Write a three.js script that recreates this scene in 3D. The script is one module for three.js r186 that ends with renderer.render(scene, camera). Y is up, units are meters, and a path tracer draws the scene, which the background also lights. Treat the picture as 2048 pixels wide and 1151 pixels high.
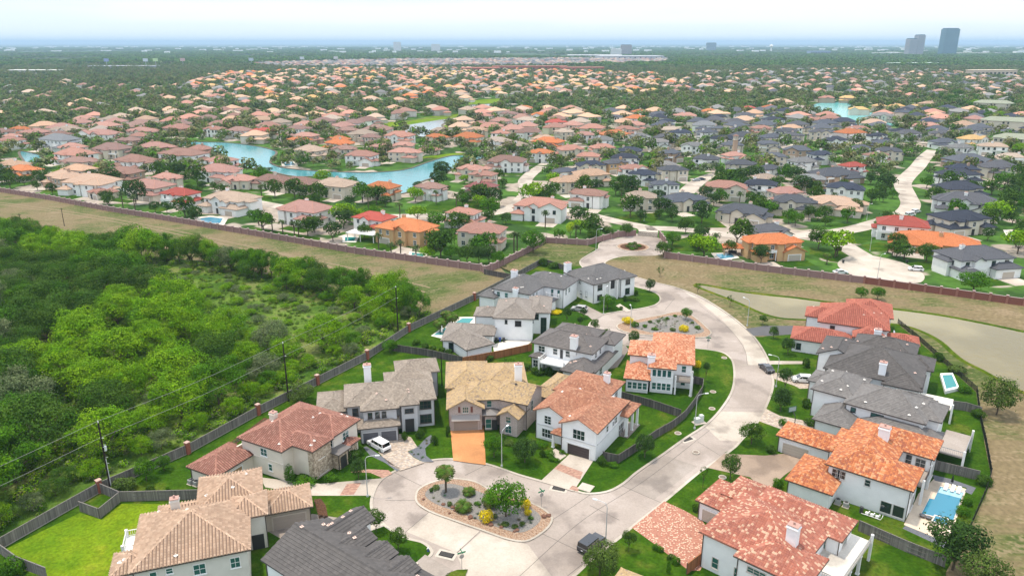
import * as THREE from 'three';
import { mergeGeometries } from 'three/addons/utils/BufferGeometryUtils.js';
import { RoundedBoxGeometry } from 'three/addons/geometries/RoundedBoxGeometry.js';

// ---------------------------------------------------------------- camera, sky, sun, exposure
const scene = new THREE.Scene();
const camera = new THREE.PerspectiveCamera(41.98, 2048 / 1151, 1, 60000);
camera.position.set(0, 75, 0);
camera.rotation.set(-18.108 * Math.PI / 180, 0, 0);
const renderer = new THREE.WebGLRenderer({ antialias: true });
renderer.toneMapping = THREE.LinearToneMapping;
renderer.toneMappingExposure = 1.62;
renderer.shadowMap.enabled = true;

let seedState = 7;
function seed(n) { seedState = n >>> 0; }
function rnd() { seedState = (seedState + 0x6D2B79F5) >>> 0; let t = seedState; t = Math.imul(t ^ (t >>> 15), t | 1); t ^= t + Math.imul(t ^ (t >>> 7), t | 61); return ((t ^ (t >>> 14)) >>> 0) / 4294967296; }
const rr = (a, b) => a + (b - a) * rnd();
const pick = a => a[Math.floor(rnd() * a.length)];
function hash2(x, y, s) { let h = Math.imul(x, 374761393) ^ Math.imul(y, 668265263) ^ Math.imul(s, 974634821); h = Math.imul(h ^ (h >>> 13), 1274126177); return ((h ^ (h >>> 16)) >>> 0) / 4294967296; }
function vnoise(x, y, per, s) { // tileable value noise with period per
  const xi = Math.floor(x), yi = Math.floor(y), fx = x - xi, fy = y - yi, m = v => ((v % per) + per) % per;
  const u = fx * fx * (3 - 2 * fx), v = fy * fy * (3 - 2 * fy);
  const a = hash2(m(xi), m(yi), s), b = hash2(m(xi + 1), m(yi), s), c = hash2(m(xi), m(yi + 1), s), d = hash2(m(xi + 1), m(yi + 1), s);
  return a + (b - a) * u + (c - a) * v + (a - b - c + d) * u * v;
}
function fbm(x, y, per, oct, s) { let a = 0, w = 0.5, n = 0; for (let i = 0; i < oct; i++) { a += w * vnoise(x, y, per, s + i); n += w; x *= 2; y *= 2; per *= 2; w *= 0.5; } return a / n; }
const smooth = (a, b, x) => { const t = Math.min(1, Math.max(0, (x - a) / (b - a))); return t * t * (3 - 2 * t); };
const lerp = (a, b, t) => a + (b - a) * t;
const mix3 = (a, b, t) => [lerp(a[0], b[0], t), lerp(a[1], b[1], t), lerp(a[2], b[2], t)];

{ // sky: pale hazy air with thin streaky cloud
  const W = 2048, Hh = 1024, d = new Float32Array(W * Hh * 4);
  for (let j = 0; j < Hh; j++) {
    const el = (j + 0.5) / Hh * 180 - 90, e = Math.max(0, el);
    const t = smooth(2, 22, e);
    const air = mix3([0.60, 0.665, 0.69], [0.68, 0.81, 1.02], t);
    for (let i = 0; i < W; i++) {
      const u = i / W;
      let c = fbm(u * 16, e * 1.1 / (1 + e * 0.06) + 3, 16, 5, 11);
      const big = fbm(u * 8, e * 0.12, 8, 3, 31);
      let k = smooth(0.42, 0.56, c * 0.7 + big * 0.34);
      k *= 0.92 * smooth(0.2, 1.6, e);
      const col = mix3(air, mix3([0.68, 0.695, 0.70], [0.93, 0.96, 1.0], t), k);
      const o = (j * W + i) * 4;
      d[o] = col[0]; d[o + 1] = col[1]; d[o + 2] = col[2]; d[o + 3] = 1;
    }
  }
  const sky = new THREE.DataTexture(d, W, Hh, THREE.RGBAFormat, THREE.FloatType);
  sky.mapping = THREE.EquirectangularReflectionMapping; sky.magFilter = THREE.LinearFilter; sky.minFilter = THREE.LinearFilter; sky.needsUpdate = true;
  scene.background = sky; scene.environment = sky;
}
const sun = new THREE.DirectionalLight(0xfff2df, 2.5);
sun.position.set(-120, 640, -200); sun.target.position.set(20, 0, -150);
sun.castShadow = true; sun.shadow.radius = 6; sun.shadow.mapSize.set(4096, 4096);
Object.assign(sun.shadow.camera, { left: -300, right: 300, top: 300, bottom: -300, near: 1, far: 1500 });
scene.add(sun, sun.target);
scene.fog = new THREE.FogExp2(0xb6d6f0, 0.000075);

// ---------------------------------------------------------------- naming helpers
const used = {};
function numbered(n) { if (!(n in used)) { used[n] = 0; return n; } used[n]++; return n + '_' + String(used[n]).padStart(3, '0'); }
function solid(o) { o.castShadow = true; o.receiveShadow = true; return o; }
function tag(o, label, category, group) { o.userData.label = label; if (category) o.userData.category = category; if (group) o.userData.group = group; return o; }
function thing(name, label, category, x = 0, z = 0, yaw = 0, group, y = 0) {
  const o = new THREE.Group(); o.name = numbered(name); o.position.set(x, y, z); o.rotation.y = yaw * Math.PI / 180; scene.add(o);
  return tag(o, label, category, group);
}
function part(name, geo, mat, parent) { const m = solid(new THREE.Mesh(geo, mat)); m.name = name; parent.add(m); return m; }
function solo(name, label, category, geo, mat, group) { const m = solid(new THREE.Mesh(geo, mat)); m.name = numbered(name); scene.add(m); return tag(m, label, category, group); }
function struct(name, geo, mat, label) { const m = solid(new THREE.Mesh(geo, mat)); m.name = numbered(name); m.userData.kind = 'structure'; if (label) m.userData.label = label; scene.add(m); return m; }
function copyOf(src, x, z, yaw = 0, s = 1, label, group, y = 0) {
  const c = src.clone(); c.name = numbered(src.name.replace(/_\d{3}$/, '')); c.position.set(x, y, z); c.rotation.y = yaw * Math.PI / 180; c.scale.setScalar(s);
  c.userData = { ...src.userData }; if (label) c.userData.label = label; if (group) c.userData.group = group; scene.add(c); return c;
}

// ---------------------------------------------------------------- textures and materials
function srgb(v) { v = Math.min(1, Math.max(0, v)); return v <= 0.0031308 ? 12.92 * v : 1.055 * Math.pow(v, 1 / 2.4) - 0.055; }
function tex(n, fn, metres, colour = true) { // fn(u,v in 0..1) -> linear rgb
  const d = new Uint8Array(n * n * 4);
  for (let j = 0; j < n; j++) for (let i = 0; i < n; i++) {
    const c = fn(i / n, j / n), o = (j * n + i) * 4;
    for (let k = 0; k < 3; k++) d[o + k] = Math.round(255 * (colour ? srgb(c[k]) : Math.min(1, Math.max(0, c[k]))));
    d[o + 3] = 255;
  }
  const t = new THREE.DataTexture(d, n, n); t.wrapS = t.wrapT = THREE.RepeatWrapping; t.magFilter = THREE.LinearFilter; t.minFilter = THREE.LinearMipmapLinearFilter; t.generateMipmaps = true;
  if (colour) t.colorSpace = THREE.SRGBColorSpace;
  t.repeat.set(1 / metres, 1 / metres); t.needsUpdate = true; return t;
}
const lin = (r, g, b) => new THREE.Color().setRGB(r, g, b);
function mat(c, rough = 0.85, extra = {}) { return new THREE.MeshPhysicalMaterial({ color: Array.isArray(c) ? lin(...c) : c, roughness: rough, specularIntensity: rough > 0.94 ? 0.15 : rough > 0.8 ? 0.5 : 1, ...extra }); }
const grain = tex(256, (u, v) => { const k = fbm(u * 32, v * 32, 32, 4, 3); return [k, k, k]; }, 4, false);
const grainTone = tex(512, (u, v) => { const a = fbm(u * 8, v * 8, 8, 6, 5), k = 0.965 + 0.09 * (a - 0.5) * 2; return [k, k, k]; }, 11);
function stucco(c, rough = 0.9) { return mat(c, rough, { map: grainTone, bumpMap: grain, bumpScale: 0.01 }); }

function grassTex(lo, hi, dry, s) { return tex(1024, (u, v) => {
  const big = fbm(u * 6, v * 6, 6, 4, s), fine = fbm(u * 180, v * 180, 180, 3, s + 3), mid = fbm(u * 28, v * 28, 28, 3, s + 7);
  let c = mix3(lo, hi, smooth(0.25, 0.75, big * 0.5 + mid * 0.5));
  c = mix3(c, dry, 0.6 * smooth(0.56, 0.76, big * 0.6 + mid * 0.4));
  const k = 0.6 + 0.8 * fine; return [c[0] * k, c[1] * k, c[2] * k];
}, 60); }
const lawnTex = grassTex([0.018, 0.058, 0.002], [0.045, 0.098, 0.004], [0.105, 0.115, 0.018], 40), lawnTexB = grassTex([0.085, 0.16, 0.005], [0.15, 0.215, 0.007], [0.20, 0.205, 0.02], 240);
const lawn = mat(0xffffff, 0.96, { map: lawnTex, bumpMap: grain, bumpScale: 0.05 });
const lawnWarm = mat(0xffffff, 0.96, { map: lawnTexB, bumpMap: grain, bumpScale: 0.05 });
const dryTex = tex(1024, (u, v) => {
  const big = fbm(u * 5, v * 5, 5, 5, 60), streak = fbm(u * 10, v * 70, 10, 4, 63), fine = fbm(u * 160, v * 160, 160, 3, 66);
  let c = mix3([0.245, 0.185, 0.105], [0.155, 0.16, 0.06], smooth(0.38, 0.60, big * 0.7 + streak * 0.3));
  c = mix3(c, [0.085, 0.12, 0.03], 0.9 * smooth(0.50, 0.64, big * 0.5 + streak * 0.5));
  c = mix3(c, [0.32, 0.235, 0.15], 0.7 * smooth(0.56, 0.70, streak * 0.7 + fine * 0.3));
  const k = 0.7 + 0.6 * fine; return [c[0] * k, c[1] * k, c[2] * k];
}, 90);
const dryGrass = mat([0.72, 0.74, 0.72], 1, { map: dryTex, bumpMap: grain, bumpScale: 0.06 });
const stripTex = dryTex.clone(); stripTex.rotation = -0.49; stripTex.repeat.set(1 / 70, 1 / 55); stripTex.needsUpdate = true;
const stripGrass = mat([0.70, 0.74, 0.72], 1, { map: stripTex, bumpMap: grain, bumpScale: 0.06 });
const roughTex = tex(1024, (u, v) => { // wild ground under the wood
  const big = fbm(u * 9, v * 9, 9, 5, 70), fine = fbm(u * 150, v * 150, 150, 3, 73);
  let c = mix3([0.04, 0.09, 0.010], [0.10, 0.16, 0.025], smooth(0.3, 0.6, big));
  c = mix3(c, [0.16, 0.17, 0.06], 0.7 * smooth(0.56, 0.68, big));
  const k = 0.55 + 0.9 * fine; return [c[0] * k, c[1] * k, c[2] * k];
}, 70);
const wildGround = mat(0xffffff, 1, { map: roughTex, bumpMap: grain, bumpScale: 0.1 });
const suburbTex = tex(1024, (u, v) => {
  const a = fbm(u * 40, v * 40, 40, 4, 80), b = fbm(u * 24, v * 24, 24, 3, 84), f = fbm(u * 200, v * 200, 200, 2, 87);
  let c = mix3([0.03, 0.07, 0.014], [0.06, 0.135, 0.02], smooth(0.3, 0.7, a));
  c = mix3(c, [0.33, 0.28, 0.23], smooth(0.60, 0.66, b));
  const k = 0.7 + 0.6 * f; return [c[0] * k, c[1] * k, c[2] * k];
}, 420);
const suburbGround = mat(0xffffff, 1, { map: suburbTex });
const farTex = tex(1024, (u, v) => {
  const a = fbm(u * 12, v * 12, 12, 6, 90), b = fbm(u * 120, v * 120, 120, 3, 95);
  const c = mix3([0.035, 0.07, 0.022], [0.08, 0.115, 0.045], smooth(0.3, 0.7, a));
  const k = 0.6 + 0.8 * b; return [c[0] * k, c[1] * k, c[2] * k];
}, 2600);
const farGround = mat(0xffffff, 1, { map: farTex });
const concTex = tex(1024, (u, v) => {
  const a = fbm(u * 5, v * 5, 5, 6, 100), st = fbm(u * 9, v * 9, 9, 5, 104), f = fbm(u * 220, v * 220, 220, 2, 108);
  let c = mix3([0.36, 0.325, 0.275], [0.47, 0.43, 0.37], smooth(0.3, 0.7, a));
  c = mix3(c, [0.25, 0.225, 0.195], 0.75 * smooth(0.58, 0.78, st));
  c = mix3(c, [0.58, 0.54, 0.48], 0.5 * smooth(0.42, 0.25, st));
  const k = 0.9 + 0.2 * f; return [c[0] * k, c[1] * k, c[2] * k];
}, 48);
const concrete = mat([0.74, 0.69, 0.70], 0.9, { map: concTex });
const concretePale = mat([0.95, 0.91, 0.89], 0.9, { map: concTex });
const concreteGrey = mat([0.64, 0.605, 0.61], 0.9, { map: concTex });
const concreteWhite = mat([1.35, 1.38, 1.42], 0.9, { map: concTex });
const kerbMat = mat([0.92, 0.90, 0.88], 0.9, { map: concTex });
function speckle(n, metres, cols, joint, rows, cols2, s) { // small pavers, far below a pixel each
  return tex(n, (u, v) => {
    const r = Math.floor(v * rows), uu = u * cols2 + (r % 2) * 0.5, i = Math.floor(uu) % cols2, fu = uu - Math.floor(uu), fv = v * rows - r;
    if (fu < 0.07 || fv < 0.09) return joint;
    const h = hash2(i, r, s), c = cols[Math.floor(h * cols.length)], k = 0.86 + 0.28 * hash2(i, r, s + 1); return [c[0] * k, c[1] * k, c[2] * k];
  }, metres);
}
const paverSalmon = mat(0xffffff, 0.9, { map: speckle(512, 5.4, [[0.36, 0.15, 0.10], [0.33, 0.14, 0.10], [0.40, 0.19, 0.13], [0.36, 0.16, 0.11], [0.62, 0.45, 0.33]], [0.23, 0.14, 0.1], 30, 22, 5) });
const paverTan = mat(0xffffff, 0.9, { map: speckle(512, 6, [[0.42, 0.35, 0.28], [0.36, 0.28, 0.22], [0.50, 0.42, 0.34], [0.33, 0.29, 0.26]], [0.25, 0.2, 0.16], 22, 15, 9) });
const paverRed = mat(0xffffff, 0.9, { map: speckle(512, 5, [[0.36, 0.2, 0.15], [0.42, 0.26, 0.19], [0.3, 0.17, 0.13]], [0.22, 0.15, 0.11], 24, 12, 13) });
const travertine = mat(0xffffff, 0.8, { map: speckle(512, 8, [[0.62, 0.52, 0.43], [0.55, 0.45, 0.37], [0.70, 0.61, 0.52], [0.6, 0.47, 0.38]], [0.45, 0.38, 0.3], 14, 10, 15) });
const stainedDrive = mat([1.12, 0.56, 0.26], 0.85, { map: concTex });
const mulch = mat(0xffffff, 1, { map: tex(256, (u, v) => { const k = fbm(u * 60, v * 60, 60, 3, 120); return [0.05 + 0.16 * k * k, 0.028 + 0.08 * k * k, 0.018 + 0.045 * k * k]; }, 5), bumpMap: grain, bumpScale: 0.08 });
const gravelGrey = mat(0xffffff, 1, { map: tex(256, (u, v) => { const k = fbm(u * 90, v * 90, 90, 2, 124); return [0.09 + 0.23 * k, 0.085 + 0.215 * k, 0.078 + 0.2 * k]; }, 5), bumpMap: grain, bumpScale: 0.06 });
const gravelDark = mat(0xffffff, 1, { map: tex(256, (u, v) => { const k = fbm(u * 90, v * 90, 90, 2, 127); return [0.07 + 0.12 * k, 0.075 + 0.125 * k, 0.09 + 0.13 * k]; }, 5), bumpMap: grain, bumpScale: 0.06 });
const riverRock = mat(0xffffff, 1, { map: tex(256, (u, v) => { const k = fbm(u * 45, v * 45, 45, 2, 131), h = fbm(u * 50, v * 50, 50, 1, 135); return mix3([0.16, 0.085, 0.05], mix3([0.45, 0.28, 0.17], [0.5, 0.42, 0.34], h), k); }, 6), bumpMap: grain, bumpScale: 0.12 });
const asphalt = mat([0.11, 0.11, 0.115], 0.95, { map: grainTone });
const brickTex = tex(512, (u, v) => {
  const r = Math.floor(v * 30), uu = u * 12 + (r % 2) * 0.5, i = Math.floor(uu) % 12, fu = uu - Math.floor(uu), fv = v * 30 - r;
  if (fu < 0.05 || fv < 0.14) return [0.7, 0.66, 0.62];
  const k = 0.7 + 0.6 * hash2(i, r, 7); return [k, k * (0.92 + 0.1 * hash2(i, r, 8)), k * (0.9 + 0.1 * hash2(i, r, 9))];
}, 2.4);
const brickPink = mat([0.30, 0.195, 0.18], 0.95, { map: brickTex });
const brickRed = mat([0.25, 0.105, 0.08], 0.95, { map: brickTex });
const brickColumn = mat([0.34, 0.12, 0.08], 0.95, { map: brickTex });
const brickPale = mat([0.50, 0.43, 0.40], 0.95, { map: brickTex, bumpMap: brickTex, bumpScale: 0.01 });
const stoneTex = tex(512, (u, v) => { // irregular rubble stone cladding
  let best = 9, second = 9, id = 0; const N = 14, x = u * N, y = v * N;
  for (let a = -1; a <= 1; a++) for (let b = -1; b <= 1; b++) {
    const ci = ((Math.floor(x) + a) % N + N) % N, cj = ((Math.floor(y) + b) % N + N) % N;
    const px = Math.floor(x) + a + hash2(ci, cj, 1), py = Math.floor(y) + b + hash2(ci, cj, 2), dd = Math.hypot(x - px, (y - py) * 1.3);
    if (dd < best) { second = best; best = dd; id = hash2(ci, cj, 4); } else if (dd < second) second = dd;
  }
  if (second - best < 0.07) return [0.42, 0.37, 0.3];
  return mix3([0.24, 0.18, 0.125], [0.58, 0.48, 0.36], id);
}, 4.2);
const stoneClad = mat(0xffffff, 0.95, { map: stoneTex });
const whiteTrim = mat([0.78, 0.77, 0.75], 0.7), darkTrim = mat([0.03, 0.03, 0.032], 0.5), bronze = mat([0.07, 0.055, 0.045], 0.5), greyMetal = mat([0.35, 0.36, 0.37], 0.45, { metalness: 0.6 });
const glass = new THREE.MeshPhysicalMaterial({ color: lin(0.02, 0.035, 0.04), roughness: 0.06, metalness: 0, clearcoat: 1, clearcoatRoughness: 0.03 });
const glassTeal = new THREE.MeshPhysicalMaterial({ color: lin(0.03, 0.11, 0.10), roughness: 0.08, clearcoat: 1, clearcoatRoughness: 0.03 });
const farGlass = mat([0.03, 0.038, 0.042], 0.12);
const waterBump = tex(512, (u, v) => { const k = 0.5 * fbm(u * 30, v * 30, 30, 4, 140) + 0.5 * fbm(u * 9, v * 9, 9, 3, 143); return [k, k, k]; }, 26, false);
const lakeTex = tex(512, (u, v) => { const k = fbm(u * 5, v * 5, 5, 4, 150); return mix3([0.045, 0.21, 0.24], [0.11, 0.32, 0.35], k); }, 300);
const lakeWater = new THREE.MeshPhysicalMaterial({ color: 0xffffff, map: lakeTex, roughness: 0.16, bumpMap: waterBump, bumpScale: 0.06, ior: 1.33 });
const lakeBright = new THREE.MeshPhysicalMaterial({ color: lin(0.12, 0.42, 0.42), roughness: 0.16, bumpMap: waterBump, bumpScale: 0.06, ior: 1.33 });
const paleWater = new THREE.MeshPhysicalMaterial({ color: lin(0.22, 0.27, 0.29), roughness: 0.16, bumpMap: waterBump, bumpScale: 0.06, ior: 1.33 });
const pondTex = tex(512, (u, v) => { const k = fbm(u * 4, v * 4, 4, 5, 155); return mix3([0.15, 0.115, 0.032], [0.225, 0.18, 0.07], smooth(0.3, 0.65, k)); }, 90);
const pondWater = new THREE.MeshPhysicalMaterial({ color: 0xffffff, map: pondTex, roughness: 0.04, bumpMap: waterBump, bumpScale: 0.09, ior: 1.4 });
const poolWater = new THREE.MeshPhysicalMaterial({ color: lin(0.045, 0.215, 0.32), roughness: 0.06, bumpMap: waterBump, bumpScale: 0.01, ior: 1.33 });
const poolTeal = new THREE.MeshPhysicalMaterial({ color: lin(0.03, 0.22, 0.215), roughness: 0.06, bumpMap: waterBump, bumpScale: 0.01, ior: 1.33 });
const veg = new THREE.MeshPhysicalMaterial({ vertexColors: true, roughness: 0.9, side: THREE.DoubleSide, transmission: 0.3, thickness: 0, specularIntensity: 0.12 });
const vc = new THREE.MeshStandardMaterial({ vertexColors: true, roughness: 0.85 });
const vcRough = new THREE.MeshStandardMaterial({ vertexColors: true, roughness: 0.95 });
const bark = mat([0.11, 0.085, 0.06], 0.95, { bumpMap: grain, bumpScale: 0.05 });

// ---------------------------------------------------------------- geometry helpers
const V3 = (x, y, z) => new THREE.Vector3(x, y, z);
function box(w, h, d, x = 0, y = 0, z = 0, ry = 0) { const g = new THREE.BoxGeometry(w, h, d); if (ry) g.rotateY(ry); g.translate(x, y, z); return metreUV(g); }
function metreUV(g) { // planar uv in metres, by the way each face points
  const p = g.attributes.position, n = g.attributes.normal, uv = new Float32Array(p.count * 2);
  for (let i = 0; i < p.count; i++) {
    const ax = Math.abs(n.getX(i)), ay = Math.abs(n.getY(i)), az = Math.abs(n.getZ(i));
    if (ay > 0.75) { uv[2 * i] = p.getX(i); uv[2 * i + 1] = p.getZ(i); }
    else { const l = Math.hypot(ax, az) || 1; uv[2 * i] = (p.getX(i) * az * Math.sign(n.getZ(i) || 1) - p.getZ(i) * ax * Math.sign(n.getX(i) || 1)) / l; uv[2 * i + 1] = p.getY(i); }
  }
  g.setAttribute('uv', new THREE.BufferAttribute(uv, 2)); return g;
}
function merge(list) { const l = list.map(g => { const h = g.index ? g.toNonIndexed() : g; for (const k of Object.keys(h.attributes)) if (!['position', 'normal', 'uv', 'color'].includes(k)) h.deleteAttribute(k); return h; }); return mergeGeometries(l, false); }
function tris(pos, col) { const g = new THREE.BufferGeometry(); g.setAttribute('position', new THREE.Float32BufferAttribute(pos, 3)); if (col) g.setAttribute('color', new THREE.Float32BufferAttribute(col, 3)); g.computeVertexNormals(); return metreUV(g); }
function tint(g, c) { const n = g.attributes.position.count, a = new Float32Array(n * 3); for (let i = 0; i < n; i++) a.set(c, 3 * i); g.setAttribute('color', new THREE.BufferAttribute(a, 3)); return g; }
const clean = pts => pts.filter((p, i) => { const q = pts[(i + 1) % pts.length]; return Math.hypot(p[0] - q[0], p[1] - q[1]) > 0.02; });
function sheet(pts, y, holes = []) { // flat polygon, points [x,z]
  const s = new THREE.Shape(clean(pts).map(p => new THREE.Vector2(p[0], -p[1])));
  for (const h of holes) s.holes.push(new THREE.Path(clean(h).map(p => new THREE.Vector2(p[0], -p[1]))));
  const g = new THREE.ShapeGeometry(s); g.rotateX(-Math.PI / 2); g.translate(0, y, 0); return metreUV(g);
}
function slab(pts, y0, y1, holes = []) {
  const s = new THREE.Shape(clean(pts).map(p => new THREE.Vector2(p[0], -p[1])));
  for (const h of holes) s.holes.push(new THREE.Path(clean(h).map(p => new THREE.Vector2(p[0], -p[1]))));
  const g = new THREE.ExtrudeGeometry(s, { depth: y1 - y0, bevelEnabled: false }); g.rotateX(-Math.PI / 2); g.translate(0, y0, 0); return metreUV(g);
}
function curve(pts, n = 6, closed = false) { // rounded polyline
  const c = new THREE.CatmullRomCurve3(pts.map(p => V3(p[0], 0, p[1])), closed, 'centripetal');
  return c.getPoints(pts.length * n).map(p => [p.x, p.z]);
}
function ribbon(pts, w, y, closed = false, thick = 0, side = 0) { // strip along a polyline; side shifts it
  const n = pts.length, L = [], R = [];
  for (let i = 0; i < n; i++) {
    const a = pts[closed ? (i + n - 1) % n : Math.max(0, i - 1)], b = pts[closed ? (i + 1) % n : Math.min(n - 1, i + 1)];
    let dx = b[0] - a[0], dz = b[1] - a[1]; const l = Math.hypot(dx, dz) || 1; dx /= l; dz /= l;
    const o = side * w / 2;
    L.push([pts[i][0] + dz * (o + w / 2), pts[i][1] - dx * (o + w / 2)]); R.push([pts[i][0] + dz * (o - w / 2), pts[i][1] - dx * (o - w / 2)]);
  }
  const pos = [], q = (a, b, c, d) => pos.push(...a, ...b, ...c, ...a, ...c, ...d), m = closed ? n : n - 1;
  for (let i = 0; i < m; i++) {
    const j = (i + 1) % n, a = [R[i][0], y, R[i][1]], b = [R[j][0], y, R[j][1]], c = [L[j][0], y, L[j][1]], d = [L[i][0], y, L[i][1]];
    q(a, b, c, d);
    if (thick) { const k = p => [p[0], y - thick, p[2]]; q(k(a), k(b), b, a); q(d, c, k(c), k(d)); }
  }
  return tris(pos);
}
function inPoly(x, z, p) { let r = false; for (let i = 0, j = p.length - 1; i < p.length; j = i++) if ((p[i][1] > z) !== (p[j][1] > z) && x < (p[j][0] - p[i][0]) * (z - p[i][1]) / (p[j][1] - p[i][1]) + p[i][0]) r = !r; return r; }
function segDist(x, z, pts, closed) { let best = 1e9; const n = closed ? pts.length : pts.length - 1; for (let i = 0; i < n; i++) { const a = pts[i], b = pts[(i + 1) % pts.length], dx = b[0] - a[0], dz = b[1] - a[1], t = Math.min(1, Math.max(0, ((x - a[0]) * dx + (z - a[1]) * dz) / (dx * dx + dz * dz || 1))); best = Math.min(best, Math.hypot(x - a[0] - t * dx, z - a[1] - t * dz)); } return best; }
function cyl(r0, r1, h, x, y, z, seg = 10) { const g = new THREE.CylinderGeometry(r1, r0, h, seg); g.translate(x, y + h / 2, z); return g; }
function tube(pts, r, seg = 12, rad = 6) { return new THREE.TubeGeometry(new THREE.CatmullRomCurve3(pts), seg, r, rad, false); }

// ---------------------------------------------------------------- the land
const ground = sheet([[-40000, 400], [40000, 400], [40000, -45000], [-40000, -45000]], -0.3);
struct('ground', ground, farGround, 'flat wooded land running to the horizon');
const wallLine = [[-270.2,-392],[-231.5,-370.8],[-189.4,-345],[-155.4,-326.3],[-104.4,-297.3],[-58.7,-270.6],[-10.7,-248]];
const wallLineB = [[56,-264.4],[69.3,-257.2],[88,-246.8],[115.3,-233.8]];
const wallLineC = [[115.3,-233.8],[153.3,-211.8],[168.4,-201.5]];
const suburbEdge = [[-420, -430], ...wallLine, ...[[-5.1,-251.6],[6,-271.3],[13.4,-286],[29.3,-282.2],[42.9,-294.8],[51,-296.4],[59.1,-294.8]], ...wallLineB, ...wallLineC, [330, -180], [1500, -500], [1700, -2350], [-1000, -2350], [-800, -900], [-700, -500]];
struct('suburb_ground', sheet(suburbEdge, -0.06), suburbGround, 'gardens and paving under the houses beyond the brick wall');

// estate street: one concrete sheet, the planted blocks stand 12 cm above it
struct('street', sheet([[-21.8,-81.5],[15.3,-78],[35.7,-117.8],[63.6,-149.6],[71.3,-178],[66,-204],[51.4,-240.4],[61,-275.5],[61.4,-292.3],[50.9,-302.3],[33.3,-292.3],[22.9,-261.7],[20.9,-237.6],[16.5,-199.9],[19.4,-171.6],[34.3,-171.6],[48.6,-160],[38.8,-138.3],[20.4,-117.8],[-2.3,-128.3],[-18,-130.2],[-27.4,-117.8],[-24.6,-103.2]], 0), concrete, 'pale concrete street with cul-de-sac and loop');
const kerbA = curve([[-19.2,-90],[-16.7,-92.8],[-14.2,-95.2],[-12.7,-96.6],[-12.4,-97.7],[-14,-99.9],[-16.9,-101.1],[-20.9,-104.5],[-23.7,-108.9],[-24.3,-113.4],[-23.6,-117.8],[-21.2,-121.1],[-16.4,-124.1],[-11.6,-125],[-5.2,-123.4],[1.4,-119.4],[5.1,-117.5],[10.7,-114.6],[13.1,-113.5],[16.7,-114.1],[19.6,-116.3],[22.9,-120.3],[28.7,-126.4],[34.3,-132.5],[40.5,-138.9],[45.5,-146.1],[50.1,-154.7],[53.6,-165.6],[54.7,-172.5],[53.6,-176.3],[50.8,-178],[47.4,-179],[39.8,-180.6],[30.9,-180.6],[26.5,-183.4],[22.4,-188.3],[21.2,-193.9],[23.2,-199.9],[26.5,-204.4],[32.5,-207.4],[38.3,-209.6],[43,-212.7],[45.5,-217.3],[45.8,-222.1],[44.1,-226],[40,-230.1],[34.9,-236.5],[29,-243.3],[24.9,-252.2],[24.6,-260.4],[28.2,-268.5],[32.9,-277],[34.5,-285.2],[39.7,-291.5],[45.7,-294.8]], 4);
const fenceLine = [[-79.6,-98.2],[-72.2,-113.8],[-62.1,-126.8],[-53.7,-142.6],[-44.8,-157.3],[-36,-171.9],[-28.1,-190.6],[-11.5,-216.8],[0.2,-237.6],[10.9,-257.2]];
struct('lawn', slab([...kerbA, ...[[42.9,-294.8],[29.3,-282.2],[13.4,-286],[6,-271.3],[-4.2,-252.8]], ...fenceLine.slice().reverse(), [-92, -70], [-40, -60]], -0.2, 0.12), lawn, 'mown lawns of the estate lots left of the street');
struct('kerb', ribbon(kerbA, 0.5, 0.135, false, 0.14), kerbMat, 'pale concrete kerb along the left side of the street');
const pond = curve([[60.4,-232.2],[62.9,-231.2],[70.7,-225.5],[80.3,-221.1],[87.2,-218.7],[98.8,-213.1],[113,-208.2],[123.5,-203.1],[131.4,-197.1],[140.2,-189.1],[150.9,-178],[122.9,-140.4],[117.6,-149.6],[115.1,-157.8],[114.2,-165],[112.8,-171],[113.1,-177],[113.9,-183],[113.3,-189.4],[110.8,-195.1],[106.5,-197.8],[96.1,-199.9],[82.3,-201.1],[77,-202.3],[73.3,-206.5],[71.1,-211.3],[68.3,-217.3],[64.1,-224.5]], 4, true);
const kerbB = curve([[5.4,-88.2],[9.3,-92.3],[11.8,-95.4],[17.8,-101.9],[19.5,-103.9],[26.2,-111.1],[34.4,-120.3],[36.4,-122.2],[43.4,-129.2],[45.3,-131.7],[51.4,-140],[54.9,-146.1],[60,-156.7],[61.8,-162.7],[63.7,-171.6],[64.7,-180.6],[64.9,-187.6],[64.6,-193.2],[63.2,-203.1],[60.6,-214],[58.4,-220.6],[52.6,-230.1],[47.3,-234.9],[41.7,-241],[35.6,-248.6],[32.9,-254.7],[33.6,-259.1],[36.9,-263.7],[42.1,-267.1],[54.6,-268.5],[57.8,-275.5],[59.5,-290.7]], 4);
const grow = (pts, d) => pts.map((p, i) => { const a = pts[(i + pts.length - 1) % pts.length], b = pts[(i + 1) % pts.length]; let dx = b[0] - a[0], dz = b[1] - a[1]; const l = Math.hypot(dx, dz) || 1; return [p[0] - dz / l * d, p[1] + dx / l * d]; });
const area = p => p.reduce((s, a, i) => { const b = p[(i + 1) % p.length]; return s + a[0] * b[1] - b[0] * a[1]; }, 0);
const out = area(pond) > 0 ? -1 : 1;
const bankTop = grow(pond, 0.8 * out), bankCrest = grow(pond, 1.7 * out);
struct('grass_bank', slab([...kerbB, ...wallLineB, ...wallLineC.slice(1), [340, -170], [340, -60], [120, -60], [20, -62]], -0.25, 0.1, [bankTop]), dryGrass, 'dry mown grass around the retention pond');
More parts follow.
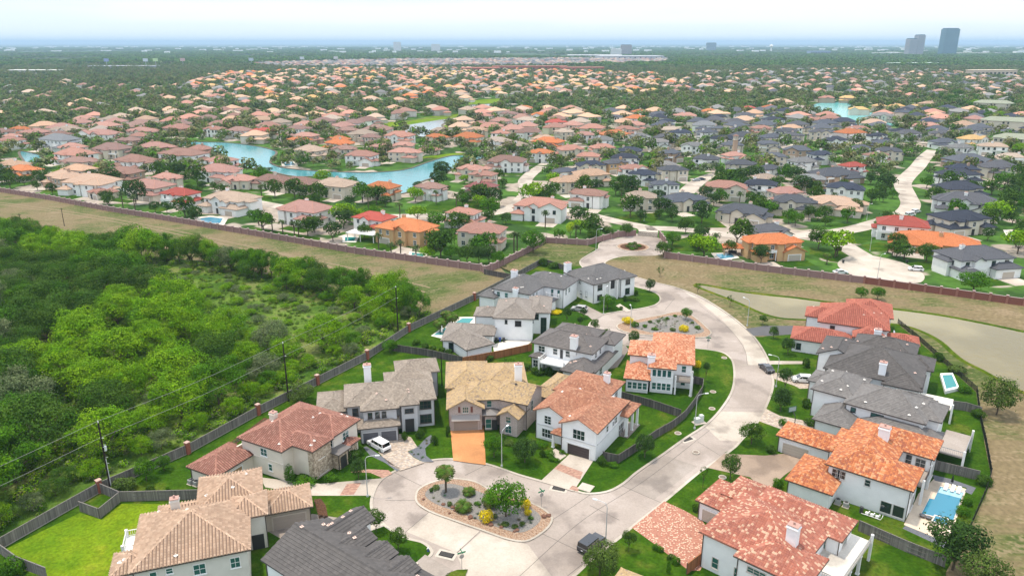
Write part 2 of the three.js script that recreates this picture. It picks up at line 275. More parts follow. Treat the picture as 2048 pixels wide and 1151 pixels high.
{ // bank: a lip of green growth dropping to the water
  const pos = [], n = pond.length, q = (a, b, c, d) => pos.push(...a, ...b, ...c, ...a, ...c, ...d);
  for (let i = 0; i < n; i++) { const j = (i + 1) % n, P0 = k => [pond[k][0], -0.02, pond[k][1]], P1 = k => [bankTop[k][0], 0.24, bankTop[k][1]], P2 = k => [bankCrest[k][0], 0.11, bankCrest[k][1]]; q(P0(i), P0(j), P1(j), P1(i)); q(P1(i), P1(j), P2(j), P2(i)); }
  struct('pond_bank', tris(pos), mat([1.7, 1.15, 1.2], 1, { map: lawnTex }), 'green grassy lip along the pond edge');
}
struct('pond_water', sheet(bankTop, 0.03), pondWater, 'murky olive water of the retention pond');
struct('kerb', ribbon(kerbB, 0.5, 0.135, false, 0.14), kerbMat, 'pale concrete kerb along the right side of the street');
struct('lawn', sheet([[6.9,-89.2],[9.5,-92.4],[12,-95.6],[17.9,-101.8],[26.4,-111],[34.4,-119.9],[36.6,-122],[43.5,-129],[45.5,-131.5],[51.5,-139.8],[55.2,-146.1],[60.3,-156.7],[62.2,-162.7],[64.1,-171.6],[65.1,-180.6],[65.2,-186.2],[78.8,-191.3],[99,-199.9],[108.2,-196.7],[106.3,-170.1],[104.7,-153.4],[97.2,-139.1],[87.4,-119.4],[73.4,-102.4],[65.1,-93.5],[55.5,-81.5]], 0.115), lawn, 'mown lawns of the estate lots right of the street');
struct('lawn', sheet([[-79.3,-97.7],[-72.5,-107.8],[-67.9,-105.9],[-66.9,-110.4],[-59.3,-110.4],[-55.8,-100.6],[-56.8,-91.3],[-68.8,-91.7],[-74,-93.7]], 0.13), lawnWarm, 'bright yellowish back lawn at the lower left');
struct('mown_strip', sheet([[-420, -430], ...wallLine, ...[[-4.2,-252.8]], ...fenceLine.slice(5, 9).reverse(), ...[[-46.1,-199.9],[-100.3,-237.6],[-142,-265.1],[-185.5,-279.2],[-236.5,-290.7]]], 0.02), stripGrass, 'dry mown strip of land between the brick wall and the wood');
for (const p of [[[-259.9,-368.3],[-202.8,-341.7],[-147.2,-310.2],[-96.5,-277.7],[-52.7,-249.2],[-26.4,-229.6]], [[-256.6,-363.4],[-199.9,-336.4],[-144.9,-304.9],[-94.7,-272],[-51.7,-243.9],[-27.5,-225]], [[-96.5,-277.7],[-55.6,-246.2],[-35.4,-224.5],[-26.1,-211.8]]]) struct('wheel_track', ribbon(curve(p, 6), 0.8, 0.03), mat([0.235, 0.18, 0.115], 1, { map: grainTone }), 'worn pale wheel track on the mown strip');
const woodArea = [...fenceLine.slice(0, 8), ...[[-20.2,-198.5],[-33.9,-215.8],[-59.5,-228.1],[-77.5,-240.7],[-111.8,-259.9],[-143.6,-269.9],[-171.1,-275.9],[-206.6,-295.5],[-265.1,-319]], [-330, -260], [-170, -90]];
struct('wood_floor', sheet(woodArea, 0.04), wildGround, 'rough green ground of the wild wood');
struct('dirt_track', ribbon(fenceLine.slice(0, 9), 1.3, 0.06, false, 0, 2.6), mat([0.27, 0.22, 0.15], 1, { map: grainTone }), 'narrow dirt track along the outside of the wooden fence');
// the field behind the last houses
struct('lawn', sheet([[-4.2,-252.8],[6,-271.3],[13.3,-285.2],[29.3,-281.4],[32.2,-277.7],[28.2,-269.9],[24.7,-261.7],[24.5,-254.1],[16.8,-251.6],[10.9,-256.6],[2.7,-242.1]], 0.13), dryGrass, 'patchy dry grass between the wall and the gate circle');

// ---------------------------------------------------------------- paving, beds, joints
function pave(name, pts, m, label, y = 0.14) { return struct(name, sheet(pts, y), m, label); }
pave('driveway', [[-11.1,-124.4],[-12.8,-138.3],[-5.8,-138.3],[-4.9,-122.8],[-7.9,-123.5]], stainedDrive, 'orange stained concrete driveway of the tan brick house');
pave('driveway', [[-25.8,-129.6],[-22.6,-134.5],[-20.2,-133.1],[-18.4,-129.2],[-20.1,-127.7],[-18.8,-125.5],[-16.5,-123.5],[-20.6,-120.8],[-22.8,-122.8],[-25.7,-127.3]], paverTan, 'tan paver driveway with the white car');
pave('driveway', [[5.1,-117.3],[11,-126.6],[15.4,-124.4],[10.8,-114.1]], concretePale, 'pale concrete driveway of the white garage house');
pave('driveway_band', [[7.8,-121.5],[8.9,-123.2],[13,-120.3],[12.3,-117.8]], paverRed, 'worn red brick band across a driveway', 0.146);
pave('walkway', [[7.2,-127.2],[8.4,-128.8],[10.4,-126.1],[8.9,-124.3]], concretePale, 'short concrete walk to a front door');
pave('driveway', [[-45.7,-118.6],[-38,-117],[-34.3,-116.5],[-23.4,-118.3],[-24.5,-112.8],[-35.1,-112.8],[-38.1,-113.8],[-43.8,-115.4]], concretePale, 'pale concrete driveway beside the stone fronted house');
pave('driveway_band', [[-29.5,-116.5],[-27,-116.8],[-27.6,-113.1],[-30,-112.9]], paverRed, 'brown brick band across a driveway', 0.146);
pave('walkway', [[-29.7,-120.3],[-26.7,-121.3],[-22.8,-121],[-21.9,-119.8],[-23.4,-118.3],[-26,-120.1]], paverRed, 'brick walk to the stone fronted house');
pave('driveway', [[-25.7,-107],[-23.7,-108.4],[-20.6,-104.3],[-23.6,-102.4]], concretePale, 'pale concrete apron between two lawns');
pave('gravel_bed', [[-29,-129.2],[-28.4,-129.6],[-20.7,-121.5],[-21.2,-120.6],[-23.8,-123.5],[-27.1,-126.1]], gravelDark, 'dark gravel strip beside the white car');
pave('gravel_bed', [[-20.1,-127.3],[-18.2,-129.8],[-17.3,-132.5],[-16.3,-134.1],[-15.5,-132.1],[-16.9,-128.8],[-16.4,-126.1],[-14.7,-123.9],[-16.8,-123.9],[-18.8,-125.7]], gravelDark, 'dark gravel bed with small plants between driveway and lawn');
pave('driveway', [[36.3,-121.8],[40.7,-126.8],[48.3,-126.1],[54.5,-127.3],[54.6,-123.7],[49.8,-119.4],[44.4,-113.8],[43.2,-118.6],[39.5,-120.3]], mat([0.72, 0.60, 0.53], 0.9, { map: concTex }), 'brown concrete driveway of the orange roofed house by the pool');
pave('driveway', [[19.5,-103.7],[26.2,-111.1],[29.1,-108.4],[31.4,-105.7],[32.2,-100.6],[28.1,-93.3],[26.4,-93.3],[22.5,-99.4]], paverSalmon, 'large salmon paver driveway with pale flecks');
pave('driveway', [[51.5,-139.8],[54.7,-145.4],[56.6,-142.2],[63.7,-138.7],[59.1,-134.5],[54.7,-136.6]], paverTan, 'tan paver driveway with the basketball hoop');
pave('driveway', [[61.3,-160.8],[62.3,-164.2],[66,-162.7],[73.7,-161.3],[71.5,-155.7],[65.6,-155.2],[65,-156.7]], paverTan, 'tan paver driveway with the white crossover');
pave('walkway', [[63.7,-171],[72.5,-170.7],[71.9,-169.1],[63.2,-168.8]], concretePale, 'thin concrete walk to the dark roofed house');
pave('driveway', [[64.4,-192.8],[70.4,-195.1],[78.8,-195.1],[78,-189.1],[70,-187.6],[64.9,-187.6]], asphalt, 'grey asphalt driveway of the red roofed house');
pave('driveway', [[17.2,-209.1],[21.9,-212.7],[26.7,-204.4],[23.1,-199],[21.9,-203.1]], concreteGrey, 'grey driveway with the silver car');
pave('walkway', [[31.1,-211.8],[32.6,-213.6],[35,-207.4],[33.6,-206.1]], concretePale, 'thin walk to the grey roofed white house');
pave('driveway', [[24.3,-176.3],[29.5,-181.3],[30,-178],[25.6,-167.1],[23,-165.6]], concreteGrey, 'grey driveway beside a white wall');
pave('walkway', [[-5.1,-181.3],[2.2,-187.6],[5.4,-183.7],[2.1,-178],[-4.3,-174.1]], concreteWhite, 'white concrete yard of the pool house');
pave('pool_deck', [[-21.8,-187.6],[-15.7,-202.3],[-9.2,-202.3],[-9,-196.7],[-16.3,-191.3],[-18.4,-185.5]], concreteWhite, 'white deck around the teal pool');
struct('pool_water', sheet([[-19.7,-191.3],[-16.3,-196.7],[-14.2,-201.1],[-10.9,-201.1],[-12.1,-196.7],[-17.3,-188.3],[-21.3,-188]], 0.17), poolTeal, 'teal pool behind the white house');
pave('walkway', [[-14.4,-95.4],[-13.4,-97],[-8.9,-93.5],[-9.8,-91.3],[-12.9,-92.2]], concreteGrey, 'paver walk beside the storm drain');
pave('lawn', [[-10.4,-91.3],[-9.6,-92.7],[-8.2,-93.5],[-6.6,-93.6],[-7.2,-90.8]], lawn, 'small strip of lawn at the corner below the street sign', 0.14);
pave('bed', [[-34.2,-111.6],[-33.1,-112],[-31.7,-109.8],[-30.5,-106.4],[-28.5,-104.5],[-28.9,-103.7],[-31.6,-105.2]], mulch, 'mulch bed with red flowers');
pave('driveway', [[-40,-103.2],[-33.4,-107.5],[-26.8,-105.9],[-25.7,-107],[-23.6,-102.2],[-33,-98.2]], concreteGrey, 'grey court in front of the tan tiled garage');
const lawnsB = [
  ['lawn right of the salmon driveway, in front of the speckled roof', [[26.3,-111],[34.4,-120.1],[36.3,-121.6],[39.5,-120.1],[43.1,-118.4],[43.2,-115.9],[39.3,-111.6],[33.7,-103.2],[31.1,-105.9]]],
  ['lawn in front of the orange roofed house', [[40.9,-127.2],[43.4,-129],[45.4,-131.3],[50.7,-137.6],[56,-137.2],[52.2,-129.2],[49.5,-125.5],[44.4,-122.8],[41.7,-123.2]]],
  ['lawn at the bottom with the young tree', [[5.4,-88.2],[9.5,-92.4],[12,-95.6],[17.9,-101.8],[22.6,-99.1],[26.3,-93.3],[28,-93],[25.4,-88.2],[15.9,-86.2]]],
  ['lawn of the dark grey roofed house with dark trees', [[55,-146.1],[59.6,-156],[67.5,-154.1],[61.2,-140.4],[56.8,-142.6]]],
  ['lawn between walk and driveway by the street lamp', [[63.1,-168.5],[72.4,-168.8],[70.7,-162.7],[62.5,-164.2]]],
  ['lawn by the asphalt driveway', [[65.1,-186.9],[69.9,-186.9],[77.7,-188.3],[76.5,-178],[72.6,-171],[64.1,-171.6],[65,-180.6]]],
  ['side lawn of the orange roofed house along the fence', [[54.3,-110.1],[62.5,-104.3],[68.3,-100],[65.1,-97],[55.4,-104.8],[53.3,-108.7]]],
  ['back lawn around the pool patio', [[78.3,-121.5],[85.2,-116.2],[82.7,-113.1],[74.1,-103.2],[68,-99.4],[67.1,-100.6],[78.1,-111.6]]],
  ['back lawn at the bottom right', [[56.7,-100.4],[64.8,-93.5],[62,-87.2],[48.4,-85.2]]],
  ['back lawn beside the white terrace', [[91.9,-144.9],[96.2,-143.1],[96.4,-137.2],[88,-121.1],[79.7,-123.7],[87.2,-136.2]]],
  ['small back lawn with hedges', [[103.5,-173.1],[104.7,-164.2],[103.6,-152.1],[100.1,-146.1],[94.5,-149.6],[96.6,-160]]]];
for (const [l, p] of lawnsB) pave('lawn', p, lawn, l, 0.13);
// far bank lawns
// pool patio of the orange roofed house
pave('patio', [[76.2,-118],[80.3,-114.8],[71.4,-103.2],[68.6,-100],[64.1,-104.5],[71.1,-113.4]], mat([1.3, 1.17, 1.04], 0.8, { map: concTex }), 'travertine patio around the rectangular pool');
pave('bed', [[64.3,-104.3],[68.5,-99.9],[67.4,-98.6],[63.4,-103.5]], gravelDark, 'dark bed along the patio edge', 0.146);
pave('bed', [[76.8,-119.4],[79.2,-118.1],[82.2,-115.2],[80.2,-113.1],[79.5,-114],[80.6,-115.2],[76.1,-117.5]], gravelDark, 'dark bed behind the pool', 0.146);
{
  const g = thing('swimming_pool', 'blue rectangular swimming pool with tanning ledge beside the orange roofed house', 'pool');
  const rim = [[76.1,-115.7],[79.3,-113.7],[72.7,-105.3],[68.3,-107.3],[72.1,-111.9],[72.8,-111.6]], c = rim.reduce((s, p) => [s[0] + p[0] / rim.length, s[1] + p[1] / rim.length], [0, 0]);
  const inner = rim.map(p => [c[0] + (p[0] - c[0]) * 0.955, c[1] + (p[1] - c[1]) * 0.955]);
  part('coping', slab(rim, 0.05, 0.24, [inner]), mat([0.66, 0.6, 0.54], 0.7), g);
  part('water', sheet(rim.map(p => [c[0] + (p[0] - c[0]) * 0.97, c[1] + (p[1] - c[1]) * 0.97]), 0.17), poolWater, g);
  part('tanning_ledge', sheet([[76,-115.2],[78.9,-113.5],[77.6,-111.9],[74.6,-113.7]], 0.19), new THREE.MeshPhysicalMaterial({ color: lin(0.3, 0.5, 0.58), roughness: 0.08 }), g);
  const s = thing('spa_pool', 'small square spa at the near end of the blue pool', 'spa');
  const so = [[70.2,-106.7],[72.1,-105.6],[70.9,-103.7],[68.7,-104.9]], sc = so.reduce((a, p) => [a[0] + p[0] / 4, a[1] + p[1] / 4], [0, 0]), si = so.map(p => [sc[0] + (p[0] - sc[0]) * 0.82, sc[1] + (p[1] - sc[1]) * 0.82]);
  part('rim', slab(so, 0.1, 0.55, [si]), mat([0.68, 0.62, 0.56], 0.7), s); part('water', sheet(so.map(p => [sc[0] + (p[0] - sc[0]) * 0.86, sc[1] + (p[1] - sc[1]) * 0.86]), 0.45), poolWater, s);
}
{
  const g = thing('swimming_pool', 'small raised teal pool with white walls behind the dark grey roofed house', 'pool');
  const rim = [[101.1,-161.9],[104.2,-162.2],[101.2,-154.1],[97.1,-152.4]], c = rim.reduce((s, p) => [s[0] + p[0] / 4, s[1] + p[1] / 4], [0, 0]), inner = rim.map(p => [c[0] + (p[0] - c[0]) * 0.78, c[1] + (p[1] - c[1]) * 0.78]);
  part('pool_wall', slab(rim, 0.1, 0.9, [inner]), mat([0.75, 0.74, 0.72], 0.8), g); part('water', sheet(rim.map(p => [c[0] + (p[0] - c[0]) * 0.84, c[1] + (p[1] - c[1]) * 0.84]), 0.75), poolTeal, g);
}
// slabs poured later and sealed joints of the street
const slabs = [[[[-14,-108.1],[-5.2,-102.9],[-8.7,-97.6],[-17.1,-102.9]], concretePale, 'pale square of street beside the planted island'], [[[-5,-102.7],[2.5,-99.6],[6.3,-91.3],[0.4,-84.2],[-6.1,-90.2],[-8.6,-97.2]], concretePale, 'cream street slab at the bottom'], [[[-11.7,-97.4],[-11.2,-98.6],[-8.4,-97.4],[-9,-95.3],[-10.6,-96.3]], concreteGrey, 'storm drain apron'],
  [[[19.7,-115.9],[24.7,-111.9],[34.6,-122.5],[29.3,-126.4]], concreteGrey, 'darker worn slab of the straight street'], [[[39.7,-137.8],[44.5,-144.4],[53.8,-144],[50.6,-139.1],[45.1,-131.7],[41.3,-132.1]], concretePale, 'pale worn slab on the bend'], [[[54.3,-168.5],[63.1,-168.5],[63.8,-172.2],[64.9,-190.6],[63.1,-202.7],[60.4,-213.1],[54.4,-227],[57.8,-211.8],[60,-197.8],[60.5,-181.3],[58,-169.1]], concretePale, 'pale outer lane of the bend']];
for (const [p, m, l] of slabs) pave('street_slab', p, m, l, 0.005);
const sealant = mat([0.07, 0.065, 0.06], 0.9);
for (const p of [[[-14,-108.1],[-17.2,-102.7]], [[-5.2,-102.9],[-9.1,-96.7]], [[4.9,-102.3],[10.9,-97.6]], [[19.4,-116.2],[25.8,-110.7]], [[36.7,-131.7],[39.8,-126.4]], [[6.6,-105.9],[10.7,-110.1],[15.6,-115.4]], [[-8.6,-119.4],[-4.6,-123.2]], [[-21.5,-120.3],[-15.4,-115.4]], [[-21.9,-111.6],[-16.6,-111.6]], [[0.4,-91.3],[11.7,-105.9],[24,-117.8],[40.3,-136.2]], [[6.3,-90.2],[13.7,-98.2]], [[57.6,-168.5],[59.8,-178],[60.1,-192],[56.5,-212.7]], [[54,-168.5],[63.7,-168.5]], [[45,-146.1],[55.2,-146.1]], [[21.8,-195.9],[29.2,-193.9]], [[45.1,-208.2],[50.3,-219.2]], [[17.8,-105.9],[13.3,-110.1]]])
  struct('street_joint', ribbon(p.length > 2 ? curve(p, 5) : p, 0.07, 0.012), sealant, 'dark sealed joint across the concrete street');

// planted islands of the street
function island(name, label, outline, inner, fill) {
  const o = curve(outline, 4, true), g = thing(name, label, 'traffic island');
  const dir = area(o) > 0 ? -1 : 1;
  part('kerb_ring', ribbon(o, 0.35, 0.2, true, 0.2), kerbMat, g);
  part('rock_border', slab(o, -0.02, 0.16), riverRock, g);
  part('gravel_centre', sheet(inner ? curve(inner, 4, true) : grow(o, -1.3 * dir), 0.175), fill, g);
  return g;
}
island('planted_island', 'bean shaped planted island with rock border in the cul-de-sac', [[-16.7,-113.1],[-16.4,-114.8],[-14.5,-116.8],[-11.2,-118.1],[-6.6,-117.1],[-3.4,-114],[0.5,-112],[3.5,-110.4],[5.6,-108.4],[6.6,-106.4],[6.2,-104.5],[4.6,-102.2],[2.2,-100.3],[-0.2,-100.6],[-5,-103.2],[-9.2,-105.5],[-14.1,-108.4],[-16.3,-110.8]], [[-15.2,-113.1],[-14,-115.7],[-11.1,-116.5],[-7.4,-114.9],[-2.9,-112.2],[3.1,-109.2],[4.8,-106.4],[3.6,-103.9],[1.3,-102.4],[-3.6,-104.5],[-8.7,-107.8],[-13.2,-110.4]], gravelGrey);
island('planted_island', 'triangular planted island with yellow shrubs in the upper loop', [[29.5,-195.9],[31.8,-197.8],[36.8,-200.7],[42.8,-203.6],[48.5,-206.5],[51.1,-205.2],[52.6,-201.1],[53.8,-194.3],[54.1,-189.8],[52.2,-186.9],[46.9,-186.2],[39.8,-187.6],[32.3,-189.4],[29.3,-192.8]], [[33.1,-195.1],[39.2,-199.4],[47.1,-203.6],[50.4,-202.3],[52,-196.7],[52.3,-190.6],[46.7,-188.3],[37.5,-190.2]], gravelGrey);
{ const c = [46.7,-279.9]; const ring = []; for (let i = 0; i < 20; i++) ring.push([c[0] + 6.2 * Math.cos(i * Math.PI / 10), c[1] + 6.2 * Math.sin(i * Math.PI / 10)]); island('planted_island', 'round planted island in the gate circle', ring, null, mulch); }

// ---------------------------------------------------------------- houses
const TILE = {
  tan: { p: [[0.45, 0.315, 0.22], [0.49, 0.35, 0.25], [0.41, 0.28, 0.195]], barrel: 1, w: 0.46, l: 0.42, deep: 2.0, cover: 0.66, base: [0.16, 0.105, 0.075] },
  charcoal: { p: [[0.118, 0.107, 0.102], [0.132, 0.12, 0.114], [0.106, 0.096, 0.092]], barrel: 0, w: 0.44, l: 0.5 },
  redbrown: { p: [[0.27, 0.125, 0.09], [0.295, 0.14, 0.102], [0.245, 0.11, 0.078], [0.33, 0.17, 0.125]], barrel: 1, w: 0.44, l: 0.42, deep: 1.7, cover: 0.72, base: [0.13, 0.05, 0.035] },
  greytan: { p: [[0.36, 0.30, 0.24], [0.33, 0.27, 0.215], [0.40, 0.335, 0.27], [0.30, 0.245, 0.195]], barrel: 0, w: 0.36, l: 0.34 },
  honey: { p: [[0.41, 0.285, 0.145], [0.45, 0.32, 0.17], [0.385, 0.265, 0.135], [0.43, 0.30, 0.155], [0.40, 0.28, 0.145], [0.28, 0.205, 0.14]], barrel: 0, w: 0.34, l: 0.34 },
  rust: { p: [[0.315, 0.14, 0.08], [0.345, 0.16, 0.092], [0.29, 0.125, 0.072], [0.39, 0.205, 0.125], [0.26, 0.11, 0.066]], barrel: 1, w: 0.34, l: 0.4 },
  coral: { p: [[0.43, 0.155, 0.075], [0.48, 0.195, 0.10], [0.38, 0.13, 0.062], [0.58, 0.33, 0.20], [0.52, 0.25, 0.14]], barrel: 1, w: 0.35, l: 0.4 },
  flame: { p: [[0.43, 0.145, 0.05], [0.48, 0.18, 0.066], [0.375, 0.112, 0.042], [0.51, 0.255, 0.125], [0.31, 0.10, 0.05]], barrel: 1, w: 0.36, l: 0.42 },
  speckled: { p: [[0.37, 0.135, 0.085], [0.345, 0.118, 0.075], [0.32, 0.108, 0.07], [0.38, 0.155, 0.105], [0.52, 0.335, 0.23], [0.30, 0.105, 0.072]], barrel: 1, w: 0.36, l: 0.4 },
  slate: { p: [[0.15, 0.134, 0.127], [0.167, 0.15, 0.142], [0.137, 0.122, 0.116]], barrel: 0, w: 0.44, l: 0.42 },
  dove: { p: [[0.215, 0.20, 0.19], [0.235, 0.22, 0.21], [0.195, 0.182, 0.173]], barrel: 0, w: 0.44, l: 0.42 },
  ash: { p: [[0.265, 0.228, 0.195], [0.295, 0.255, 0.22], [0.235, 0.203, 0.175]], barrel: 0, w: 0.38, l: 0.36 },
  steel: { p: [[0.15, 0.146, 0.147], [0.166, 0.161, 0.161], [0.138, 0.134, 0.135]], barrel: 0, w: 0.44, l: 0.38 },
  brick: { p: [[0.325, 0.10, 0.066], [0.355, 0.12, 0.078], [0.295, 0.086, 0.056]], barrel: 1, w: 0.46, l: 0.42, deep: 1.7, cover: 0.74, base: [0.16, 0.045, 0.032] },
};
const toned = { tan: 1.05, redbrown: 1.12, brick: 1.08, charcoal: 0.62, greytan: 0.68, honey: 0.86, slate: 0.72, dove: 0.66, steel: 0.70, ash: 0.78, flame: 0.95, coral: 0.95, speckled: 0.95 }; for (const k in toned) TILE[k].p = TILE[k].p.map(c => c.map(v => v * toned[k]));
const tileMat = new THREE.MeshStandardMaterial({ vertexColors: true, roughness: 0.75 });
function wing(u0, u1, v0, v1, h, o = {}) { // eave rectangle (metres in the house's frame), eave height
  const w = { u0, u1, v0, v1, h, pitch: 0.46, over: 0.55, base: 0, ends: 'hh', ...o };
  const du = u1 - u0, dv = v1 - v0; w.axis = o.axis || (du >= dv ? 'u' : 'v');
  const r = (w.r || 0) * Math.PI / 180, pu = w.pu || 0, pv = w.pv || 0, c = Math.cos(r), s = Math.sin(r);
  w.to = (u, v) => w.r ? [pu + u * c - v * s, pv + u * s + v * c] : [u, v];
  w.from = (u, v) => { if (!w.r) return [u, v]; const a = u - pu, b = v - pv; return [a * c + b * s, -a * s + b * c]; };
  const along = w.axis === 'u', L0 = along ? u0 : v0, L1 = along ? u1 : v1, S0 = along ? v0 : u0, S1 = along ? v1 : u1, half = (S1 - S0) / 2, mid = (S0 + S1) / 2;
  const h0 = w.ends[0] === 'h', h1 = w.ends[1] === 'h'; let r0 = L0 + (h0 ? half : 0), r1 = L1 - (h1 ? half : 0);
  if (r0 > r1) { const m = h0 && h1 ? (L0 + L1) / 2 : h0 ? r1 : r0; r0 = r1 = m; }
  const H = h + half * w.pitch;
  const pt = (l, s2, y) => { const q = along ? w.to(l, s2) : w.to(s2, l); return V3(q[0], y, -q[1]); };
  w.planes = [[pt(L0, S0, h), pt(L1, S0, h), pt(r1, mid, H), pt(r0, mid, H)], [pt(L1, S1, h), pt(L0, S1, h), pt(r0, mid, H), pt(r1, mid, H)]];
  if (h0) w.planes.push([pt(L0, S1, h), pt(L0, S0, h), pt(r0, mid, H)]);
  if (h1) w.planes.push([pt(L1, S0, h), pt(L1, S1, h), pt(r1, mid, H)]);
  w.ridges = [[pt(r0, mid, H), pt(r1, mid, H)]];
  if (h0) w.ridges.push([pt(L0, S0, h), pt(r0, mid, H)], [pt(L0, S1, h), pt(r0, mid, H)]);
  if (h1) w.ridges.push([pt(L1, S0, h), pt(r1, mid, H)], [pt(L1, S1, h), pt(r1, mid, H)]);
  w.gables = []; if (!h0) w.gables.push([L0, 1]); if (!h1) w.gables.push([L1, -1]);
  w.top = (U, Vv) => { const [u, v] = w.from(U, Vv); if (u < u0 || u > u1 || v < v0 || v > v1) return -1; const l = along ? u : v, s2 = along ? v : u; let d = Math.min(s2 - S0, S1 - s2); if (h0) d = Math.min(d, (l - L0) * half / Math.max(0.01, r0 - L0)); if (h1) d = Math.min(d, (L1 - l) * half / Math.max(0.01, L1 - r1)); return h + d * w.pitch; };
  w.geo = { pt, L0, L1, S0, S1, mid, H, half };
  return w;
}
function roofSolid(ws, thick = 0.22) { // every slope a slab with its own edges
  const pos = [], T = (a, b, c) => pos.push(a.x, a.y, a.z, b.x, b.y, b.z, c.x, c.y, c.z);
  for (const w of ws) for (const p of w.planes) {
    const q = p.map(v => V3(v.x, v.y - thick, v.z));
    T(p[0], p[1], p[2]); T(q[0], q[2], q[1]); if (p[3]) { T(p[0], p[2], p[3]); T(q[0], q[3], q[2]); }
    for (let i = 0; i < p.length; i++) { const j = (i + 1) % p.length; T(q[i], q[j], p[j]); T(q[i], p[j], p[i]); }
  }
  return tris(pos);
}
function wallSolid(ws, y0 = -0.1) {
  const list = []; ws.forEach((w, i) => {
    if (w.open) return; const o = w.over + 0.004 * i, { pt, L0, L1, S0, S1, mid } = w.geo;
    const q = [pt(L0 + o, S0 + o, 0), pt(L1 - o, S0 + o, 0), pt(L1 - o, S1 - o, 0), pt(L0 + o, S1 - o, 0)], pos = [], yb = w.base + y0, yt = w.h + o * w.pitch - 0.2, T = (...v) => v.forEach(p => pos.push(...p)), A = (p, y) => [p.x, y, p.z];
    for (let k = 0; k < 4; k++) { const a = q[k], b = q[(k + 1) % 4]; T(A(a, yb), A(b, yb), A(b, yt), A(a, yb), A(b, yt), A(a, yt)); }
    T(A(q[0], yt), A(q[1], yt), A(q[2], yt), A(q[0], yt), A(q[2], yt), A(q[3], yt));
    for (const [L, d] of w.gables) { // gable wall rising to the slopes
      const l = L + d * o, a = pt(l, S0 + o, yt), b = pt(l, S1 - o, yt), c = pt(l, mid, w.geo.H - 0.2);
      T([a.x, a.y, a.z], [b.x, b.y, b.z], [c.x, c.y, c.z]);
    }
    list.push(tris(pos));
  });
  return merge(list);
}
function layTiles(ws, spec) {
  const pos = [], col = [], { p: pal, barrel, w: tw, l: tl } = spec;
  const put = (a, b, c, k) => { pos.push(a.x, a.y, a.z, b.x, b.y, b.z, c.x, c.y, c.z); for (let i = 0; i < 3; i++) col.push(...k); };
  ws.forEach(w => { if (w.flatroof) return; for (const P of w.planes) {
    const a = P[0], e = P[1].clone().sub(a), len = e.length(); if (len < 0.3) continue; e.normalize();
    const t = P[2].clone().sub(a), up = t.clone().addScaledVector(e, -t.dot(e)), H = up.length(); if (H < 0.2) continue; up.normalize();
    let n = e.clone().cross(up); if (n.y < 0) n.negate();
    const poly = P.map(q => { const d = q.clone().sub(a); return [d.dot(e), d.dot(up)]; });
    for (let r = 0; r * tl < H; r++) for (let i = 0; i * tw < len; i++) {
      const x = (i + 0.5 + (barrel ? 0 : (r % 2) * 0.5)) * tw, y = (r + 0.5) * tl;
      if (!inPoly(x, y, poly)) continue;
      const c = a.clone().addScaledVector(e, x).addScaledVector(up, y);
      let hid = false; for (const o of ws) if (o !== w && o.top(c.x, -c.z) > c.y + 0.05) { hid = true; break; }
      if (hid) continue;
      const k0 = pal[Math.floor(rnd() * pal.length)], f = (0.9 + 0.2 * rnd()) * (0.86 + 0.28 * fbm(c.x * 0.35 + 50, c.z * 0.35 + 90 + r * 0.02, 512, 3, 17)), k = [k0[0] * f, k0[1] * f, k0[2] * f];
      const pt = (dx, dy, dn) => c.clone().addScaledVector(e, dx).addScaledVector(up, dy).addScaledVector(n, dn);
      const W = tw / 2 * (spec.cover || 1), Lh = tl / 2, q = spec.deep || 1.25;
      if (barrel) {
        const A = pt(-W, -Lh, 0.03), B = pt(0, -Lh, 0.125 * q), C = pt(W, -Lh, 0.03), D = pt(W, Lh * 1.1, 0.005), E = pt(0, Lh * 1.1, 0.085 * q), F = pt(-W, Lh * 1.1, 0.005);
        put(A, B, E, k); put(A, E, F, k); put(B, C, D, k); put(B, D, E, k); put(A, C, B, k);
      } else {
        const A = pt(-W, -Lh, 0.06), B = pt(W - 0.012, -Lh, 0.06), C = pt(W - 0.012, Lh * 1.1, 0.012), D = pt(-W, Lh * 1.1, 0.012), a2 = pt(-W, -Lh, 0), b2 = pt(W - 0.012, -Lh, 0);
        put(A, B, C, k); put(A, C, D, k); put(a2, b2, B, k); put(a2, B, A, k);
      }
    }
  } });
  return pos.length ? tris(pos, col) : null;
}
function ridgeCaps(ws, pal) {
  const pos = [], col = [];
  for (const w of ws) if (!w.flatroof) for (const [a, b] of w.ridges) {
    const d = b.clone().sub(a), len = d.length(); if (len < 0.3) continue; d.normalize(); const s = V3(-d.z, 0, d.x).normalize(), up = V3(0, 1, 0);
    for (let t = 0; t < len; t += 0.42) {
      const m = a.clone().addScaledVector(d, Math.min(t + 0.2, len)); let hid = false; for (const o of ws) if (o !== w && o.top(m.x, -m.z) > m.y + 0.08) { hid = true; break; } if (hid) continue;
      const k0 = pick(pal), f = 1.0 + 0.35 * rnd(), k = [k0[0] * f, k0[1] * f, k0[2] * f];
      const c0 = a.clone().addScaledVector(d, t), c1 = a.clone().addScaledVector(d, Math.min(t + 0.44, len)), q = (c, x, y) => c.clone().addScaledVector(s, x).addScaledVector(up, y);
      const A = q(c0, -0.16, 0.02), B = q(c0, 0, 0.2), C = q(c0, 0.16, 0.02), D = q(c1, 0.15, 0.0), E = q(c1, 0, 0.16), F = q(c1, -0.15, 0.0);
      for (const [x, y, z] of [[A, B, E], [A, E, F], [B, C, D], [B, D, E], [A, C, B]]) { pos.push(x.x, x.y, x.z, y.x, y.y, y.z, z.x, z.y, z.z); for (let i = 0; i < 3; i++) col.push(...k); }
    }
  }
  return pos.length ? tris(pos, col) : null;
}
const winCache = {};
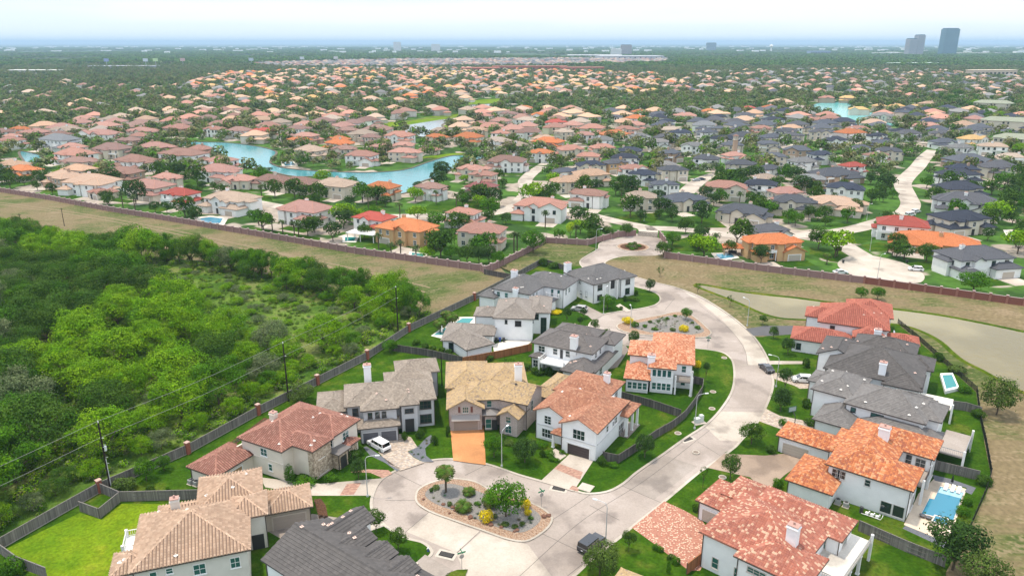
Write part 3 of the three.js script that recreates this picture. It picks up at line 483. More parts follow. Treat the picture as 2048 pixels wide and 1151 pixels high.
function windowGeo(w, h, nx, ny) { // frame with glazing bars, and the panes behind them
  const key = [w, h, nx, ny].join(); if (winCache[key]) return winCache[key];
  const f = 0.09, d = 0.1, L = [box(w + 2 * f, f, d, 0, -h / 2 - f / 2, 0), box(w + 2 * f, f, d, 0, h / 2 + f / 2, 0), box(f, h, d, -w / 2 - f / 2, 0, 0), box(f, h, d, w / 2 + f / 2, 0, 0)];
  for (let i = 1; i < nx; i++) L.push(box(0.06, h, d * 0.7, -w / 2 + w * i / nx, 0, -0.01));
  for (let i = 1; i < ny; i++) L.push(box(w, 0.06, d * 0.6, 0, -h / 2 + h * i / ny, -0.012));
  L.push(box(w + 0.34, 0.09, 0.2, 0, -h / 2 - f - 0.045, 0.03));
  return winCache[key] = [merge(L), box(w, h, 0.03, 0, 0, -0.03)];
}
function facePos(w, side, t) { // point on a wall and the turn of that wall
  const o = w.over, a = { f: [w.u0 + o, w.v0 + o, w.u1 - o, w.v0 + o, 0], r: [w.u1 - o, w.v0 + o, w.u1 - o, w.v1 - o, 90], b: [w.u1 - o, w.v1 - o, w.u0 + o, w.v1 - o, 180], l: [w.u0 + o, w.v1 - o, w.u0 + o, w.v0 + o, 270] }[side];
  const [u, v] = w.to(a[0] + (a[2] - a[0]) * t, a[1] + (a[3] - a[1]) * t); return [u, -v, (a[4] + (w.r || 0)) * Math.PI / 180];
}
function addWindow(g, w, [side, t, sill, ww, wh, style = 'w', nx, ny], frame, pane) {
  const [x, z, a] = facePos(w, side, t);
  if (style === 'w') {
    const [fg, pg] = windowGeo(ww, wh, nx ?? Math.max(1, Math.round(ww / 0.75)), ny ?? 2), f = part('window', fg, frame, g); f.position.set(x + 0.05 * Math.sin(a), sill + wh / 2, z + 0.05 * Math.cos(a)); f.rotation.y = a; part('pane', pg, pane, f);
  } else if (style === 'g') {
    const d = part('garage_door', garageGeo(ww, wh), g.userData.garageMat || bronze, g); d.position.set(x + 0.04 * Math.sin(a), sill, z + 0.04 * Math.cos(a)); d.rotation.y = a;
    const s = part('garage_surround', merge([box(0.25, wh + 0.25, 0.16, -ww / 2 - 0.125, (wh + 0.25) / 2, 0), box(0.25, wh + 0.25, 0.16, ww / 2 + 0.125, (wh + 0.25) / 2, 0), box(ww, 0.25, 0.16, 0, wh + 0.125, 0)]), g.userData.trimMat || whiteTrim, d); s.position.z = 0.02;
  } else {
    const d = part('door', merge([box(ww, wh, 0.08, 0, wh / 2, 0), box(ww * 0.3, wh * 0.8, 0.1, -ww * 0.22, wh / 2, 0), box(ww * 0.3, wh * 0.8, 0.1, ww * 0.22, wh / 2, 0)]), darkTrim, g); d.position.set(x + 0.05 * Math.sin(a), sill, z + 0.05 * Math.cos(a)); d.rotation.y = a;
  }
}
const gCache = {};
function garageGeo(w, h) { const k = w + ',' + h; if (gCache[k]) return gCache[k]; const L = []; for (let r = 0; r < 4; r++) L.push(box(w, h / 4 - 0.03, 0.08, 0, h / 4 * (r + 0.5), 0)); L.push(box(w, h, 0.03, 0, h / 2, -0.01)); return gCache[k] = merge(L); }
function addChimney(g, u, v, top, m, s = 1.2, y0 = 5) {
  const c = part('chimney', merge([box(s, top - y0, s * 0.8, 0, (top + y0) / 2, 0), box(s + 0.24, 0.16, s * 0.8 + 0.24, 0, top - 0.35, 0)]), m, g); c.position.set(u, 0, -v);
  const k = part('chimney_cap', merge([box(s + 0.12, 0.1, s * 0.8 + 0.12, 0, top + 0.05, 0), cyl(0.17, 0.14, 0.4, 0, top + 0.1, 0, 8)]), mat([0.4, 0.24, 0.2], 0.8), c); return c;
}
function addDeck(g, [u0, u1, v0, v1, h, sides = 'frbl', posts = true, floor = whiteTrim, rail = whiteTrim]) {
  const d = part('balcony', box(u1 - u0, 0.25, v1 - v0, (u0 + u1) / 2, h - 0.125, -(v0 + v1) / 2), floor, g), E = { f: [u0, v0, u1, v0], r: [u1, v0, u1, v1], b: [u1, v1, u0, v1], l: [u0, v1, u0, v0] };
  for (const s of sides) {
    const [a, b, c, e] = E[s], len = Math.hypot(c - a, e - b), L = [], an = Math.atan2(e - b, c - a), mx = (a + c) / 2, mv = (b + e) / 2;
    L.push(box(len, 0.09, 0.09, 0, 1.05, 0), box(len, 0.06, 0.06, 0, 0.15, 0)); for (let i = 0.15; i < len; i += 0.3) L.push(box(0.035, 0.9, 0.035, -len / 2 + i, 0.6, 0));
    const r = part('railing', merge(L), rail, d); r.position.set(mx, h, -mv); r.rotation.y = an;
  }
  const seen = new Set(); for (const s of sides) for (const [x, v] of [[E[s][0], E[s][1]], [E[s][2], E[s][3]]]) { const k = x + ',' + v; if (seen.has(k)) continue; seen.add(k); part('post', box(0.38, posts ? h + 1.25 : 1.25, 0.38, x, posts ? (h + 1.25) / 2 : h + 0.62, -v), whiteTrim, d); }
}
function nearHouse({ name, label, o, yaw, tile, walls, wings, wins = [], chimneys = [], decks = [], trim = whiteTrim, frame = whiteTrim, pane = glass, garage, fascia, extra, vents = 0, ventMat }) {
  const g = thing(name, label, 'house', o[0], o[1], yaw); g.position.y = 0.12; g.userData.garageMat = garage; g.userData.trimMat = trim;
  const ws = wings, spec = TILE[tile];
  const solidWs = ws.filter(w => !w.wallMat); part('wall', wallSolid(solidWs), walls, g);
  for (const w of ws) if (w.wallMat) part('wall', wallSolid([w]), w.wallMat, g);
  const av = spec.p.reduce((s, c) => [s[0] + c[0] / spec.p.length, s[1] + c[1] / spec.p.length, s[2] + c[2] / spec.p.length], [0, 0, 0]);
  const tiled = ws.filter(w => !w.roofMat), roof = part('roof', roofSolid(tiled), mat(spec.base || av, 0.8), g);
  for (const w of ws) if (w.roofMat) part('roof', roofSolid([w]), w.roofMat, g);
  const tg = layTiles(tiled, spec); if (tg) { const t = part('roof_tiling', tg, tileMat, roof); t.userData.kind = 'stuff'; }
  const rc = ridgeCaps(tiled, spec.p); if (rc) { const t = part('ridge_capping', rc, tileMat, roof); t.userData.kind = 'stuff'; }
  // gutters along the eaves
  const gl = []; for (const w of ws) { const { pt, L0, L1, S0, S1 } = w.geo, q = [pt(L0, S0, w.h - 0.1), pt(L1, S0, w.h - 0.1), pt(L1, S1, w.h - 0.1), pt(L0, S1, w.h - 0.1)]; for (let i = 0; i < 4; i++) { if ((i === 3 && w.ends[0] === 'g') || (i === 1 && w.ends[1] === 'g')) continue; const a = q[i], b = q[(i + 1) % 4], l = a.distanceTo(b), m = a.clone().add(b).multiplyScalar(0.5); const hidden = ws.some(x => x !== w && x.top(m.x, -m.z) > m.y + 0.3); if (!hidden) gl.push(box(l + 0.1, 0.16, 0.14, 0, 0, 0).rotateY(Math.atan2(-(b.z - a.z), b.x - a.x)).translate(m.x, m.y, m.z)); } }
  part('gutter', merge(gl), fascia || bronze, g);
  for (const w of ws) { if (w.open) continue; const { pt, L0, L1, S0, S1 } = w.geo, e = w.over - 0.06; for (const [l, s2] of [[L0 + e, S0 + e], [L1 - e, S0 + e]]) { const p = pt(l, s2, 0); if (ws.some(x => x !== w && x.top(p.x, -p.z) > 1)) continue; const dp = part('downpipe', box(0.12, w.h - 0.1, 0.12, 0, (w.h - 0.1) / 2, 0), fascia || bronze, g); dp.position.set(p.x, 0, p.z); } }
  for (const [wi, ...spec2] of wins) addWindow(g, ws[wi], spec2, frame, pane);
  for (const c of chimneys) addChimney(g, c[0], c[1], c[2], c[3] || walls, c[4]);
  for (const d of decks) addDeck(g, d);
  for (let i = 0; i < vents; i++) { // small plumbing vents standing on the roof
    for (let k = 0; k < 40; k++) { const w = tiled[Math.floor(rnd() * Math.min(3, tiled.length))], u = rr(w.u0 + 1, w.u1 - 1), v = rr(w.v0 + 1, w.v1 - 1), [U, Vv] = w.to(u, v), y = w.top(U, Vv); if (ws.some(x => x !== w && x.top(U, Vv) > y)) continue; const m = part('roof_vent', ventGeo, ventMat || ventPale, g); m.position.set(U, y, -Vv); m.rotation.y = rr(0, 3); break; }
  }
  delete g.userData.garageMat; delete g.userData.trimMat;
  if (extra) extra(g, ws); return g;
}
const ventGeo = merge([box(0.5, 0.05, 0.5, 0, 0.13, 0), cyl(0.07, 0.06, 0.3, 0, 0.1, 0, 8)]), ventPale = mat([0.62, 0.45, 0.38], 0.8), ventWhite = mat([0.7, 0.67, 0.63], 0.8);
const creamStucco = stucco([0.74, 0.67, 0.57]), whiteStucco = stucco([0.83, 0.83, 0.82]), greyStucco = stucco([0.52, 0.52, 0.53]), peach = stucco([0.60, 0.38, 0.20]), bright = stucco([0.86, 0.86, 0.86]);
const taupe = mat([0.30, 0.255, 0.22], 0.7), charcoalDoor = mat([0.10, 0.10, 0.115], 0.6), brownDoor = mat([0.055, 0.04, 0.038], 0.6), beigeDoor = mat([0.46, 0.40, 0.33], 0.7);
const metalRoof = mat([0.16, 0.15, 0.145], 0.5, { metalness: 0.3 });
function columnsOf(g, list, h, m = whiteTrim) { for (const [u, v] of list) { const c = part('column', merge([box(0.42, h, 0.42, 0, h / 2, 0), box(0.56, 0.2, 0.56, 0, 0.1, 0), box(0.56, 0.2, 0.56, 0, h - 0.1, 0)]), m, g); c.position.set(u, 0, -v); } }
seed(101);
nearHouse({ name: 'tile_roofed_house', label: 'large house with cream and tan barrel tile roof beside the bright back lawn', o: [-52.3, -84.9], yaw: 19, tile: 'tan', walls: stucco([0.66, 0.62, 0.56]), garage: taupe, trim: mat([0.40, 0.35, 0.30], 0.8), pane: glassTeal, vents: 9, ventMat: ventWhite,
  wings: [wing(0, 15.9, 0, 14.2, 6.2, { axis: 'v' }), wing(-2.6, 3, 0.8, 6.2, 5.6), wing(8, 17.9, 12, 22.3, 6.2, { axis: 'v' }), wing(12, 18.5, 8, 15, 6.2, { axis: 'u' }), wing(17.4, 25.3, 12, 19.1, 3.5, { wallMat: stucco([0.40, 0.35, 0.29]) }), wing(2.2, 10, 13, 17, 5.4)],
  wins: [[0, 'f', 0.16, 3.9, 0.8, 1.4], [0, 'f', 0.30, 4.6, 0.8, 0.8], [0, 'f', 0.56, 3.5, 1.5, 1.6], [0, 'f', 0.88, 3.4, 1.2, 1.6], [0, 'f', 0.3, 0.8, 1.6, 1.6], [0, 'f', 0.6, 0.8, 1.6, 1.6], [4, 'f', 0.52, 0, 5, 2.4, 'g'], [3, 'f', 0.75, 0, 1.8, 2.6, 'd'], [0, 'l', 0.4, 3.6, 1.6, 1.6]],
  chimneys: [[5.3, 12.1, 9.3]], decks: [[-2.2, 0.6, 9.6, 13.6, 3.2, 'flb']] });
nearHouse({ name: 'tile_roofed_house', label: 'house with charcoal ribbed tile roof and stepped gables at the bottom edge', o: [-35.3, -88.1], yaw: -37, tile: 'charcoal', walls: bright, vents: 9, 
  wings: [wing(0, 24, 0, 12.2, 6, { axis: 'u', ends: 'gg', pitch: 0.42 }), wing(1.4, 6.2, 8, 16, 6.3, { axis: 'v', ends: 'gg', pitch: 0.55 }), wing(6.0, 10.6, 5.6, 12.4, 7.0, { axis: 'v', ends: 'gg', pitch: 0.42 }), wing(10.9, 15.4, 5.6, 11.9, 7.0, { axis: 'v', ends: 'gg', pitch: 0.42 }), wing(15.7, 20.2, 5.6, 11.4, 7.0, { axis: 'v', ends: 'gg', pitch: 0.42 }), wing(9, 19, -4, 3, 5.4, { axis: 'v', ends: 'gg', pitch: 0.4 })],
  wins: [[0, 'l', 0.4, 3.8, 1.2, 1.4], [0, 'l', 0.7, 1, 1.2, 1.4], [2, 'r', 0.5, 4, 1.2, 1.2]] });
nearHouse({ name: 'tile_roofed_house', label: 'cream house with red-brown barrel tile roof and stone clad front by the street lamp', o: [-50.4, -121.9], yaw: -28, tile: 'redbrown', walls: creamStucco, pane: glassTeal, vents: 8, ventMat: ventWhite, garage: mat([0.30, 0.2, 0.1], 0.7),
  wings: [wing(0, 11, 0, 16.3, 6.2, { axis: 'v' }), wing(7, 15.8, 2.6, 8.2, 6.2, { wallMat: creamStucco }), wing(6, 15.5, 8.4, 16.2, 6.2), wing(-4.1, 3.3, -8.2, 1.5, 3.4, { axis: 'v' }), wing(13.4, 17.4, 7.4, 11, 3.5, { roofMat: metalRoof, wallMat: stoneClad, pitch: 0.12 }), wing(12, 16.8, 10.8, 14.4, 3.3, { wallMat: stoneClad })],
  wins: [[0, 'f', 0.55, 3.9, 1.5, 1.4], [0, 'f', 0.68, 1.2, 0.8, 1.3], [1, 'r', 0.45, 3.7, 1.5, 1.7], [1, 'r', 0.5, 0.5, 2.4, 2.2], [2, 'r', 0.5, 3.8, 1.6, 1.5], [2, 'f', 0.9, 3.8, 1.2, 1.4], [4, 'r', 0.5, 0, 1.6, 2.4, 'd'], [3, 'r', 0.5, 0, 2.6, 2.3, 'g']],
  chimneys: [[3.0, 6.4, 9.2]],
  extra: (g, ws) => { const w = ws[1]; part('stone_front', merge([box(0.16, 6, 4.7, w.u1 - w.over + 0.06, 3, -(w.v0 + w.v1) / 2), box(1.2, 6, 0.14, w.u1 - w.over - 0.5, 3, -(w.v0 + w.over) + 0.06)]), stoneClad, g); part('ledge', box(10.3, 0.18, 0.12, 5.5, 3.3, -0.5), creamStucco, g); part('parapet_wall', merge([box(0.3, 1.0, 11, -0.6, 3.6, -5), box(4, 1, 0.3, 1.4, 3.6, -1.8)]), creamStucco, g); } });
nearHouse({ name: 'tile_roofed_house', label: 'light grey house with weathered grey-tan tile roof and two dark garage doors', o: [-33.4, -134.3], yaw: 12, tile: 'greytan', walls: greyStucco, frame: bronze, garage: charcoalDoor, trim: greyStucco, vents: 4,
  wings: [wing(0, 18.4, -0.4, 10, 6.2), wing(3.1, 10.7, -2.9, 5, 6.2, { axis: 'v' }), wing(10.6, 14.8, -2.1, 4, 6.2, { axis: 'v', pitch: 0.7 }), wing(8.4, 18.6, 7.6, 14.4, 6.2), wing(11, 20.6, 12.8, 20.2, 6.2), wing(-5.6, 1.2, 1, 10.8, 4.6), wing(2.4, 10.7, -4.9, -0.6, 3.4, { pitch: 0.3 })],
  wins: [[6, 'f', 0.26, 0, 2.9, 2.2, 'g'], [6, 'f', 0.75, 0, 2.9, 2.2, 'g'], [1, 'f', 0.2, 4.3, 0.7, 1.1], [1, 'f', 0.42, 4.3, 0.7, 1.1], [1, 'f', 0.62, 4.3, 0.7, 1.1], [0, 'f', 0.09, 3.9, 1, 1.5], [0, 'f', 0.09, 1, 1, 1.5], [2, 'f', 0.5, 4.3, 1.6, 0.8], [2, 'f', 0.5, 0, 1.8, 2.9, 'd'], [0, 'f', 0.9, 4, 2.2, 1.6], [0, 'f', 0.9, 0.8, 2.2, 1.8], [4, 'r', 0.5, 3.6, 1.2, 1.6], [3, 'r', 0.5, 3.6, 1, 1.6], [3, 'r', 0.5, 0.6, 1, 1.9]],
  chimneys: [[5.0, 10.6, 10.2, bright, 1.5]],
  extra: (g) => { part('band', box(3.3, 0.22, 0.12, 1.9, 3.2, -0.13), greyStucco, g); part('entry_pier', merge([box(0.5, 5.8, 0.6, 11.3, 2.9, 1.3), box(0.5, 5.8, 0.6, 14.1, 2.9, 1.3)]), greyStucco, g); } });
nearHouse({ name: 'tile_roofed_house', label: 'pale brick house with honey yellow tile roof behind the orange driveway', o: [-13.1, -134.0], yaw: 4, tile: 'honey', walls: brickPale, frame: mat([0.5, 0.46, 0.42], 0.8), pane: glassTeal, garage: taupe, trim: mat([0.45, 0.38, 0.35], 0.8), vents: 5, ventMat: darkTrim,
  wings: [wing(0, 7.7, 1.2, 12, 5.0, { axis: 'v', ends: 'gh', pitch: 0.55 }), wing(3, 13, 3, 12, 6.0, { axis: 'u', pitch: 0.5 }), wing(-9.5, 0.4, 1.6, 11, 6.0, { axis: 'u', ends: 'hg', r: -28, pu: 15.2, pv: -1.2, pitch: 0.5 }), wing(-0.3, 9, 9, 22.4, 6.0, { axis: 'v' }), wing(8, 17.2, 10, 21, 6.0, { axis: 'v' }), wing(-4.3, 0.6, -0.6, 5, 4.2, { axis: 'v', ends: 'gh', r: -28, pu: 14.0, pv: -1.8, pitch: 0.6 }), wing(7.2, 10.6, 0.9, 5, 3.6, { roofMat: metalRoof, pitch: 0.3 }), wing(0, 7, 0, 12.5, 3.4, { r: -35, pu: 17.8, pv: 10.5, ends: 'hh' })],
  wins: [[0, 'f', 0.5, 0, 4.9, 2.3, 'g'], [0, 'f', 0.5, 4.0, 1.1, 1.2, 'w', 3, 2], [1, 'f', 0.58, 4.2, 0.9, 1.3], [1, 'f', 0.9, 4.4, 0.8, 0.8], [5, 'f', 0.5, 2.9, 1, 1.2], [5, 'f', 0.5, 0.6, 1.3, 1.6], [6, 'f', 0.3, 0.5, 1.1, 2.0], [6, 'f', 0.82, 0, 1.2, 2.3, 'd'], [2, 'r', 0.35, 3.2, 0.9, 2.2]],
  chimneys: [[15.2, 10.5, 10.4, bright, 1.5]],
  extra: (g) => { const L = []; for (let i = 0; i < 16; i++) L.push(box(0.05, 0.06, 1.3, -2.6 + i * 0.35, 0.06, 0)); L.push(box(5.7, 0.06, 1.3, 0, 0, 0)); const a = part('awning', merge(L), mat([0.30, 0.27, 0.25], 0.5, { metalness: 0.3 }), g); a.position.set(3.85, 3.05, -1.2); a.rotation.x = 0.75; for (const x of [2.6, 5.1]) part('shutter', box(0.45, 1.3, 0.08, x, 4.65, -1.7), mat([0.16, 0.06, 0.045], 0.8), g); } });
nearHouse({ name: 'tile_roofed_house', label: 'white house with rust orange tile roof, arched window and brown garage door', o: [4.1, -132.9], yaw: -31, tile: 'rust', walls: whiteStucco, garage: brownDoor, vents: 4, ventMat: whiteTrim,
  wings: [wing(0, 7.2, 0, 9, 6.2, { axis: 'v', ends: 'gh' }), wing(6.8, 15, -2.1, 9, 6.2, { axis: 'v', ends: 'gh' }), wing(0, 15, 3, 13.4, 6.2), wing(-0.9, 10.7, 10, 21.2, 6.2, { axis: 'v' }), wing(13.2, 16.3, 9.6, 16.2, 4.6, { open: true, axis: 'v' }), wing(4.8, 7.6, -1.6, 1.4, 3.2, { axis: 'u', open: true })],
  wins: [[1, 'f', 0.5, 0, 4.6, 2.2, 'g'], [1, 'f', 0.5, 3.6, 2.4, 1.9, 'w', 3, 2], [0, 'f', 0.42, 3.7, 1.4, 1.7, 'w', 2, 3], [0, 'f', 0.42, 0.7, 2.4, 1.8, 'w', 4, 2], [0, 'r', 0.05, 0, 1.0, 2.4, 'd'], [1, 'r', 0.5, 3.8, 0.8, 1.3], [1, 'r', 0.9, 3.8, 1.2, 1.3], [2, 'r', 0.75, 0, 2.4, 2.4], [3, 'r', 0.7, 3.8, 1.2, 1.4], [2, 'r', 0.3, 3.8, 0.7, 0.9]],
  chimneys: [[8.2, 17, 9.4]],
  extra: (g) => { columnsOf(g, [[15.8, 10.1], [15.8, 13], [15.8, 15.7]], 4.5); columnsOf(g, [[5.2, -1.1]], 3.1); part('band', merge([box(7.2, 0.2, 0.12, 10.9, 3.2, 1.6), box(0.12, 0.2, 13.5, 14.5, 3.2, -5.8), box(6.2, 0.2, 0.12, 3.6, 3.2, -0.5)]), mat([0.6, 0.6, 0.6], 0.8), g); const p = part('patio_slab', box(3, 0.1, 6.5, 14.9, 0.05, -12.8), concreteGrey, g); } });
nearHouse({ name: 'tile_roofed_house', label: 'white house with slate grey tile roof and upper terrace behind the wooden cedar fence', o: [4.6, -167.9], yaw: -28, tile: 'slate', walls: whiteStucco, frame: whiteTrim, vents: 8,
  wings: [wing(0, 16, 0, 10.4, 6.2), wing(1.2, 13, 8.6, 15.6, 6.2), wing(10.3, 17.5, -5.7, 3.4, 3.4, { axis: 'v' }), wing(14.8, 18, -3, 11.8, 3.2, { axis: 'v', pitch: 0.35 }), wing(0.2, 4.1, -1.5, 3, 3.2), wing(13, 18, 9, 17, 5.6)],
  wins: [[0, 'f', 0.14, 4.1, 1.6, 1.4], [0, 'f', 0.38, 4.1, 1.1, 1.4], [0, 'f', 0.49, 3.4, 0.7, 2.2, 'd'], [0, 'f', 0.6, 4.1, 1.1, 1.4], [4, 'f', 0.5, 0.6, 2, 1.7], [0, 'r', 0.3, 4, 0.9, 1.3], [0, 'r', 0.6, 4, 0.9, 1.3], [3, 'r', 0.3, 0.8, 1.4, 1.5], [2, 'f', 0.4, 0.6, 1.2, 1.6]],
  chimneys: [[10.9, 0.8, 9.6, whiteStucco, 1.6]], decks: [[3.9, 10.4, -3.6, 0.6, 3.2, 'fl', true]] });
nearHouse({ name: 'tile_roofed_house', label: 'white house with coral orange tile roof, bay window and double balcony on the corner lot', o: [30.5, -153.2], yaw: -13, tile: 'coral', walls: whiteStucco, pane: glassTeal, vents: 0,
  wings: [wing(0, 10, 3.5, 21.4, 6.2, { axis: 'v' }), wing(-0.1, 6, 0, 9, 6.2, { axis: 'v' }), wing(-5.2, 3, 6.1, 15, 6.2), wing(-5.4, 0.6, -0.9, 9, 3.4, { axis: 'v' })],
  wins: [[1, 'f', 0.16, 4.0, 0.75, 1.6, 'w', 1, 1], [1, 'f', 0.38, 4.0, 0.75, 1.6, 'w', 1, 1], [1, 'f', 0.60, 4.0, 0.75, 1.6, 'w', 1, 1], [1, 'f', 0.82, 4.0, 0.75, 1.6, 'w', 1, 1], [1, 'f', 0.18, 0.8, 0.8, 1.6], [1, 'f', 0.40, 0.8, 0.8, 1.6], [1, 'f', 0.61, 0.8, 0.8, 1.6], [1, 'f', 0.82, 0.8, 0.8, 1.6], [3, 'f', 0.17, 0.9, 0.85, 1.5], [3, 'f', 0.40, 0.9, 0.85, 1.5], [3, 'f', 0.63, 0.9, 0.85, 1.5], [3, 'f', 0.86, 0.9, 0.85, 1.5], [0, 'f', 0.80, 4.0, 0.9, 1.5], [0, 'f', 0.80, 0.8, 0.9, 1.5], [3, 'l', 0.8, 0.9, 1, 1.5], [0, 'r', 0.5, 3.8, 1.2, 1.4]],
  chimneys: [[0.4, 2.2, 8.4, bright, 1.6]], decks: [[6, 9.6, 0.6, 4.2, 3.2, 'fr', true, concreteGrey, greyMetal]],
  extra: (g) => columnsOf(g, [[9.4, 0.3]], 5.9) });
nearHouse({ name: 'tile_roofed_house', label: 'white house with brown-grey tile roof and low pool house wing', o: [-5.1, -184.7], yaw: -5, tile: 'ash', walls: bright, frame: darkTrim, vents: 5,
  wings: [wing(0, 11, 0, 15, 6.2, { axis: 'v' }), wing(8.5, 15.1, 5, 18.1, 6.2, { axis: 'v' }), wing(-5.8, 1.5, 4.8, 11.8, 4.8), wing(-12.3, -3, -9.4, 3, 3.2, { axis: 'v', pitch: 0.4 }), wing(0, 8.2, 0, 9, 3.2, { r: 38, pu: -4.8, pv: -15.2, axis: 'v' }), wing(-5, 1, -5, 2, 3.2)],
  wins: [[0, 'f', 0.3, 4.6, 0.5, 0.9, 'w', 1, 2], [0, 'f', 0.62, 4.0, 1.5, 1.3], [1, 'f', 0.4, 4.2, 1.0, 1.4], [1, 'f', 0.75, 0, 1.4, 4.6], [0, 'r', 0.15, 4.4, 1, 1.3], [3, 'f', 0.3, 0.3, 1.8, 2.1], [3, 'f', 0.75, 0.3, 1.8, 2.1]], chimneys: [] });
nearHouse({ name: 'tile_roofed_house', label: 'long white house with dark grey roof behind the brown-grey roofed house', o: [5.2, -203.7], yaw: -28, tile: 'steel', walls: bright, vents: 6, ventMat: ventWhite, pane: glassTeal,
  wings: [wing(-12.6, 0, 0, 15, 6.2), wing(-8.4, 6.6, 9, 20.6, 6.2), wing(-16.6, -10.5, -2, 5, 4), wing(0, 5, 1.5, 8.5, 3.4, { roofMat: mat([0.045, 0.05, 0.06], 0.8), axis: 'v' })],
  wins: [[0, 'f', 0.12, 3.9, 1, 1.4], [0, 'f', 0.35, 3.9, 1, 1.4], [0, 'r', 0.2, 4, 0.7, 1.4], [0, 'r', 0.35, 4, 0.7, 1.4], [1, 'r', 0.2, 3.6, 0.8, 2], [1, 'r', 0.42, 3.8, 1.2, 1.4], [1, 'f', 0.75, 3.4, 0.8, 2.1], [1, 'f', 0.9, 3.4, 0.8, 2.1], [3, 'f', 0.3, 0.6, 1, 1.8], [3, 'f', 0.7, 0.6, 1, 1.8]],
  chimneys: [[-10.2, 9.6, 9.6, bright, 1.7], [-4.6, -0.2, 7.6, bright, 1.4]], decks: [[1, 5, 8.8, 12, 3.3, 'fr', false]] });
nearHouse({ name: 'tile_roofed_house', label: 'square white house with grey hip roof at the head of the loop', o: [24.6, -213.0], yaw: 33, tile: 'steel', walls: whiteStucco, frame: darkTrim, vents: 6, ventMat: ventWhite,
  wings: [wing(-0.2, 16.8, 0.8, 15, 6.2), wing(10.2, 16.9, -0.2, 8, 6.2, { axis: 'v' }), wing(-0.3, 5.6, 0, 8, 6.2, { axis: 'v' }), wing(-8, -1, 14, 24, 3.3)],
  wins: [[2, 'f', 0.5, 4, 1.6, 1.5], [2, 'f', 0.5, 0.8, 1.6, 1.6], [1, 'f', 0.5, 4, 1.6, 1.5], [1, 'f', 0.5, 0.8, 1.6, 1.8], [0, 'f', 0.5, 3.2, 1.5, 2.6, 'd'], [0, 'l', 0.8, 1.3, 0.7, 1.6], [0, 'l', 0.6, 1.5, 0.8, 0.8], [0, 'l', 0.2, 4.6, 1.4, 0.8], [0, 'l', 0.55, 4.8, 0.8, 0.5]],
  chimneys: [[1, 14.6, 9.4, bright, 1.9]], extra: (g) => columnsOf(g, [[6.3, 0.4], [9.4, 0.4]], 5.9) });
nearHouse({ name: 'tile_roofed_house', label: 'white house with flame orange mixed tile roof beside the rectangular blue pool', o: [53.8, -113.0], yaw: -38, tile: 'flame', walls: whiteStucco, frame: mat([0.6, 0.58, 0.55], 0.7), garage: beigeDoor, vents: 0,
  wings: [wing(0, 13.8, 0, 8.6, 6.2), wing(0, 9.6, 2, 20.6, 6.2, { axis: 'v' }), wing(4, 14.6, 12.8, 21.2, 6.2), wing(-11.6, 1, 9.6, 16.4, 3.5, { axis: 'u' }), wing(-5, 2.9, -4.7, 6, 3.5, { axis: 'v' }), wing(-2, 4, 8, 18, 4.6)],
  wins: [[0, 'f', 0.1, 4.1, 1.2, 1.4], [0, 'f', 0.17, 4.1, 1.2, 1.4], [0, 'f', 0.5, 4.3, 0.8, 1.1], [0, 'f', 0.76, 0.5, 1.6, 2.0, 'w', 1, 1], [0, 'f', 0.91, 0.5, 1.6, 2.0, 'w', 1, 1], [0, 'r', 0.3, 3.8, 1.1, 1.6], [0, 'r', 0.6, 0.2, 2.6, 2.4], [3, 'f', 0.28, 0, 4.8, 2.2, 'g'], [2, 'f', 0.64, 3.6, 0.9, 2.0], [2, 'f', 0.84, 3.9, 1.5, 1.5], [2, 'r', 0.5, 0.3, 3.4, 2.4], [2, 'r', 0.5, 3.8, 2, 1.5]],
  chimneys: [[6.2, 12.6, 10.0, bright, 1.7]], decks: [[8.8, 14.2, 7.4, 13.4, 3.5, 'r', true, concreteGrey, bronze]] });
nearHouse({ name: 'tile_roofed_house', label: 'white house with speckled red and cream tile roof at the bottom right', o: [27.7, -94.2], yaw: -42, tile: 'speckled', walls: whiteStucco, frame: mat([0.55, 0.5, 0.45], 0.7), pane: glassTeal, garage: beigeDoor,
  wings: [wing(0, 14.6, 0, 14, 6.2, { axis: 'v' }), wing(6.3, 16.6, -1.7, 6.5, 6.2), wing(2.6, 16.6, 11.6, 18.4, 6.2), wing(-6.2, 3, 10.5, 18.9, 3.6), wing(-3, 3, 13, 20, 5)],
  wins: [[0, 'f', 0.16, 0.9, 0.9, 1.7], [0, 'f', 0.42, 0.9, 0.9, 1.7], [1, 'f', 0.3, 4.4, 2.6, 0.8], [1, 'f', 0.3, 0.9, 2, 1.6], [3, 'f', 0.35, 0, 4.4, 2.2, 'g'], [1, 'r', 0.3, 3.8, 1.2, 1.5], [2, 'r', 0.5, 3.6, 1.4, 1.8], [2, 'f', 0.8, 3.6, 1.6, 1.6]],
  chimneys: [[11.8, 4.9, 10.4, bright, 1.5]], decks: [[14, 18.8, 5.6, 18.8, 3.4, 'fr', true, concreteWhite, greyMetal]],
  extra: (g) => { columnsOf(g, [[18.6, 10], [18.6, 14.5]], 3.2); } });
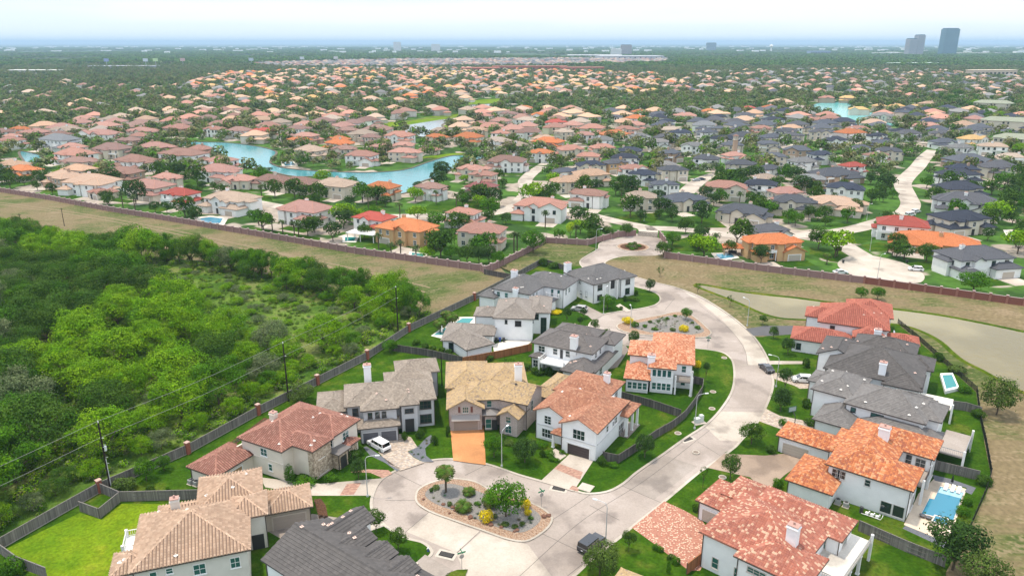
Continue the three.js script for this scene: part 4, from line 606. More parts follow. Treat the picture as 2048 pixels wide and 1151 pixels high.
nearHouse({ name: 'tile_roofed_house', label: 'white house with worn mid grey tile roof right behind the flame orange roof', o: [62.5, -142.5], yaw: -38, tile: 'dove', walls: whiteStucco, frame: darkTrim, pane: glassTeal, vents: 11, ventMat: ventWhite,
  wings: [wing(0, 9, 0, 12.6, 6.2, { axis: 'v' }), wing(7.2, 22.2, -2.6, 9.6, 6.2), wing(18, 24.4, 0, 8.6, 6.2, { axis: 'v' }), wing(3, 11, -7.8, 3, 3.4, { axis: 'v' }), wing(10, 25, -6.4, 2, 3.4), wing(14, 21, 7, 12, 5.6), wing(-2.6, 6, 6, 12.6, 5.2)],
  wins: [[1, 'f', 0.1, 4.6, 0.8, 0.8, 'w', 1, 1], [1, 'f', 0.42, 4.6, 2.2, 0.8, 'w', 2, 1], [1, 'r', 0.4, 4, 1.4, 1.4]],
  chimneys: [], decks: [[25, 29.4, -6, 4, 3.3, 'fr', true, concreteGrey, greyMetal]] });
nearHouse({ name: 'tile_roofed_house', label: 'white house with broad charcoal grey tile roof and tall white chimney', o: [70.7, -161.0], yaw: -32, tile: 'charcoal', walls: whiteStucco, frame: darkTrim, vents: 11,
  wings: [wing(0, 9, 0.2, 13, 6.2, { axis: 'v', ends: 'gh' }), wing(3, 22.6, -7.6, 11, 6.2, { axis: 'u', pitch: 0.42 }), wing(6.3, 20, 8, 18.6, 6.2), wing(15, 22.8, -8.6, 1, 5.8), wing(18, 24, 4, 12, 5.8)],
  wins: [[0, 'f', 0.4, 4, 1, 1.4], [4, 'r', 0.5, 3.6, 1.2, 1.4], [0, 'l', 0.4, 3.6, 1.2, 1.6], [0, 'l', 0.7, 1, 1.2, 1.6]], chimneys: [[14.6, -5.8, 9.6, bright, 1.4]], decks: [[22.4, 28.6, -8.4, -2.6, 3.1, 'f', true, concreteWhite, whiteTrim]] });
nearHouse({ name: 'tile_roofed_house', label: 'white house with brick red barrel tile roof beside the pond', o: [81.5, -181.0], yaw: -24, tile: 'brick', walls: bright, frame: darkTrim, vents: 6, ventMat: ventPale,
  wings: [wing(-2.5, 14.5, 0, 16, 6.2, { axis: 'u' }), wing(-5.8, 3, 5, 13, 5.6), wing(4, 15.6, 10, 22.4, 6.2, { axis: 'v' }), wing(-8.2, 6, -8, 1.4, 3.5), wing(14, 21.6, -0.4, 6, 3.5), wing(6, 13.4, -4.6, 5, 5.0, { axis: 'v' })],
  wins: [[3, 'l', 0.3, 0.8, 1.2, 1.6], [3, 'f', 0.12, 0.8, 1, 1.5], [0, 'f', 0.2, 4.2, 1, 1.2], [5, 'f', 0.3, 3.2, 1.2, 0.8], [5, 'f', 0.7, 3.2, 1.2, 0.8], [1, 'l', 0.5, 3.6, 1, 1.5]], chimneys: [[11.6, -3.6, 7.6, bright, 1.6]],
  extra: (g) => part('garden_wall', merge([box(0.3, 1.8, 8, 16.5, 0.9, -10), box(3.6, 1.8, 0.3, 18.4, 0.9, -6.2)]), bright, g) });
nearHouse({ name: 'tile_roofed_house', label: 'low house with yellow-orange tile roof cut by the bottom edge', o: [13.0, -84.5], yaw: -32, tile: 'honey', walls: creamStucco, wings: [wing(0, 9.4, -6, 4.6, 4.4, { axis: 'v', pitch: 0.5 }), wing(1, 12, -12, -2, 5)], wins: [[0, 'r', 0.5, 1, 1.2, 1.4]] });

// ---------------------------------------------------------------- plants
function crownGeo(s, { clumps = 18, leaves = 2400, size = 0.085, pal, flat = 0.85, spread = 0.62, cr = [0.34, 0.5], up = 0.15, stray = 0.08 }) { // unit crown, leaf by leaf
  seed(s); const C = [];
  for (let i = 0; i < clumps; i++) { const y = rr(-0.75, 1), a = rr(0, 6.283), q = Math.sqrt(1 - y * y), m = spread * rr(0.75, 1.15); C.push({ x: q * Math.cos(a) * m, y: y * m * flat + up, z: q * Math.sin(a) * m, r: rr(cr[0], cr[1]), k: pick(pal), f: rr(0.8, 1.2) }); }
  const pos = [], nor = [], col = []; let made = 0, guard = 0;
  while (made < leaves && guard++ < leaves * 6) {
    const c = C[Math.floor(rnd() * clumps)], y = rr(-0.6, 1), a = rr(0, 6.283), q = Math.sqrt(1 - y * y), dx = q * Math.cos(a), dy = y, dz = q * Math.sin(a), m = c.r * (rnd() < stray ? rr(1.1, 1.6) : rr(0.72, 1.1));
    const px = c.x + dx * m, py = c.y + dy * m * 0.9, pz = c.z + dz * m;
    let deep = false; for (const o of C) if (o !== c && (px - o.x) ** 2 + (py - o.y) ** 2 + (pz - o.z) ** 2 < (o.r * 0.62) ** 2) { deep = true; break; } if (deep) continue;
    let nx = dx + rr(-0.7, 0.7), ny = dy * 0.8 + 0.35 + rr(-0.6, 0.6), nz = dz + rr(-0.7, 0.7); const l = Math.hypot(nx, ny, nz); nx /= l; ny /= l; nz /= l;
    let tx = -nz, ty = rr(-0.5, 0.5), tz = nx; const d = tx * nx + ty * ny + tz * nz; tx -= d * nx; ty -= d * ny; tz -= d * nz; const tl = Math.hypot(tx, ty, tz) || 1; tx /= tl; ty /= tl; tz /= tl;
    const bx = ny * tz - nz * ty, by = nz * tx - nx * tz, bz = nx * ty - ny * tx, w = size * rr(0.55, 1.25), h = size * rr(0.7, 1.5), k = c.f * rr(0.7, 1.3);
    const A = [px - tx * w / 2, py - ty * w / 2, pz - tz * w / 2], B = [px + bx * h * 0.5, py + by * h * 0.5, pz + bz * h * 0.5], D = [px - bx * h * 0.5, py - by * h * 0.5, pz - bz * h * 0.5], E = [px + tx * w / 2, py + ty * w / 2, pz + tz * w / 2];
    pos.push(...A, ...D, ...E, ...A, ...E, ...B); for (let i = 0; i < 6; i++) { nor.push(nx, ny, nz); col.push(c.k[0] * k, c.k[1] * k, c.k[2] * k); } made++;
  }
  const g = new THREE.BufferGeometry(); g.setAttribute('position', new THREE.Float32BufferAttribute(pos, 3)); g.setAttribute('normal', new THREE.Float32BufferAttribute(nor, 3)); g.setAttribute('color', new THREE.Float32BufferAttribute(col, 3)); return g;
}
function trunkGeo(s, h, r) { // tapered trunk with limbs, unit crown above
  seed(s); const L = [tube([V3(0, -0.02, 0), V3(rr(-0.03, 0.03), h * 0.5, rr(-0.03, 0.03)), V3(0, h, 0)], r, 4, 6)];
  for (let i = 0; i < 5; i++) { const a = i * 1.256 + rr(-0.3, 0.3); L.push(tube([V3(0, h * 0.75, 0), V3(Math.cos(a) * 0.22, h + 0.12, Math.sin(a) * 0.22), V3(Math.cos(a) * 0.5, h + rr(0.3, 0.6), Math.sin(a) * 0.5)], r * 0.5, 4, 4)); }
  return merge(L);
}
const GREEN = { bright: [[0.14, 0.29, 0.006], [0.11, 0.25, 0.005], [0.17, 0.305, 0.008]], mid: [[0.06, 0.165, 0.007], [0.08, 0.19, 0.008], [0.048, 0.135, 0.008]], oak: [[0.052, 0.115, 0.012], [0.065, 0.13, 0.014], [0.042, 0.096, 0.012]], dark: [[0.038, 0.084, 0.016], [0.046, 0.096, 0.02]], grey: [[0.13, 0.17, 0.075], [0.105, 0.148, 0.06], [0.155, 0.19, 0.085]], lime: [[0.30, 0.43, 0.015], [0.36, 0.46, 0.02]], yellow: [[0.66, 0.52, 0.01], [0.58, 0.48, 0.015]], olive: [[0.095, 0.15, 0.028], [0.08, 0.13, 0.025]] };
const SP = {};
function species(key, pal, opt, trunkH, n = 2) { SP[key] = []; for (let i = 0; i < n; i++) SP[key].push([crownGeo(key.length * 31 + i * 17 + key.charCodeAt(0), { pal, ...opt }), trunkGeo(i + 3, trunkH, 0.05), trunkH]); }
const woodOpt = { clumps: 48, leaves: 7600, size: 0.055, spread: 0.8, cr: [0.13, 0.36], flat: 0.85, stray: 0.2 };
species('woodBright', GREEN.bright, woodOpt, 0.5, 4); species('woodMid', [...GREEN.mid, GREEN.bright[1]], { ...woodOpt, clumps: 34, cr: [0.2, 0.36] }, 0.5, 4); species('woodOak', [...GREEN.oak, GREEN.mid[2]], { ...woodOpt, clumps: 30, cr: [0.24, 0.4], size: 0.052, leaves: 7600 }, 0.5, 3); species('woodGrey', GREEN.grey, { ...woodOpt, size: 0.05, leaves: 7600, cr: [0.16, 0.32] }, 0.5, 3);
species('oak', GREEN.oak, { clumps: 22, leaves: 3200, size: 0.09 }, 0.75, 3); species('dark', GREEN.dark, { clumps: 22, leaves: 3200, size: 0.09 }, 0.6, 2); species('leafy', GREEN.mid, { clumps: 22, leaves: 3200, size: 0.09 }, 0.7, 2); species('lime', GREEN.lime, { clumps: 16, leaves: 1800, flat: 1.1 }, 0.5, 1); species('olive', GREEN.olive, { clumps: 24, leaves: 3800, size: 0.08, cr: [0.34, 0.5] }, 0.6, 2); species('airy', GREEN.oak, { clumps: 22, leaves: 900, size: 0.08, cr: [0.18, 0.3], spread: 0.75 }, 0.8, 2);
const midOpt = { clumps: 15, leaves: 900, size: 0.15, cr: [0.36, 0.52] };
species('midOak', GREEN.oak, midOpt, 0.7, 3); species('midDark', GREEN.dark, midOpt, 0.6, 2); species('midLeafy', GREEN.mid, midOpt, 0.7, 2); species('midBright', GREEN.bright, midOpt, 0.6, 1);
function tree(name, kind, label, x, z, R, h, group, y = 0.1, cat = 'tree') { // h = total height
  const v = SP[kind], [cg, tg, th] = v[Math.floor(rnd() * v.length)], g = thing(name, label, cat, x, z, rr(0, 360), group, y);
  const crownH = Math.max(h * 0.5, Math.min(h * 0.88, R * 2.3)), sy = crownH / 1.9, c = part('crown', cg, veg, g); c.scale.set(R, sy, R); c.position.y = h - sy * 1.0;
  const t = part('trunk', tg, bark, g); t.scale.set(R * 0.9, Math.max(0.3, (h - crownH * 0.7) / (th + 0.3)), R * 0.9); return g;
}
function bushGeo(s, pal, opt = {}) { return crownGeo(s, { clumps: 16, leaves: 1300, size: 0.13, pal, flat: 0.75, spread: 0.52, cr: [0.36, 0.5], up: 0.5, stray: 0.05, ...opt }); }
const BUSH = { green: bushGeo(1, GREEN.mid), dark: bushGeo(2, GREEN.oak), yellow: bushGeo(3, GREEN.yellow), bright: bushGeo(4, GREEN.bright), olive: bushGeo(5, GREEN.olive), cone: crownGeo(6, { clumps: 30, leaves: 1100, size: 0.1, pal: GREEN.mid, flat: 1, spread: 0.5, cr: [0.25, 0.4], up: 0.5 }) };
function bush(kind, label, x, z, R, h, group, name = 'shrub', y = 0.12) { const m = solo(name, label, 'shrub', BUSH[kind], veg, group); m.position.set(x, y + 0.05, z); m.scale.set(R, h / 1.35, R); m.rotation.y = rr(0, 6.28); return m; }
function palmGeo(s, fronds, len, droop, wid, pal) { seed(s); const pos = [], col = [];
  for (let i = 0; i < fronds; i++) { const a = i * 2.399 + rr(-0.2, 0.2), e0 = rr(-0.15, 1.25), k0 = pick(pal), f = rr(0.75, 1.25), k = [k0[0] * f, k0[1] * f, k0[2] * f], L = len * rr(0.85, 1.1); let x = 0, y = 0, e = e0; const N = 7, P0 = [];
    for (let j = 0; j <= N; j++) { P0.push([x, y]); x += L / N * Math.cos(e); y += L / N * Math.sin(e); e -= droop / N * (1 + j * 0.3); }
    for (let j = 0; j < N; j++) for (const sd of [-1, 1]) for (let q = 0; q < 2; q++) { // narrow leaflets either side of the rib
      const t = (j + q * 0.5) / N, w = wid * L * Math.sin(Math.min(1, t * 1.15 + 0.12) * Math.PI) ** 0.7, fx = lerp(P0[j][0], P0[j + 1][0], q * 0.5), fy = lerp(P0[j][1], P0[j + 1][1], q * 0.5), gx = fx + L / N * 0.42, gy = lerp(fy, P0[j + 1][1], 0.8);
      const R3 = (r, hgt, sx) => [r * Math.cos(a) - sx * Math.sin(a), hgt, r * Math.sin(a) + sx * Math.cos(a)];
      pos.push(...R3(fx, fy, 0), ...R3(gx, gy, 0), ...R3((fx + gx) / 2 + L * 0.1, (fy + gy) / 2 - w * 0.35, sd * w)); col.push(...k, ...k, ...k);
    } }
  return tris(pos, col); }
const palmPal = [[0.07, 0.115, 0.035], [0.09, 0.135, 0.045], [0.055, 0.095, 0.03]], fanPal = [[0.08, 0.16, 0.02], [0.10, 0.19, 0.03], [0.16, 0.17, 0.05]];
const PALM = [palmGeo(11, 34, 1, 1.5, 0.2, palmPal), palmGeo(12, 30, 1, 1.7, 0.2, palmPal)], FAN = [palmGeo(13, 60, 1, 2.0, 0.32, fanPal), palmGeo(14, 54, 1, 1.8, 0.34, fanPal)], AGAVE = palmGeo(15, 26, 1, 0.9, 0.16, [[0.15, 0.20, 0.11], [0.12, 0.17, 0.08]]);
function palm(label, x, z, h, L, fan, group, y = 0.1) { const g = thing('palm_tree', label, 'palm', x, z, rr(0, 360), group, y), c = part('crown', pick(fan ? FAN : PALM), veg, g); c.scale.setScalar(L); c.position.y = h; const b = rr(-0.2, 0.2), tr = part('trunk', merge([tube([V3(0, -0.1, 0), V3(b, h * 0.5, 0.05), V3(0, h + 0.1, 0)], fan ? 0.2 : 0.24, 6, 7)]), bark, g); return g; }

// the wild wood: every tree its own thing
seed(500);
{
  const L = { woodBright: 'bright green leafy tree in the wild wood outside the wooden fence', woodMid: 'mid green bushy tree in the wild wood outside the wooden fence', woodOak: 'dark green tree in the wild wood outside the wooden fence', woodGrey: 'silvery grey-green tree in the wild wood outside the wooden fence' };
  const place = (k, d, x, z, o, R) => `${R > 4 ? 'large' : R > 2.6 ? 'medium' : 'small'} ${{ woodBright: 'bright green', woodMid: 'mid green', woodOak: 'dark green', woodGrey: 'silvery green' }[k]} tree ${o ? 'in the shrubby clearing of the wild wood' : d < 12 ? 'at the wooden fence side of the wild wood' : segDist(x, z, wallLine) < 62 ? 'at the mown strip edge of the wild wood' : x / -z < -0.5 ? 'at the left edge of the wild wood' : 'deep in the wild wood'}`;
  const clear = [[-145.5,-254.1],[-122.5,-254.1],[-92.3,-243.3],[-58.6,-216.3],[-36.9,-195.9],[-42.3,-181.3],[-59.5,-178],[-81.2,-191.3],[-100.5,-207.4],[-118.9,-231.2]], spots = [];
  const vis = (x, z) => { const d = -z * 0.9505 + 75 * 0.3108; return Math.abs(x) / d < 0.72; };
  const tryAdd = (x, z, R) => { for (const s of spots) if ((s[0] - x) ** 2 + (s[1] - z) ** 2 < ((s[2] + R) * 0.72) ** 2) return false; spots.push([x, z, R]); return true; };
  for (let i = 0; i < 9000 && spots.length < 235; i++) { // the far edge and the near corner carry the tallest trees
    const x = rr(-260, 12), z = rr(-330, -95); if (!inPoly(x, z, woodArea) || !vis(x, z)) continue;
    const d = segDist(x, z, fenceLine), open = inPoly(x, z, clear); if (d < 4.5) continue;
    const left = x / -z < -0.42, R = d < 9 ? rr(1.6, 2.6) : open ? rr(1.0, 2.2) : i < 2500 ? (left ? rr(4.8, 7.2) : rr(3.6, 5.6)) : rr(2.0, 4.2); if (d < R * 0.95 + 1.2) continue; if (open && rnd() < 0.55) continue;
    if (!tryAdd(x, z, R)) continue;
    const k = rnd(), n = fbm(x * 0.03 + 9, z * 0.03 + 40, 64, 2, 200), kind = open ? (k < 0.5 ? 'woodGrey' : 'woodBright') : n < (left ? 0.52 : 0.43) ? (k < 0.6 ? 'woodOak' : k < 0.8 ? 'woodMid' : 'woodGrey') : n < 0.53 ? (k < 0.55 ? 'woodMid' : k < 0.9 ? 'woodBright' : 'woodGrey') : (k < 0.75 ? 'woodBright' : k < 0.9 ? 'woodMid' : 'woodGrey');
    tree('wood_tree', kind, place(kind, d, x, z, open, R), x, z, R, open ? R * rr(0.9, 1.2) : R * rr(1.45, 1.9), 'trees of the wild wood', 0);
  }
  { const edge = [[-20.8,-197.7],[-33.7,-214.8],[-59.2,-227.1],[-77.1,-239.5],[-111.3,-258.5],[-142.9,-268.4],[-170.3,-274.4],[-197.9,-291.2],[-217.7,-300]]; let kk = 0; for (let s = 0; s < edge.length - 1; s++) { const [a, b] = [edge[s], edge[s + 1]], len = Math.hypot(b[0] - a[0], b[1] - a[1]), n = Math.round(len / 5); for (let k = 0; k < n; k++) { const t = (k + rr(0.2, 0.8)) / n, R = rr(2.6, 4.2), x = lerp(a[0], b[0], t) + rr(-1, 1), z = lerp(a[1], b[1], t) + rr(0, 4), kind = pick(['woodBright', 'woodMid', 'woodMid', 'woodOak']); kk++; if (segDist(x, z, fenceLine) < R + 1) continue; tree('wood_tree', kind, place(kind, 99, lerp(a[0], wallLine[3][0], 0), z, false, R).replace(/(deep in|at the left edge of)/, 'at the mown strip edge of'), x, z, R, rr(7.5, 10.5), 'trees of the wild wood', 0); } } }
  const N = 3000, bushes = [], m4 = new THREE.Matrix4(), q4 = new THREE.Quaternion();
  for (let i = 0; i < 40000 && bushes.length < N; i++) { const x = rr(-260, 12), z = rr(-330, -95); if (!inPoly(x, z, woodArea) || !vis(x, z)) continue; if (segDist(x, z, fenceLine) < 3.0) continue; bushes.push([x, z, inPoly(x, z, clear) ? rr(0.3, 0.9) : rr(0.5, 1.7)]); }
  const scrub = solid(new THREE.InstancedMesh(bushGeo(9, [...GREEN.bright, ...GREEN.grey, ...GREEN.mid], { leaves: 260, size: 0.2 }), veg, bushes.length)); scrub.name = 'undergrowth'; scrub.userData = { kind: 'stuff', label: 'tangled low undergrowth between the trees of the wild wood', category: 'undergrowth' };
  bushes.forEach(([x, z, r], i) => { q4.setFromAxisAngle(V3(0, 1, 0), rr(0, 6.28)); scrub.setMatrixAt(i, m4.compose(V3(x, 0, z), q4, V3(r, r * rr(0.6, 1.1), r))); const f = rr(0.7, 1.35); scrub.setColorAt(i, lin(f * rr(0.9, 1.25), f, f)); }); scene.add(scrub);
}
// yard trees of the estate
seed(600);
const yard = [
  ['oak', 'young tree in a stone ring on the small lawn above the charcoal roof', [-21.9,-102.8], 1.5, 3.9], ['oak', 'young loose tree on the triangular lawn by the storm drain', [-17.6,-97.8], 1.4, 4.0], ['dark', 'dark magnolia beside the street lamp at the stone fronted house', [-27.7,-118], 1.5, 4.2],
  ['leafy', 'small leafy tree right of the orange driveway', [-3.4,-125.5], 1.9, 4.8], ['dark', 'round dark tree on the lawn left of the pale driveway', [2.4,-123.7], 2.5, 4.9], ['dark', 'street tree on the verge by the curved wooden fence', [25.2,-125.5], 1.9, 5.0],
  ['oak', 'young oak on the lawn before the speckled roof', [39.4,-118], 1.7, 4.9], ['oak', 'wide young oak on the verge before the flame orange roof', [47,-130.4], 2.3, 4.6], ['airy', 'thin sapling on the verge left of the speckled roof', [33.7,-114.9], 0.8, 4.6],
  ['oak', 'small tree on the lawn below the salmon driveway', [18.1,-97.8], 1.1, 3.6], ['olive', 'loose grey-green tree hiding the black vehicle at the bottom', [13,-92.4], 2.8, 5.6], ['dark', 'dark tree above the basketball hoop', [57.5,-144.4], 2.2, 5.4], ['dark', 'taller dark tree beside the white crossover', [61.4,-153.4], 1.7, 6.0],
  ['oak', 'young tree at the asphalt driveway', [69.7,-185.8], 1.3, 3.4], ['oak', 'young tree on the pond lawn', [70.1,-195.9], 1.2, 2.9], ['dark', 'dark evergreen at the garage of the brick red roof', [69.7,-175], 1.7, 4.6], ['dark', 'narrow evergreen on the corner lawn', [45,-158.9], 0.9, 5.0],
  ['olive', 'large bushy tree on the dry bank by the pond', [102.6,-142.6], 3.9, 8.4], ['dark', 'big dark tree at the lower right corner', [65.9,-93.5], 4.3, 8.2], ['olive', 'lighter tree in front of the big dark one at the lower right corner', [67.2,-88.2], 3.4, 6.5],
  ['leafy', 'leafy tree before the square white house', [28.2,-208.7], 2.5, 4.7], ['dark', 'tree right of the square white house', [43.7,-225.5], 1.7, 4.2], ['dark', 'narrow tree before the brown-grey roofed house', [15.4,-196.3], 1.3, 5.0], ['dark', 'small dark tree by the silver car', [20.4,-200.7], 1.0, 3.2], ['dark', 'small tree on the lawn left of the loop', [18.9,-194.7], 0.9, 2.9],
  ['oak', 'tree at the loop left of the coral roof', [31.6,-180.6], 1.6, 4.2], ['oak', 'tree beside the grey roof at the loop', [24.7,-182.7], 1.6, 3.8], ['oak', 'tree behind the slate grey roof', [22.6,-190.6], 1.3, 3.6], ['olive', 'round dense tree behind the grey-tan roofed house by the fence', [-46.1,-148.2], 3.0, 4.2],
  ['leafy', 'dense green tree on the back lawn by the wooden fence', [-65.8,-117.5], 1.9, 4.4], ['leafy', 'smaller green tree on the back lawn by the wooden fence', [-64.1,-120.8], 1.3, 3.3], ['leafy', 'bright young tree by the fence behind the grey-tan roof', [-31.1,-176.3], 2.0, 3.6],
  ['leafy', 'leafy multi-stem tree on the cul-de-sac island', [-1,-106.7], 3.3, 6.8], ['airy', 'thin tree on the upper island', [41.3,-194.3], 1.7, 3.2], ['leafy', 'leafy tree on the upper island', [49.5,-199.9], 1.6, 3.8],
  ['airy', 'bare young tree on the pond bank near the gate circle', [49.9,-241.6], 1.3, 3.6], ['airy', 'bare young tree on the pond bank in the middle', [58.4,-224], 1.2, 3.4], ['airy', 'bare young tree on the pond bank by the lamp', [65,-210.9], 1.3, 3.8],
  ['lime', 'bright yellow-green conical tree behind the brick wall', [23.7,-295.6], 2.4, 6.0], ['oak', 'round tree behind the wall left of the gate', [31.8,-287.6], 2.7, 5.0], ['oak', 'second round tree left of the gate', [38.5,-294], 2.5, 4.8], ['oak', 'round tree nearest the left side of the gate', [46.7,-297.3], 2.7, 5.2],
  ['oak', 'round tree right of the gate circle', [55.7,-265.8], 3.4, 5.6], ['leafy', 'round tree behind the gate circle on the right', [62.2,-281.4], 3.3, 6.0], ['oak', 'tall round tree beyond the gate', [71.5,-300.6], 3.6, 7.0], ['oak', 'round tree by the wall end right of the gate', [70.6,-279.9], 3.1, 5.6], ['dark', 'round tree among others right of the gate', [76.3,-294], 3.1, 5.6],
  ['dark', 'dark tree standing before the large orange house at the wall', [89.1,-257.9], 3.3, 7.0], ['leafy', 'big leafy tree at the corner of the brick wall', [7.9,-270.6], 4.3, 9.5], ['oak', 'tree behind the wall at the orange house pool', [-29.4,-265.1], 2.2, 5.5], ['leafy', 'second tree of the row behind the wall corner', [-22.1,-261.1], 3.0, 6.0], ['oak', 'third tree of the row behind the wall corner', [-16.1,-257.9], 3.2, 6.6], ['dark', 'fourth tree of the row behind the wall corner', [-11.8,-256.6], 3.2, 6.8], ['dark', 'fifth tree of the row behind the wall corner', [-8.2,-257.2], 3.2, 6.6], ['leafy', 'last tree of the row in the wall corner', [-5,-254.7], 2.7, 5.6],
  ['oak', 'big dark tree right of the large orange house', [117.1,-277], 4.3, 8.5], ['oak', 'dark tree before the pinkish red roofed house', [146.2,-275.5], 3.2, 6.8], ['oak', 'round dark tree before the long salmon roof', [149.3,-259.8], 3.5, 6.6], ['leafy', 'broad bright tree behind the red brick wall', [145.8,-225], 4.6, 7.0], ['oak', 'round tree on the front lawn by the winding street', [157.8,-339.6], 3.2, 7.0], ['leafy', 'lighter tree left of the winding street', [121.9,-314.8], 3.6, 6.8], ['oak', 'dark tree left of the winding street', [132,-326.3], 3.2, 6.6],
  ['leafy', 'small green tree behind the brick red roof by the pond', [107.4,-218.2], 1.9, 4], ['leafy', 'second green tree behind the brick red roof by the pond', [112,-217.3], 2.1, 4.4]];
for (const [k, l, [x, z], R, h] of yard) tree('garden_tree', k, l, x, z, R, h);
palm('sabal palm standing on the cul-de-sac island', ...[-11.6,-113.8], 4.3, 2.5, true);
palm('low fan palm clump on the cul-de-sac island', ...[-8.2,-108.5], 0.9, 2.1, true);
palm('grey-green fan palm at the back of the cul-de-sac island', ...[-7.5,-113.1], 0.8, 1.6, true);
palm('low palm bush beside the leafy island tree', ...[-3.6,-109.8], 1.3, 2.2, true);
palm('fan palm at the pool behind the brown-grey roofed house', ...[-19.6,-190.6], 2.6, 2.6, true);
palm('second fan palm at the pool behind the brown-grey roofed house', ...[-16.6,-195.1], 2.8, 2.6, true);
palm('tall fan palm next to the wooden fence pool', ...[-18.4,-196.7], 3.0, 2.4, true);
for (const [l, p, h] of [['fan palm on the lawn of the winding street near the turning circle', [112.2,-256.6], 3.2], ['palm on the kidney shaped lawn bed', [120.3,-267.1], 3.0], ['palm right of the winding street entry', [141.3,-272], 2.6], ['short palm by the driveway fork', [141.6,-265.8], 2.4]]) palm(l, ...p, h, 2.0, true);
for (const [l, p, h] of [['first palm of four behind the brick wall', [-106.1,-310.2], 5.6], ['second palm of four behind the brick wall', [-100,-304.9], 5.0], ['third palm of four behind the brick wall', [-94.4,-300.6], 5.2], ['last palm of four behind the brick wall', [-86.6,-295.6], 4.8], ['palm at the lower orange roof', [-51.1,-277.7], 5.2], ['palm left of the orange house pool', [-45,-269.9], 3.6], ['palm at the orange house pool', [-41.3,-267.8], 5.0], ['palm right of the orange house pool', [-35,-264.4], 4.0], ['tall palm with twin trunk by the wall corner', [0.8,-272], 7.0], ['second palm by the wall corner', [1.9,-273.4], 6.6], ['palm before the red roofed house', [-177.6,-347.2], 6.4], ['palm beside the front street', [-50.1,-328.2], 6.6], ['palm before the white twin winged house', [-37.1,-361], 6.0], ['palm on the corner lawn left of the street bend', [-29.2,-324.3], 4.0]]) palm(l, ...p, h, 2.4, false);
